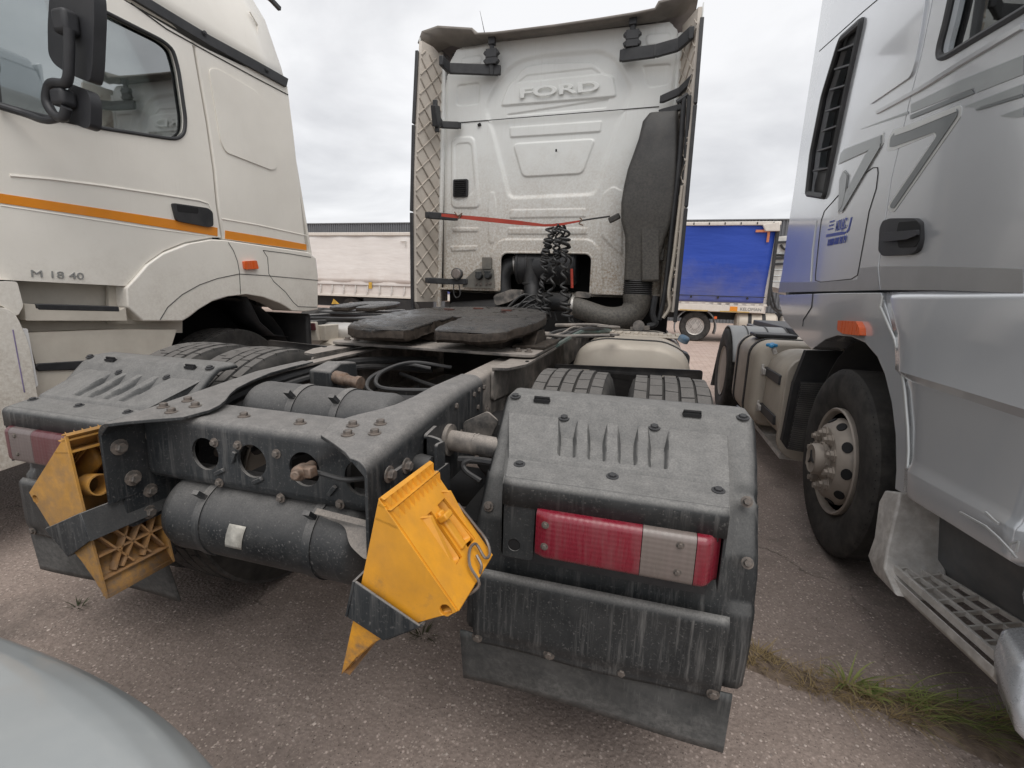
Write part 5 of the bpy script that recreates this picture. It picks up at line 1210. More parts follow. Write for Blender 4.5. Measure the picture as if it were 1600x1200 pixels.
b = B(); b.plate([(2.10,2.46,2.2),(2.10,2.30,2.2),(2.10,2.22,3.1),(2.10,2.36,3.1)], (), (.03,0,0)); b.make('inner_pillar', m_creamdull, right)
B().box(2.3,2.8,2.05,2.3,1.8,2.9).make('seat', m_dark, right, bevel=.05); B().box(2.1,4.4,1.4,1.7,1.5,2.1).make('dashboard', m_dark, right, bevel=.05)
# belt swage, roof joint, pressed panel
def gap2(pts, parent, r=.0026, m=None, name='panel_gap'): return B().tube(pts, r, 5).make(name, m or m_dark, parent)
gap2([(1.999, 4.276, 3.199), (1.999, 3.995, 3.145), (1.999, 3.643, 3.077), (1.999, 3.455, 3.041), (1.999, 3.222, 2.991)], sp)
pp = rpoly([(2, 3.141, 2.441), (2, 3.099, 2.601), (2, 3.038, 2.797), (2, 3.039, 2.936), (2, 2.675, 2.74), (2, 2.669, 2.641), (2, 2.663, 2.541), (2, 2.669, 2.445), (2, 2.691, 2.403)], .05)
b = B(); b.plate([(1.992,p.y,p.z) for p in pp], (), (.012,0,0)); b.make('pressed_panel', m_silverpaint, sp, bevel=.010, seg=3)
gap2([(1.999, 3.618, 1.991), (1.999, 3.4, 2.046), (1.999, 3.135, 2.078), (1.999, 2.953, 2.092), (1.999, 2.897, 2.079), (1.999, 2.879, 2.051), (1.999, 2.87, 1.975), (1.999, 2.91, 1.876), (1.999, 2.914, 1.737), (1.999, 2.921, 1.562), (1.999, 2.997, 1.545), (1.999, 3.483, 1.542), (1.999, 3.589, 1.557), (1.999, 3.605, 1.59), (1.999, 3.638, 1.795), (1.999, 3.654, 1.937), (1.999, 3.618, 1.991)], sp)
gap2([(1.999, 3.679, 1.551), (1.999, 3.74, 1.764), (1.999, 3.748, 1.951)], sp, .005, m_silverpaint, 'swage')
gap2([(1.998, 3.001, 2.366), (1.998, 2.807, 2.342), (1.998, 2.576, 2.314), (1.998, 2.307, 2.294), (1.998, 1.98, 2.262)], dr2, .012, m_silverpaint, 'swage')
# bands, decals and lettering
def decal(pts, m, parent, x=-.0025, name='decal'):
    b = B(); b.plate([(RX+x,p[1],p[2]) for p in pts], (), (.002,0,0)); return b.make(name, m, parent)
bd = [(2, 4.499, 1.575), (2, 3.567, 1.556), (2, 2.918, 1.549), (2, 2.913, 1.536), (2, 2.701, 1.594), (2, 2.658, 1.486), (2, 4.492, 1.486)]
decal([(2, 4.496, 1.57), (2, 3.587, 1.545), (2, 2.914, 1.539), (2, 2.898, 1.596), (2, 2.708, 1.595), (2, 2.637, 1.483), (2, 4.492, 1.486)], m_silverdark, sp, name='lower_band')
decal([(2, 2.687, 1.593), (2, 2.218, 1.566), (2, 1.75, 1.531), (2, 1.728, 1.463), (2, 2.186, 1.477), (2, 2.624, 1.483)], m_silverdark, dr2, name='lower_band')
decal(rpoly([(2, 2.813, 2.133), (2, 2.823, 2.192), (2, 2.782, 2.216), (2, 2.617, 2.188), (2, 2.257, 2.139), (2, 2.237, 2.123), (2, 2.234, 2.092), (2, 2.628, 1.828), (2, 2.673, 1.835), (2, 2.701, 1.86), (2, 2.66, 1.897), (2, 2.388, 2.067), (2, 2.403, 2.086), (2, 2.739, 2.118)], .012, 2), m_decal_pale, dr2, -.002)
decal(rpoly([(2, 2.792, 2.144), (2, 2.796, 2.187), (2, 2.758, 2.2), (2, 2.602, 2.176), (2, 2.27, 2.132), (2, 2.254, 2.118), (2, 2.255, 2.099), (2, 2.633, 1.843), (2, 2.667, 1.851), (2, 2.678, 1.864), (2, 2.645, 1.888), (2, 2.371, 2.069), (2, 2.396, 2.09), (2, 2.745, 2.133)], .012, 2), m_decal, dr2, -.0045)
decal([(2, 2.758, 2.2), (2, 2.602, 2.176), (2, 2.27, 2.132), (2, 2.262, 2.119), (2, 2.595, 2.158), (2, 2.751, 2.182)], m_decal_pale, dr2, -.0065)
for (m_, x_, g_) in ((m_decal_pale,-.002,1.07),(m_decal_mid,-.0065,1.0)):
    for q_, pts in enumerate(([(2, 3.466, 2.237), (2, 3.459, 2.293), (2, 3.404, 2.302), (2, 2.904, 2.23), (2, 2.887, 2.187), (2, 3.09, 2.201)], [(2, 2.903, 2.227), (2, 2.895, 2.172), (2, 3.276, 1.936), (2, 3.337, 1.942), (2, 3.337, 1.988), (2, 3.061, 2.187)], [(2, 3.337, 1.942), (2, 3.402, 2.136), (2, 3.358, 2.172), (2, 3.284, 2.131), (2, 3.273, 2.039), (2, 3.289, 1.966)])):
        c_ = sum((Vector(q) for q in pts), Vector())/len(pts)
        decal([tuple(c_ + (Vector(q)-c_)*g_) for q in pts], m_, sp, x_-.0013*q_)
decal([(2, 2.955, 2.307), (2, 2.663, 2.255), (2, 2.659, 2.243), (2, 3.208, 2.349)], m_decal_mid, sp)
decal([(2, 2.65, 2.278), (2, 2.289, 2.231), (2, 1.954, 2.171), (2, 1.935, 2.11), (2, 2.162, 2.144), (2, 2.18, 2.167), (2, 2.636, 2.24)], m_decal_mid, dr2)
decal([(2, 2.632, 2.229), (2, 2.191, 2.166), (2, 2.173, 2.146), (2, 2.626, 2.211)], m_decal, dr2, -.0045)
decal([(2, 2.222, 2.122), (2, 1.926, 2.081), (2, 1.916, 2.051), (2, 2.133, 2.087)], m_decal_mid, dr2)
decal([(2, 2.146, 2.086), (2, 1.915, 2.049), (2, 1.913, 2.041), (2, 2.137, 2.079)], m_decal, dr2, -.0045)
decal([(2, 2.004, 2.019), (2, 1.902, 2.008), (2, 1.893, 1.98), (2, 1.933, 1.99)], m_decal_mid, dr2)
lg = text('lettering', '\u042e\u0426\u0421', m_blueprint, (1.996, 3.27, 1.857), .080, (0,-1,-.02), (0,0.28,1), sp, extrude=.001, sx=.85)
decal([(2, 3.504, 1.835), (2, 3.265, 1.821), (2, 3.185, 1.811), (2, 3.198, 1.799), (2, 3.507, 1.817)], m_blueprint, sp)
for p in ([(1297,347),(1304,345),(1304,347),(1297,349)], ): pass
decal([(2, 3.48, 1.909), (2, 3.403, 1.905), (2, 3.4, 1.897), (2, 3.477, 1.9)], m_blueprint, sp); decal([(2, 3.481, 1.886), (2, 3.404, 1.883), (2, 3.401, 1.875), (2, 3.478, 1.878)], m_blueprint, sp); decal([(2, 3.494, 1.865), (2, 3.405, 1.861), (2, 3.401, 1.853), (2, 3.491, 1.857)], m_blueprint, sp)
decal([(2, 3.142, 1.88), (2, 3.124, 1.881), (2, 3.14, 1.812), (2, 3.162, 1.802), (2, 3.185, 1.811), (2, 3.154, 1.824)], m_blueprint, sp)
text('lettering', '8 800 600 20 24', m_blueprint, (1.996, 3.303, 1.772), .058, (0,-1,-.03), (0,0.25,1), sp, extrude=.0012, sx=.78)
# handle
b = B(); b.plate(rpoly([(2, 2.711, 1.77), (2, 2.69, 1.798), (2, 2.617, 1.799), (2, 2.4, 1.767), (2, 2.354, 1.745), (2, 2.323, 1.673), (2, 2.332, 1.632), (2, 2.387, 1.622), (2, 2.627, 1.635), (2, 2.682, 1.663)], .015, 3), (), (-.018,0,0)); hd2 = b.make('door_handle', m_plastic_clean, dr2, bevel=.008)
b = B(); b.plate(rpoly([(1.98, 2.523, 1.769), (1.98, 2.37, 1.752), (1.98, 2.338, 1.731), (1.98, 2.321, 1.67), (1.98, 2.341, 1.648), (1.98, 2.481, 1.658), (1.98, 2.526, 1.719)], .012, 3), (), (.004,0,0)); b.make('handle_recess', m_black, hd2)
b = B(); b.plate(rpoly([(1.972, 2.634, 1.738), (1.972, 2.313, 1.711), (1.972, 2.305, 1.69), (1.972, 2.386, 1.682), (1.972, 2.618, 1.696)], .006, 2), (), (-.010,0,0)); b.make('handle_bar', m_mirror, hd2, bevel=.004)
# lower body: fender and door skirt
fo = [(2, 4.48, 1.465), (2, 3.254, 1.473), (2, 2.626, 1.471), (2, 2.532, 1.392), (2, 2.442, 1.298), (2, 2.348, 1.197), (2, 2.279, 1.1), (2, 2.196, 0.959), (2, 2.156, 0.865), (2, 2.114, 0.688)]
fo += [(2, 2.189, 0.679), (2, 2.206, 0.753), (2, 2.263, 0.887), (2, 2.342, 1.006), (2, 2.448, 1.114), (2, 2.551, 1.181), (2, 2.695, 1.23), (2, 2.874, 1.247), (2, 3.069, 1.238), (2, 3.239, 1.202), (2, 3.387, 1.145), (2, 3.462, 1.117)]
fo += [(2, 3.706, 1.162), (2, 4.215, 1.27), (2, 4.385, 1.367)]
b = B(); b.plate(fo, (), (.20,0,0)); fe2 = b.make('wheel_arch', m_silverpaint, right, bevel=.020, seg=4)
gap2([(1.998, 3.597, 1.471), (1.998, 3.582, 1.384), (1.998, 3.719, 1.293), (1.998, 3.712, 1.25)], fe2, .003)
b = B(); b.tube([(1.992, 2.581, 1.456), (1.992, 2.58, 1.405), (1.992, 2.502, 1.35), (1.992, 2.397, 1.274), (1.992, 2.305, 1.176), (1.992, 2.238, 1.081), (1.992, 2.161, 0.941), (1.992, 2.126, 0.86), (1.992, 2.088, 0.708)], .006, 6); b.make('bright_edge', m_decal_pale, fe2)
yl = lambda z: 2.225 + .50*smooth01((z-.78)/.75)*1.0
prof = [(1.472,2.004),(1.44,1.995),(1.30,1.988),(1.19,1.975),(1.155,1.968),(1.125,1.990),(1.08,1.995),(.95,1.996),(.82,1.992),(.785,1.988),(.762,1.979),(.755,1.978),(.675,1.981),(.663,1.984),(.65,2.01)]
def seam_y(z):
    k = [(p[2], p[1]) for p in [(2, 2.114, 0.688), (2, 2.156, 0.865), (2, 2.279, 1.1), (2, 2.437, 1.298), (2, 2.532, 1.392), (2, 2.62, 1.471)]]
    if z <= k[0][0]: return k[0][1]-.012
    for (a, c), (d, e) in zip(k, k[1:]):
        if z <= d: return c+(e-c)*(z-a)/(d-a)-.012
    return k[-1][1]-.012
loops = []
for i in range(15):
    t = i/14
    loops.append([(x + .012*(1-smooth01(t/.12)) - .02*smooth01((.25-abs(t-1))/.25)*0, seam_y(z)+(1.52-seam_y(z))*t, z + (.035+.045*t)*smooth01((1.0-z)/.3)) for z, x in prof])
b = B(); b.loft(loops, cap=False, closed=False)
b.loft([[p for p in loops[-1]], [(p[0]+.18, p[1], p[2]) for p in loops[-1]]], cap=False, closed=False)
sk = b.make('door_skirt', m_silverpaint, right, smooth=28, solid=.006)
b = B(); b.box(1.99,2.5,1.20,1.50,.62,1.47); b.make('front_corner', m_silverpaint, right, bevel=.05, seg=3)
b = B()
for pts in ([(1.951, 1.699, 0.796), (1.951, 1.583, 0.806), (1.951, 1.528, 0.799), (1.951, 1.475, 0.787), (1.951, 1.454, 0.78)], [(1.951, 1.485, 0.803), (1.951, 1.46, 0.824), (1.951, 1.459, 0.795)], [(1.951, 1.596, 0.844), (1.951, 1.561, 0.837), (1.951, 1.54, 0.835)]):
    b.tube(pts, .0035, 4)
b.make('scrape_marks', m_decal_pale, sk)['kind'] = 'stuff'
b = B(); b.plate(rpoly([(2, 3.012, 1.323), (2, 2.774, 1.331), (2, 2.716, 1.3), (2, 2.701, 1.264), (2, 2.913, 1.257), (2, 2.999, 1.272)], .008), (), (-.028,0,0)); b.make('side_marker', m_orangelens, right, bevel=.008)
# arch liner
b = B(); arc = [(2.95+.70*math.cos(math.radians(a)), .58+.66*math.sin(math.radians(a))) for a in range(0,181,12)]
b.loft([[(x,y,z) for y,z in arc] for x in (2.14,2.9)], cap=False, closed=False); b.make('arch_liner', m_dark, right, solid=.01)
b = B(); b.plate([(2.2,3.50,.70),(2.7,3.50,.70),(2.7,3.45,1.2),(2.2,3.45,1.2)], (), (0,.05,0)); b.make('liner_wall', m_dark, right)
# steer wheel
WX, WY, WZ = 2.165, 2.93, GZ+.520
t = stamp('tyre', me_tyre, (WX,WY,WZ), right)
t2 = B(); rr = random.Random(9)
for i in range(84):       # shoulder notches
    a = 2*PI*i/84
    t2.obox((-.122, .499*math.sin(a), .499*math.cos(a)), (.022,.005,.012), (1,0,0), (0,math.sin(a),math.cos(a)))
o = t2.make('tread_notches', m_black, None); o.location = (WX,WY,WZ); adopt(o, t); o['kind'] = 'stuff'
b = B(); b.lathe([(.288,.06),(.298,-.135),(.292,-.142),(.280,-.135),(.268,-.10),(.262,-.05),(.256,-.07),(.235,-.125),(.205,-.165),(.185,-.180),(.120,-.182),(.115,-.175),(.115,0),(0,0)], (0,0,0), (1,0,0), 56)
o = b.make('rim', m_hub, None, smooth=30); o.location = (WX,WY,WZ); adopt(o, t)
for i in range(10):
    a = 2*PI*(i+.5)/10; r = .222
    nrm = Vector((-.6, .8*math.sin(a), .8*math.cos(a))).normalized()
    b = B(); c = Vector((-.142, r*math.sin(a), r*math.cos(a))) - nrm*.004; u = Vector((0,math.cos(a),-math.sin(a))); w = nrm.cross(u)
    b.plate(circ(c, .030, u, w*.85, 14), (), nrm*.009)
    o = b.make('rim_hole', m_black, None); o.location = (WX,WY,WZ); adopt(o, t)
nut = B(); nut.lathe([(0,0),(.028,0),(.028,.010),(.021,.012),(.021,.036),(.013,.038),(.012,.060),(0,.061)], (0,0,0), (0,0,1), 6); me_nut = nut.mesh('wheel_nut', m_hub, 30)
for i in range(10):
    a = 2*PI*i/10 + .15
    stamp('wheel_nut', me_nut, (WX-.180, WY+.150*math.sin(a), WZ+.150*math.cos(a)), t, aim((-1,0,0)), (1.35,1.35,.68))
b = B(); b.lathe([(0,.0),(.112,.0),(.112,-.012),(.100,-.022),(.088,-.030),(.086,-.062),(.078,-.074),(.068,-.068),(0,-.068)], (-.17,0,0), (1,0,0), 36)
for i in range(8):
    a = 2*PI*i/8; b.lathe([(.010,0),(.010,-.012),(0,-.012)], (-.19,.094*math.sin(a),.094*math.cos(a)), (1,0,0), 6)
o = b.make('hub', m_hub, None, smooth=35); o.location = (WX,WY,WZ); adopt(o, t)
b = B(); star = []
for i in range(6):
    a = 2*PI*i/6 + .3; r = .048 if i % 2 == 0 else .012; star.append((-.2385, r*math.sin(a), r*math.cos(a)))
b.plate(star, (), (-.007,0,0)); o = b.make('hub_star', m_dark, None); o.location = (WX,WY,WZ); adopt(o, t)
t = stamp('tyre', me_tyre, (4.3,WY,WZ), right); stamp('rim', me_rim, (4.3,WY,WZ), t)
# entry step
b = B(); b.plate([(2.16,2.24,.78),(2.16,1.52,.82),(2.38,1.52,.36),(2.18,2.24,.36)], (), (.03,0,0)); b.make('step_well', mat('dark_grey_panel', (.12,.125,.13), .5, dust=.3, up=.3, streak=.2, bump=.05), right)
b = B(); b.loft([[(x, y, z) for x, y, z in l] for l in ([(2.03,2.21,.66),(2.03,2.33,.62),(2.22,2.33,.62),(2.22,2.21,.66)],[(2.02,2.19,.58),(2.02,2.34,.56),(2.2,2.34,.56),(2.2,2.19,.58)],[(2.00,2.16,.42),(2.02,2.32,.40),(2.2,2.32,.40),(2.2,2.16,.42)],[(1.985,2.12,.36),(2.0,2.30,.32),(2.2,2.30,.32),(2.2,2.12,.36)],[(1.995,2.02,.30),(2.01,2.24,.27),(2.2,2.24,.27),(2.2,2.02,.30)])])
b.make('step_bracket', m_step, right, bevel=.008, seg=2, smooth=30)
st = thing_part('step_grating', right)
A_, B_, C_, D_ = Vector((2.020,2.12,.365)), Vector((2.090,1.62,.365)), Vector((2.33,1.70,.375)), Vector((2.15,2.20,.37))
mid = Vector((2.035,1.86,.385))
def sheet(u, v):      # u along, v across
    return (A_.lerp(B_, u)).lerp(D_.lerp(C_, u), v)
for i in range(8):
    u = .03+.94*i/7; B().beam(sheet(u,.02), sheet(u,.98), .007, .016).make('grating_bar', m_step, st)
for j in range(4):
    v = .02+.96*j/3; B().beam(sheet(.0,v), sheet(1,v), .008 if j else .012, .018 if j else .030).make('grating_bar', m_step, st, bevel=.001)
b = B(); P = [A_.lerp(B_, k/8) + Vector((-.014,0,-.02)) for k in range(9)]
b.loft([[p, p+Vector((0,0,-.035)), p+Vector((.02,0,-.06)), p+Vector((.025,0,-.02))] for p in P]); b.make('step_edge', m_step, st, bevel=.004)
b = B(); b.plate([sheet(.88,0), sheet(1.02,0), sheet(1.0,.45), sheet(.9,.35)], (), (0,0,.012)); b.make('step_end', m_step, st, bevel=.003)
b = B(); b.loft([[Vector(p) for p in l] for l in ([(2.085,1.66,.46),(2.06,1.52,.44),(2.3,1.40,.52),(2.3,1.66,.56)],[(2.055,1.62,.40),(2.02,1.46,.36),(2.3,1.36,.40),(2.3,1.62,.46)],[(2.06,1.58,.32),(2.03,1.42,.28),(2.3,1.34,.28),(2.3,1.58,.32)],[(2.09,1.55,.26),(2.08,1.42,.24),(2.3,1.36,.24),(2.3,1.55,.26)])])
b.box(2.15,2.6,1.2,1.55,.24,.70); b.make('bumper_corner', m_silverpaint, right, bevel=.03, seg=3, smooth=60)
b = B(); b.box(2.5,4.4,1.1,1.3,.25,.9); b.make('front_bumper', m_silverpaint, right, bevel=.04)
# knobbed step plate behind the wheel
b = B(); kp = [(2.026, 3.66, 0.87), (2.197, 3.66, 0.875), (2.133, 3.66, 0.367), (2.005, 3.66, 0.38)]; b.plate(kp, (), (0,.03,0)); kpo = b.make('tread_plate', m_dark, right)
k = B(); a0, a1, a2, a3 = (Vector(p) for p in kp)
for i in range(15):
    for j in range(34):
        c = a0.lerp(a1, (i+.5+(j%2)*.3)/15.5).lerp(a3.lerp(a2, (i+.5+(j%2)*.3)/15.5), (j+.5)/34)
        k.obox(c+Vector((0,-.003,0)), (.009,.008,.010))
k.make('plate_knobs', mat('knob_metal', (.10,.098,.095), .5, .3, dust=.4), kpo)['kind'] = 'stuff'
b = B(); b.plate([(2.046, 3.72, 1.083), (2.276, 3.72, 1.098), (2.233, 3.72, 0.863), (2.043, 3.72, 0.861), (2.018, 3.72, 0.362), (1.978, 3.72, 0.416), (1.997, 3.72, 0.844)], (), (0,.06,0)); b.make('inner_guard', m_dark, right)
# tanks behind the cab
b = B(); dp = [(x, z) for x, z in rrect(1.99,2.62,.32,1.03,.20,6)]
b.loft([[(2.3+(x-2.3)*f, y, .68+(z-.68)*f) for x, z in dp] for y, f in ((3.98,.97),(4.0,1.0),(4.46,1.0),(4.50,.985),(4.53,.93),(4.535,.6))]); dm = b.make('air_drum', m_beige, right, smooth=40)
b = B(); b.plate([(x, 3.93, z) for x, z in rrect(2.0,2.6,.22,1.02,.16,6)], (), (0,.05,0)); b.make('drum_bracket', m_beige, right, bevel=.012)
for z in (.78,.46):
    b = B(); b.box(1.975,2.10,4.02,4.52,z,z+.075); s_ = b.make('drum_strap', m_plastic_clean, dm, bevel=.006)
    b = B(); b.box(1.955,1.99,4.46,4.53,z+.01,z+.06); b.lathe([(.012,0),(.012,.10)], (1.965,4.54,z-.01), (0,0,1), 8); b.make('strap_buckle', m_step, dm, bevel=.004)
b = B(); b.lathe([(.018,0),(.018,.05),(.012,.055),(.012,.075),(0,.075)], (2.02,4.42,.98), (-.5,0,1), 12)
b.make('tap_body', m_step, right)
c = Vector((1.985,4.42,1.05))
b = B(); b.obox(c, (.10,.035,.028), (.3,1,.2)); b.obox(c, (.035,.09,.028), (.3,1,.2)); b.make('blue_tap', mat('blue_tap_plastic', (.03,.27,.55), .45, bump=.02), right, bevel=.012, seg=3)
b = B(); tp = [(x, z) for x, z in rrect(1.90,2.62,.30,1.07,.16,6)]
b.loft([[(2.3+(x-2.3)*f, y, .68+(z-.68)*f) for x, z in tp] for y, f in ((4.58,.90),(4.60,.96),(4.64,1.0),(5.50,1.0),(5.54,.96))]); ftk = b.make('fuel_tank', m_beige, right, smooth=40)
for y in (4.80,5.35):
    b = B(); b.loft([[(2.3+(x-2.3)*f, yy, .68+(z-.68)*f) for x, z in tp] for yy, f in ((y,1.0),(y,1.02),(y+.06,1.02),(y+.06,1.0))], cap=False); b.make('tank_strap', m_dark, ftk)
b = B(); b.box(1.95,2.3,4.9,5.2,1.075,1.11); b.make('tank_step', m_plastic_clean, ftk, bevel=.01)
b = B(); b.box(2.45,2.7,4.6,8.2,.82,1.05); b.make('chassis_rail', m_frame, right, bevel=.01)
b = B(); b.box(2.5,3.9,5.0,8.0,1.05,1.12); b.make('catwalk', m_plastic_clean, right, bevel=.01)
b = B(); b.box(2.42,2.56,5.05,5.13,1.10,1.15); b.make('amber_reflector', m_orangelens, right)
b = B(); b.box(2.05,2.3,4.0,5.6,.20,.24); b.make('side_rail', m_step, right)
# drive wheel under its grey mudguard
for x in (2.02,2.36,4.14,4.48):
    t = stamp('tyre', me_tyre, (x,6.25,GZ+.525), right)
    stamp('rim', me_rim, (x,6.25,GZ+.525), t, Quaternion((0,0,1), PI if x > 3 else 0))
m_mg = mat('grey_mudguard', (.20,.21,.22), .5, var=.1, dust=.35, dcol=(.30,.28,.26), up=.25, bump=.05)
b = B(); arc = [(6.25+.60*math.cos(math.radians(a)), .58+.52*math.sin(math.radians(a))) for a in range(10,172,9)]
b.loft([[(x, y, z) for y, z in arc] for x in (1.90,1.94,2.14,2.15,2.34,2.35,2.58)], cap=False, closed=False); mg2 = b.make('mudguard', m_mg, right, solid=.02, bevel=.012)
for x in (2.07,2.28,2.48):
    b = B(); b.loft([[(x+dx, 6.25+(y-6.25)*f, .58+(z-.58)*f) for y, z in arc[4:]] for dx, f in ((0,1.03),(.012,1.03))], cap=False, closed=False); b.make('mudguard_seam', m_plastic_clean, mg2, solid=.006)
b = B(); b.plate(rpoly([(1.99,5.66,.92),(2.28,5.66,.92),(2.28,5.66,.34),(1.96,5.66,.34)], .03), (), (0,.04,0)); b.plate(rpoly([(2.06,5.63,.98),(2.26,5.63,.98),(2.26,5.63,.78),(2.12,5.63,.78)], .04), (), (0,.05,0)); b.make('mudguard_front', m_mg, right, bevel=.012)
b = B(); b.lathe([(0,0),(.035,.0),(.035,.02),(.02,.035),(0,.035)], (2.0,5.62,.88), (-.4,-1,0), 12); b.make('side_marker', m_orangelens, right)
b = B(); b.plate([(1.90,6.84,.75),(2.5,6.84,.75),(2.5,6.9,.25),(1.86,6.9,.25)], (), (0,.02,0)); b.make('rubber_flap', m_flap, right)

# ================================================================ BACKGROUND
# blue curtain-sided trailer with its tractor
BY = 16.4
blue = thing('curtain_trailer', 'bright blue curtain-sided trailer parked across the yard', 'trailer', (-2, BY+1.2, GZ))
tl, tr = (1.905, 16.4, 3.545), (4.4, 16.4, 3.679); bl, br = (1.793, 16.4, 1.267), (4.282, 16.4, 1.337)
X0 = -6.4
b = B(); b.grid(lambda u, v: (X0+(4.42-.10*v-X0)*u, BY+.05+.02*math.sin(u*40)+.015*math.sin(v*9+u*7), 3.62+.04*u + (1.28-3.62)*v), 60, 24)
b.make('curtain', m_bluecurtain, blue, smooth=60, solid=.01)
b = B(); b.box(X0,4.42,BY+.1,BY+2.5,1.0,3.6); b.make('cargo_body', m_palecurtain, blue)
b = B(); b.box(X0,4.52,BY-.02,BY+2.55,3.63,3.74); b.make('roof_rail', m_whiterail, blue, bevel=.02)
b = B(); b.plate([(4.011, 16.34, 3.637), (4.466, 16.34, 3.725), (4.501, 16.34, 3.451), (4.103, 16.34, 3.453)], (), (0,.1,0)); b.make('corner_cap', m_whiterail, blue, bevel=.02)
b = B(); b.box(4.42,4.50,BY,BY+.12,1.25,3.64); b.make('front_post', m_plastic_clean, blue)
b = B(); b.box(X0,4.36,BY,BY+.1,1.02,1.22); b.make('side_rail', m_whiterail, blue, bevel=.01)
for x0 in (1.9,3.1): B().box(x0,x0+.85,BY-.006,BY,1.015,1.045).make('amber_strip', mat('amber_strip', (.55,.36,.08), .5), blue)
text('lettering', 'KELOMAN', m_decal, (3.98,BY-.003,1.115), .13, (1,0,0), (0,0,1), blue, extrude=.002)
b = B(); b.box(3.38,3.60,BY-.008,BY,1.05,1.19); b.make('orange_patch', m_orange, blue)
m_or2 = mat('orange_reflector', (.62,.22,.10), .5)
for (x0,x1,z0,z1) in ((3.85,4.25,3.43,3.50),(4.18,4.25,3.14,3.43)): B().box(x0,x1,BY+.015,BY+.028,z0,z1).make('corner_mark', m_or2, blue)
for x in (2.2,3.0,3.85): B().lathe([(0,0),(.035,0),(.035,.03),(0,.03)], (x,BY+.02,1.45), (0,-1,0), 10).make('curtain_latch', m_dark, blue)
b = B(); b.tube([(X0,BY+.02,1.50),(4.35,BY+.02,1.50)], .012, 5); b.make('curtain_cord', m_dark, blue)
for i in range(14): B().box(1.2+.24*i,1.32+.24*i,BY+.0,BY+.03,1.23,1.29).make('eyelet', m_whiterail, blue)
for i in range(7): B().box(1.6+.45*i,1.63+.45*i,BY-.035,BY-.02,3.65,3.72).make('roof_clip', m_dark, blue)
b = B(); b.box(X0,4.3,BY+.6,BY+1.9,.75,1.0); b.make('chassis', m_dark, blue)
b = B(); b.lathe([(.27,-.1),(.33,-.14),(.45,-.15),(.48,-.10),(.48,.10),(.45,.15),(.33,.14),(.27,.1)], (0,0,0), (0,1,0), 40); me_tt = b.mesh('trailer_tyre', m_rubber, 40)
b = B(); b.lathe([(.29,-.1),(.28,-.13),(.25,-.10),(.18,-.04),(.10,-.05),(.09,-.12),(0,-.12)], (0,0,0), (0,1,0), 32)
for i in range(10):
    a = 2*PI*i/10; b.lathe([(.018,0),(.018,-.03),(0,-.03)], (.15*math.sin(a),-.045,.15*math.cos(a)), (0,1,0), 6)
me_tr = b.mesh('trailer_rim', m_silver, 35)
for x in (2.42,-3.2,-4.5):
    t = stamp('tyre', me_tt, (x,BY+.30,GZ+.48), blue); stamp('rim', me_tr, (x,BY+.30,GZ+.48), t)
m_mg3 = mat('light_grey_mudguard', (.20,.205,.21), .5, dust=.3)
b = B(); arc = [(2.42+.63*math.cos(math.radians(a)), GZ+.46+.60*math.sin(math.radians(a))) for a in range(-20,201,11)]
b.loft([[(x, y, z) for x, z in arc] for y in (BY+.08,BY+.55)], cap=False, closed=False); b.make('mudguard', m_mg3, blue, solid=.03)
for x, m_ in ((3.0,m_orangelens),(1.78,m_redlens_dull)): B().box(x-.04,x+.04,BY+.04,BY+.07,.78,.86).make('side_lamp', m_, blue)
b = B(); b.box(X0,1.0,BY+.15,BY+.2,.55,1.0); b.make('skirt', m_dark, blue)
# tractor that pulls it
tow = thing('tractor_unit', 'white tractor unit coupled to the blue trailer, mostly hidden by the silver truck', 'truck', (6.2, BY+1.2, GZ))
b = B(); b.plate(rpoly([(4.236, 16.9, 3.312), (4.868, 16.9, 3.388), (6.035, 16.9, 3.424), (6.311, 16.9, 1.462), (4.578, 16.9, 1.839), (4.505, 16.9, 1.995)], .1), (), (0,2.3,0)); tc = b.make('cab', mat('pale_grey_cab', (.62,.62,.60), .4, dust=.2), tow, bevel=.06)
for zz in (2.85,2.70,2.36,2.18,2.0): groove([(4.05,16.89,zz),(5.0,16.89,zz)], tc, .012, m_decal_mid)
for p, q in (((4.529, 16.85, 3.174),(4.951, 16.85, 3.194)),((4.517, 16.85, 2.694),(4.941, 16.85, 2.718)),((4.574, 16.85, 2.521),(4.857, 16.85, 2.545))): B().beam(p, q, .05, .07).make('fairing_stay', m_plastic_clean, tow)
for pts in ([(4.678, 16.85, 3.117), (4.764, 16.85, 3.003), (4.95, 16.85, 2.928)], [(4.548, 16.85, 2.733), (4.61, 16.85, 2.811), (4.861, 16.85, 2.794)], [(4.442, 16.6, 1.693), (4.604, 16.6, 1.248), (4.807, 16.6, 1.059), (4.924, 16.6, 0.985)], [(4.501, 16.6, 1.792), (4.716, 16.6, 1.213), (4.909, 16.6, 1.103)]):
    B().tube(bez(pts, 6), .035, 6).make('air_line', m_hose, tow)
b = B(); b.box(4.2,8.0,BY+.5,BY+1.9,.75,1.0); b.make('chassis', m_dark, tow)
b = B(); b.lathe([(0,0),(.30,.02),(.36,.08),(.36,1.12),(.30,1.18),(0,1.2)], (3.62,BY+.35,.66), (1,0,0), 28); tk = b.make('fuel_tank', m_beige, tow)
for x in (3.95,4.35): B().lathe([(.372,0),(.372,.10),(.362,.10),(.362,0)], (x,BY+.35,.66), (1,0,0), 28).make('tank_strap', m_dark, tk)
b = B(); b.lathe([(0,0),(.17,.01),(.20,.05),(.20,.5),(.17,.56),(.06,.58),(.06,.62),(0,.62)], (5.10,BY+.3,.38), (0,0,1), 22); b.make('fluid_bottle', m_silver, tow)
b = B(); b.box(5.35,6.1,BY+.1,BY+.7,.40,.98); b.make('battery_box', mat('grey_box', (.32,.30,.28), .5, dust=.4), tow, bevel=.03)
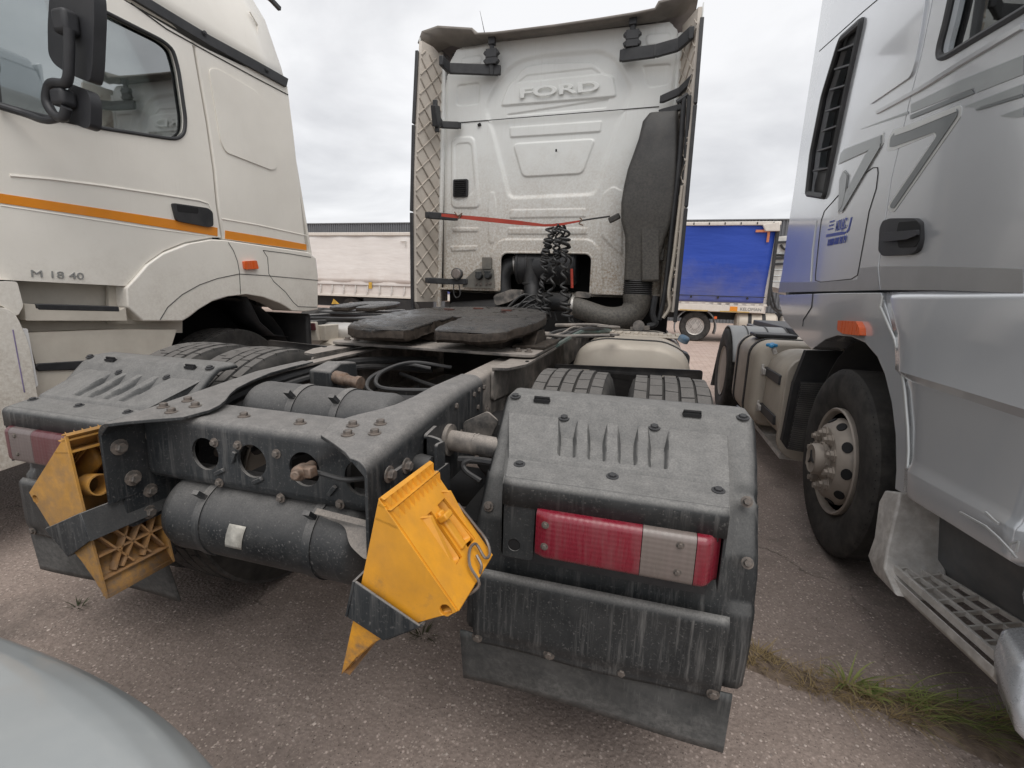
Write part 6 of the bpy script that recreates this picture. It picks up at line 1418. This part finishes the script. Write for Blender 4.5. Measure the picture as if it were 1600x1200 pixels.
B().tube([(5.75+.22*math.cos(a*PI/8), BY+.08, .82+.06*math.sin(a*PI/8)) for a in range(17)], .02, 5).make('hoop', m_black, tow)
for x in (7.2,): stamp('rim', me_tr, (x,BY+.3,GZ+.48), stamp('tyre', me_tt, (x,BY+.3,GZ+.48), tow))

# pale curtain-sided trailer between the two trucks
PYt = 17.5
pale = thing('curtain_trailer', 'pale cream curtain-sided trailer parked beyond the white cab-over truck', 'trailer', (-14, PYt+1.2, GZ))
xr = (-8.267, 17.5, 3.544)[0]
b = B(); b.grid(lambda u, v: (-20+(xr-.02+20)*u, PYt+.05+.02*math.sin(u*50), 3.46 + (1.62-3.46)*v), 50, 12); b.make('curtain', m_palecurtain, pale, smooth=60, solid=.01)
b = B(); b.box(-20,xr-.05,PYt+.1,PYt+2.5,1.1,3.45); b.make('cargo_body', m_palecurtain, pale)
b = B(); b.box(-20,xr,PYt-.02,PYt+2.5,3.47,3.60); b.make('roof_rail', m_whiterail, pale, bevel=.02)
b = B(); b.box(-20,xr,PYt,PYt+.1,1.02,1.12); b.make('side_rail', m_whiterail, pale, bevel=.01)
b = B(); b.box(-20,xr-.02,PYt+.05,PYt+.08,1.10,1.64); b.make('lower_curtain', m_palecurtain, pale)
B().tube([(-20,PYt+.02,1.50),(xr-.05,PYt+.02,1.50)], .022, 6).make('curtain_cord', mat('grey_cord', (.30,.26,.24), .6), pale)
for i in range(22):
    x = xr-.35-.565*i
    B().tube([(x,PYt+.03,1.48),(x+.02,PYt-.01,1.30),(x-.02,PYt-.01,1.14)], .030, 6).make('curtain_strap', m_step, pale)
B().tube([(xr-.01,PYt+.02,1.1),(xr-.01,PYt+.02,3.5)], .03, 6).make('front_post', m_step, pale)
for pts in ([(-8.736, 17.48, 3.251), (-8.511, 17.48, 3.251), (-8.514, 17.48, 3.032)],): B().tube(pts, .025, 5).make('corner_mark', m_step, pale)
b = B(); b.plate([(-10.227, 17.48, 1.627), (-10.077, 17.48, 1.63), (-10.085, 17.48, 1.373), (-10.234, 17.48, 1.369)], (), (0,.01,0)); b.make('hazard_label', mat('yellow_label', (.60,.36,.05), .5), pale)
b = B(); b.plate([(-11.886, 17.4, 0.897), (-11.613, 17.4, 0.694), (-11.991, 17.4, 0.68)], (), (0,.02,0)); b.make('warning_triangle', mat('yellow_sign', (.60,.36,.05), .5), pale)
b = B(); b.box(-20,xr,PYt+.5,PYt+2,.6,1.0); b.make('chassis', m_dark, pale)
for x in (-8.6,-9.9,-11.2): stamp('rim', me_tr, (x,PYt+.3,GZ+.48), stamp('tyre', me_tt, (x,PYt+.3,GZ+.48), pale))
b = B(); b.box(-10.5,-8.2,PYt-.0,PYt+.1,.55,.98); b.make('side_guard', m_dark, pale)

# warehouse
wh = thing('warehouse', 'long dark grey warehouse clad in ribbed metal sheet behind the trailers', 'building', (0, 30, GZ))
zt_ = 5.72
b = B(); b.box(-45,45,30.06,44,GZ,zt_-.05); b.make('wall', m_roofsheet, wh)
b = B()
P = []
for i in range(520):
    x = -45+i*.1731; P += [(x,30.0),(x+.05,30.0),(x+.08,29.94),(x+.14,29.94)]
b.loft([[(x,y,GZ) for x, y in P],[(x,y,zt_) for x, y in P]], cap=False, closed=False); b.make('ribbed_cladding', m_roofsheet, wh, smooth=0)['kind'] = 'stuff'
b = B(); b.box(-45,45,29.90,30.1,zt_,zt_+.06); b.make('coping', mat('grey_coping', (.16,.165,.17), .5), wh)

# ================================================================ WHEEL CHOCKS IN THEIR HOLDERS
def chock(label, s, Bp, F, T, Cp, E, y0, W, hold, my):
    """s=+1: base side faces -x (right-hand one). Points are (x, z) on the rear cheek."""
    ch = thing('wheel_chock', label, 'wheel chock', (Bp[0], y0+W/2, T[1]), 'yellow wheel chocks in holders on the chassis end')
    v3 = lambda p, y: Vector((p[0], y, p[1]))
    # curved tyre side from tip to the lower corner
    def lerp(a, c, t): return (a[0]+(c[0]-a[0])*t, a[1]+(c[1]-a[1])*t)
    curve = [lerp(T, E, t) for t in (0,.25,.5,.75)]
    curve = [(p[0]-s*.018*math.sin(PI*t)*0 - s*.012*math.sin(PI*t), p[1]+.012*math.sin(PI*t)) for p, t in zip(curve, (0,.25,.5,.75))]
    side = [Bp, Cp] + curve + [E, F]
    for y, yy in ((y0, .008), (y0+W-.008, .008)):
        b = B(); b.plate([v3(p, y) for p in side], [circ(v3(lerp(lerp(F, E, .16), Cp, .06), y), .012, (1,0,0), (0,0,1), 12)], (0,yy,0)); b.make('cheek', my, ch, bevel=.004, seg=3)
    # curved sheet facing the tyre
    b = B(); lp = curve + [E, F]
    b.loft([[v3(p, y) for p in lp] for y in (y0+.008, y0+W-.008)], cap=False, closed=False); b.make('tyre_face', my, ch, solid=.006)
    # back with two pockets and moulded ribs
    d = Vector((F[0]-Bp[0], 0, F[1]-Bp[1])); L = d.length; d.normalize(); n = Vector((-d.z, 0, d.x)); 
    if n.x*s < 0: n = -n
    o0 = v3(Bp, y0)
    def bp(u, v, h=0.): return o0 + Vector((0, u*W, 0)) + d*(v*L) + n*h
    holes = [rpoly([bp(.43,.33), bp(.52,.33), bp(.51,.79), bp(.36,.79)], .010), rpoly([bp(.66,.34), bp(.84,.33), bp(.88,.76), bp(.68,.74)], .010)]
    uv = [(.02,0),(.98,0),(.02,.335),(.43,.335),(.52,.335),(.66,.335),(.84,.335),(.98,.335),(.02,.78),(.36,.78),(.51,.78),(.68,.78),(.88,.78),(.98,.78),(.02,1),(.98,1)]
    b = B(); b.add([bp(*q) for q in uv], [(0,1,7,6,5,4,3,2),(2,3,9,8),(4,5,11,10),(6,7,13,12),(8,9,10,11,12,13,15,14)])
    back = b.make('back_plate', my, ch, smooth=0, solid=.006)
    for hl in holes:
        b = B(); c = sum(hl, Vector())/len(hl)
        b.loft([[p - n*.004 for p in hl], [c + (p-c)*.80 - n*.055 for p in hl]], cap=False); b.add([c + (p-c)*.80 - n*.055 for p in hl], [tuple(range(len(hl)))])
        b.make('pocket', my, ch, solid=.003)
    b = B(); b.plate([bp(.0,0,.002), bp(1,0,.002), bp(1,.035,.006), bp(0,.035,.006)], (), n*.004); b.plate([bp(.0,.105,.0), bp(1,.105,.0), bp(1,.125,.006), bp(0,.125,.006)], (), n*.004); b.make('ridge', my, ch, bevel=.001)
    for k in range(10):
        for v0, v1 in ((.035,.10),(.13,.21)):
            u = .06+.88*k/9
            b = B(); a0, a1, a2 = bp(u-.030,v0,.0), bp(u+.030,v0,.0), bp(u,v1+.02,.001)
            b.add([a0,a1,a2,bp(u,v0,.017)], [(0,1,2),(0,1,3),(1,2,3),(2,0,3)]); b.make('moulded_rib', my, ch, smooth=0)
    b = B(); b.obox(bp(.60,.56,.004), (L*.36,.022,.014), d, n); b.make('grip', my, ch, bevel=.004)
    b = B(); b.obox(bp(.58,.44,.014), (.014,.030,.022), d, n); b.make('catch', my, ch, bevel=.003)
    for q in ([bp(.30,.30),bp(.40,.36),bp(.33,.84)], [bp(.86,.26),bp(.92,.32),bp(.90,.80)]):
        b = B(); m0, m1, m2 = q; t_ = m1 + n*.013; w_ = Vector((0,.005,0))
        b.add([m0-w_,m0+w_,t_-w_,t_+w_,m2-w_,m2+w_,m0-w_-n*.01,m0+w_-n*.01,m2-w_-n*.01,m2+w_-n*.01], [(0,2,3,1),(2,4,5,3),(0,6,8,4,2),(1,3,5,9,7)]); b.make('fin', my, ch, smooth=0)
    # wire clip
    clip = [bp(.96,.45,.006),bp(.97,.70,.010),bp(.97,.86,.012),bp(.86,.95,.014),bp(.74,.93,.014),bp(.76,.80,.013),bp(.62,.78,.013),bp(.46,.86,.013),bp(.44,1.02,.010),bp(.40,1.04,-.02),bp(.58,1.05,-.03),bp(.60,.96,.012),bp(.66,.86,.012)]
    B().tube(bez(clip, 4), .0032, 6).make('wire_clip', mat_wire, ch)
    # hollow base side: rings, webs and a lattice towards the tip
    e = Vector((T[0]-Bp[0], 0, T[1]-Bp[1])); Lb = e.length; e.normalize(); nb = Vector((e.z, 0, -e.x))
    if nb.x*s > 0: nb = -nb
    def base(u, v, h=0.): return o0 + Vector((0, u*W, 0)) + e*(v*Lb) - nb*h
    for u0, v0, u1, v1 in ((0,.03,1,.03),(0,.10,1,.10),(.45,.05,.45,.45),(.72,.05,.72,.40),(.5,.12,.95,.28),(.05,.50,.95,.50),
                           (.05,.62,.95,.62),(.1,.62,.45,.86),(.5,.62,.2,.86),(.6,.62,.9,.86),(.9,.62,.6,.86),(.05,.74,.95,.74),(.3,.62,.7,.86),(.7,.62,.3,.86),(.02,.88,.98,.88),(.02,.98,.98,.98)):
        dep = min(.09*(1-max(v0, v1)*.85), .9*min(v0 if v0 > 0 else .03, v1)*Lb*1.25)
        b = B(); a, c = base(u0,v0,dep/2+.002), base(u1,v1,dep/2+.002); b.beam(a, c, .005, dep, nb); b.make('web', my if v0 < .3 else m_yellowdirty, ch)
    for u, v in ((.26,.33),(.62,.36),(.30,.545),(.58,.56),(.84,.55)):
        b = B(); c = base(u, v, .001); r = .030 if v < .5 else .024
        b.lathe([(r,0),(r,.05),(r-.004,.05),(r-.004,0),(r,0)], c, -nb, 20, cap=False); b.make('ring', my if v < .5 else m_yellowdirty, ch)
    # holder: steel band round the wedge, bolted to the chassis end
    h = thing_part('chock_holder', ford)
    g = .006
    ho = [Vector((p[0], y0-g, p[1])) for p in hold]
    W2 = W+2*g
    cn = sum(ho, Vector())/4
    ho = [cn + (p-cn)*1.03 for p in ho]
    b = B(); b.plate(ho, (), (0,-.006,0)); b.make('holder_cheek', m_frame, h, bevel=.002)
    b = B(); b.plate([p+Vector((0,W2,0)) for p in ho], (), (0,.006,0)); b.make('holder_cheek', m_frame, h, bevel=.002)
    b = B(); a, c = ho[0], ho[3]; sd = Vector((-s*.005,0,0)); b.plate([a+Vector((0,-.006,0)), c+Vector((0,-.006,0)), c+Vector((0,W2+.006,0)), a+Vector((0,W2+.006,0))], (), sd); b.make('holder_band', m_frame, h, bevel=.001)
    b = B(); b.beam(ho[1]+Vector((s*.002,W2/2,0)), ho[2]+Vector((s*.002,W2/2,0)), W2, .005, (1,0,.5)); b.make('holder_band', m_frame, h)
    # arm to the chassis
    xa = ho[0].x - s*.012; za = (ho[0].z+ho[3].z)/2
    b = B(); b.plate(rpoly([Vector((xa, y0+W*.45, za-.055)), Vector((xa, y0+W*.45, za+.055)), Vector((xa, y0+W+.10, za+.115)), Vector((xa, y0+W+.26, za+.11)), Vector((xa, y0+W+.26, za+.0)), Vector((xa, y0+W+.12, za-.05))], .02), (), (-s*.008,0,0)); b.make('holder_arm', m_frame, h, bevel=.002)
    for y, z in ((y0+W*.8,za+.035),(y0+W*.75,za-.03),(y0+W+.12,za+.03),(y0+W+.20,za+.08)): bolt((xa-s*.008,y,z), (-s,0,0), h, None, 1.35)
mat_wire = mat('steel_wire', (.22,.20,.18), .45, .6, rust=.4, dust=.3)
def XZ(l): return [(p[0], p[2]) for p in l]
r_ = XZ([(0.54, 0.7, 1.049), (0.693, 0.7, 0.856), (0.445, 0.7, 0.655), (0.508, 0.7, 0.911), (0.624, 0.7, 0.82)]); rh = XZ([(0.494, 0.7, 0.879), (0.624, 0.7, 0.819), (0.55, 0.7, 0.771), (0.475, 0.7, 0.802)])
chock('clean yellow plastic wheel chock in its holder, right of the two on the chassis end', 1, r_[0], r_[1], r_[2], r_[3], r_[4], .70, .20, rh, m_yellow)
l_ = XZ([(-0.453, 0.815, 1.017), (-0.632, 0.815, 0.832), (-0.388, 0.815, 0.556), (-0.427, 0.815, 0.805), (-0.564, 0.815, 0.736)]); lh = XZ([(-0.424, 0.815, 0.809), (-0.569, 0.815, 0.739), (-0.493, 0.815, 0.672), (-0.4, 0.815, 0.736)])
chock('muddy yellow wheel chock beside the left mudguard, its hollow ribbed base showing', -1, l_[0], l_[1], l_[2], l_[3], l_[4], .815, .20, lh, m_muddy)

# ---------------------------------------------------------------- red strap tied across the cab back
rs_ = thing('lashing_strap', 'frayed red lashing strap tied across the cab back holding up the coiled lines', 'strap', (-0.909, 4.15, 2.079))
b = B(); pts = [Vector(p) for p in [(-0.918, 4.17, 2.088), (-0.78, 4.17, 2.075), (-0.485, 4.17, 2.045), (-0.189, 4.17, 2.015), (0.041, 4.17, 1.992), (0.108, 4.17, 1.992), (0.208, 4.17, 2.002), (0.359, 4.17, 2.026)]]
wd = [.013,.015,.019,.018,.010,.010,.010,.007]
b.loft([[p+Vector((0,-.003,w)), p+Vector((0,-.003,-w)), p+Vector((0,.003,-w)), p+Vector((0,.003,w))] for p, w in zip(pts, wd)]); b.make('webbing', m_red, rs_)
B().tube(bez([(0.348, 4.17, 2.026), (0.449, 4.17, 2.041), (0.596, 4.17, 2.06)], 6), .007, 6).make('cord', m_hose, rs_)
for pts in ([(0.348, 4.16, 2.051), (0.366, 4.16, 2.03), (0.345, 4.16, 2.004), (0.379, 4.16, 1.989)], [(-0.788, 4.16, 2.112), (-0.751, 4.16, 2.079), (-0.714, 4.16, 2.1), (-0.75, 4.16, 2.051)]):
    B().tube(bez(pts, 5), .006, 6).make('hook', m_brass, rs_)

# ---------------------------------------------------------------- pale bonnet of a vehicle at the camera's feet
bn = thing('parked_car', 'pale silver rounded bonnet corner of a vehicle close to the camera, bottom left', 'car', (-.6,-.9,GZ))
b = B()
def hoodpt(u, v):
    # u: left to right corner sweep, v: from the lower front up over the edge to the bonnet top
    a = math.radians(-25 + 150*u)                    # direction round the corner in plan
    cx, cy = -.46, -.52
    rad = [(.965,.42),(.975,.52),(.97,.58),(.955,.635),(.93,.672),(.89,.698),(.78,.722),(.50,.750),(.22,.765),(0,.77)]
    f = v*(len(rad)-1); i = min(int(f), len(rad)-2); t = f-i
    r = rad[i][0]+(rad[i+1][0]-rad[i][0])*t; z = rad[i][1]+(rad[i+1][1]-rad[i][1])*t
    ca, sa = math.cos(a), math.sin(a); k = (abs(ca)**3+abs(sa)**3)**(-1/3)
    return (cx+1.40*r*k*ca, cy+1.15*r*k*sa, z + .010*math.exp(-((r-.70)/.05)**2))
b.grid(hoodpt, 60, 40); b.make('bonnet', m_hood, bn, smooth=60)
b = B(); b.grid(lambda u, v: (hoodpt(u,0)[0]*1.0+.0, hoodpt(u,0)[1], .41-.30*v), 40, 3); b.make('bumper', m_hood, bn, smooth=60, solid=.01)
b = B(); b.box(-1.6,.35,-3.2,-.6,.30,.74); b.make('body', m_hood, bn, bevel=.06)

# ---------------------------------------------------------------- loose stones, cracks, grass and weeds
rr = random.Random(21)
b = B()
for i in range(7500):
    y = .25 + rr.random()**1.5*6.5; x = rr.uniform(-1.9,2.4) if y < 3.2 else rr.uniform(-1.2,2.6)
    s_ = rr.choice([.0025,.003,.004,.005,.0065,.0095 if rr.random() < .25 else .004])
    p = [Vector((rr.uniform(.6,1.2)*c[0], rr.uniform(.6,1.2)*c[1], rr.uniform(.35,.7)*c[2]))*s_ + Vector((x,y,GZ)) for c in ((1,0,.4),(-.3,1,.4),(-.8,-.6,.4),(.1,.1,1),(.3,-.9,.3))]
    b.add(p, [(0,1,3),(1,2,3),(2,4,3),(4,0,3)])
gv = b.make('loose_gravel', m_pebble, None, smooth=0); gv['kind'] = 'stuff'; gv['label'] = 'loose stone chips on the worn asphalt'
# strip of soil in the joint, grass growing from it
def strip(t): return Vector((1.36+1.15*t, 1.90-.26*t-.05*math.sin(t*5), GZ))
b = B()
def soil(u, v):
    p = strip(u); w = .07+.04*math.sin(u*13)+.10*smooth01((u-.5)/.3); d = v-.5
    h = .016*max(0, 1-(2*d)**2)*(1+.4*math.sin(u*31+v*9)) - .004
    return (p.x-d*.35*w, p.y+d*2*w, GZ+h)
b.grid(soil, 80, 16); so = b.make('soil_strip', m_soil, None, smooth=60); so['kind'] = 'stuff'; so['label'] = 'strip of loose soil along the joint in the asphalt'
def blade(b, base, d, ln, w, bend, seg=5):
    d = Vector((d[0], d[1], 0)).normalized(); sd = Vector((-d.y, d.x, 0)); L = []
    for i in range(seg+1):
        t = i/seg; ang = bend[0] + (bend[1]-bend[0])*t
        if i == 0: p = Vector(base)
        else: p = p + (d*math.cos(ang)+Vector((0,0,1))*math.sin(ang))*(ln/seg)
        if p.z < GZ+.004: p.z = GZ+.004
        ww = w*(1-t**1.6)*.5+.0002
        L.append((p - sd*ww, p + sd*ww))
    vs = [q for l in L for q in l]
    b.add(vs, [(2*i,2*i+1,2*i+3,2*i+2) for i in range(seg)])
def tuft(b, c, n, l0, l1, spread, lean=None, w=.004):
    for i in range(n):
        a = rr.uniform(0, 2*PI); r = spread*math.sqrt(rr.random())
        d = Vector((math.cos(a), math.sin(a), 0))
        if lean: d = d*.55 + Vector(lean)
        blade(b, (c[0]+r*math.cos(a), c[1]+r*math.sin(a)*.6, GZ+.004), d, rr.uniform(l0, l1), rr.uniform(.6,1.2)*w, (rr.uniform(.7,1.45), rr.uniform(-.5,.6)))
def veg(name, label, cat, m, fill, kind=None):
    b = B(); fill(b); o = b.make(name, m, None, smooth=60)
    if kind: o['kind'] = kind; o['label'] = label
    else: tag(o, label, cat)
    return o
def dry(b):
    for i in range(80): 
        c = strip(rr.uniform(-.05,.55)); tuft(b, (c.x, c.y+rr.uniform(-.06,.05)), 9, .025, .085, .035, None, .0026)
    for i in range(40):
        c = strip(rr.uniform(.25,1.1)); tuft(b, (c.x, c.y+rr.uniform(-.08,.07)), 6, .05, .20, .04, (.7,-.6,0), .0026)
veg('dry_grass', 'dry straw-coloured grass along the joint in the asphalt', None, m_straw, dry, 'stuff')
def green(b):
    for i in range(20):
        t = .42+.75*rr.random()**.8; c = strip(t); tuft(b, (c.x, c.y+rr.uniform(-.08,.10)), 12, .08, .26, .05, (.8,-.55,0), .0042)
    for i in range(16):
        c = strip(rr.uniform(.5,1.1)); tuft(b, (c.x, c.y+rr.uniform(-.02,.12)), 10, .03, .09, .05)
veg('green_grass', 'long green grass leaning over along the joint', None, m_grass, green, 'stuff')
def small(b): tuft(b, (1.50,1.865), 30, .05, .11, .035, None, .004)
veg('grass_tuft', 'yellowish grass tuft beside the bottom of the right mud flap', 'grass tuft', m_straw, small)
def mid_(b): tuft(b, (1.80,1.80), 34, .07, .15, .03, (.35,-.1,0), .007)
veg('grass_tuft', 'bright green broad-bladed tuft in the middle of the grass strip', 'grass tuft', m_grass, mid_)
def weed(b):
    for i in range(9):
        a = rr.uniform(0, 2*PI); blade(b, (1.86,1.765,GZ+.004), (math.cos(a), math.sin(a)), rr.uniform(.05,.08), .024, (.9,.0), 6)
veg('weed_plant', 'small round-leaved weed in front of the bright green tuft', 'weed', m_grass, weed)
def dark1(b): tuft(b, (0.199, 1.541, 0.06), 40, .03, .08, .05, None, .0035)
veg('grass_tuft', 'dark sparse grass tuft under the clean yellow chock', 'grass tuft', mat_grass('dark_grass', (.04,.045,.02), (.09,.085,.045)), dark1)
def dark2(b): tuft(b, (-1.27, 1.237, 0.06), 16, .03, .06, .03, None, .004)
veg('grass_tuft', 'tiny dark weed tuft in the asphalt below the muddy chock', 'grass tuft', mat_grass('dark_weed', (.035,.045,.02), (.07,.08,.04)), dark2)
def far1(b):
    for i in range(14): tuft(b, (1.72+rr.uniform(-.2,.35), 5.9+rr.uniform(-.15,.2)), 8, .05, .13, .06, None, .014)
veg('weed_plant', 'low leafy weeds growing at the far truck wheel under its fuel tank', 'weed', m_grass, far1)
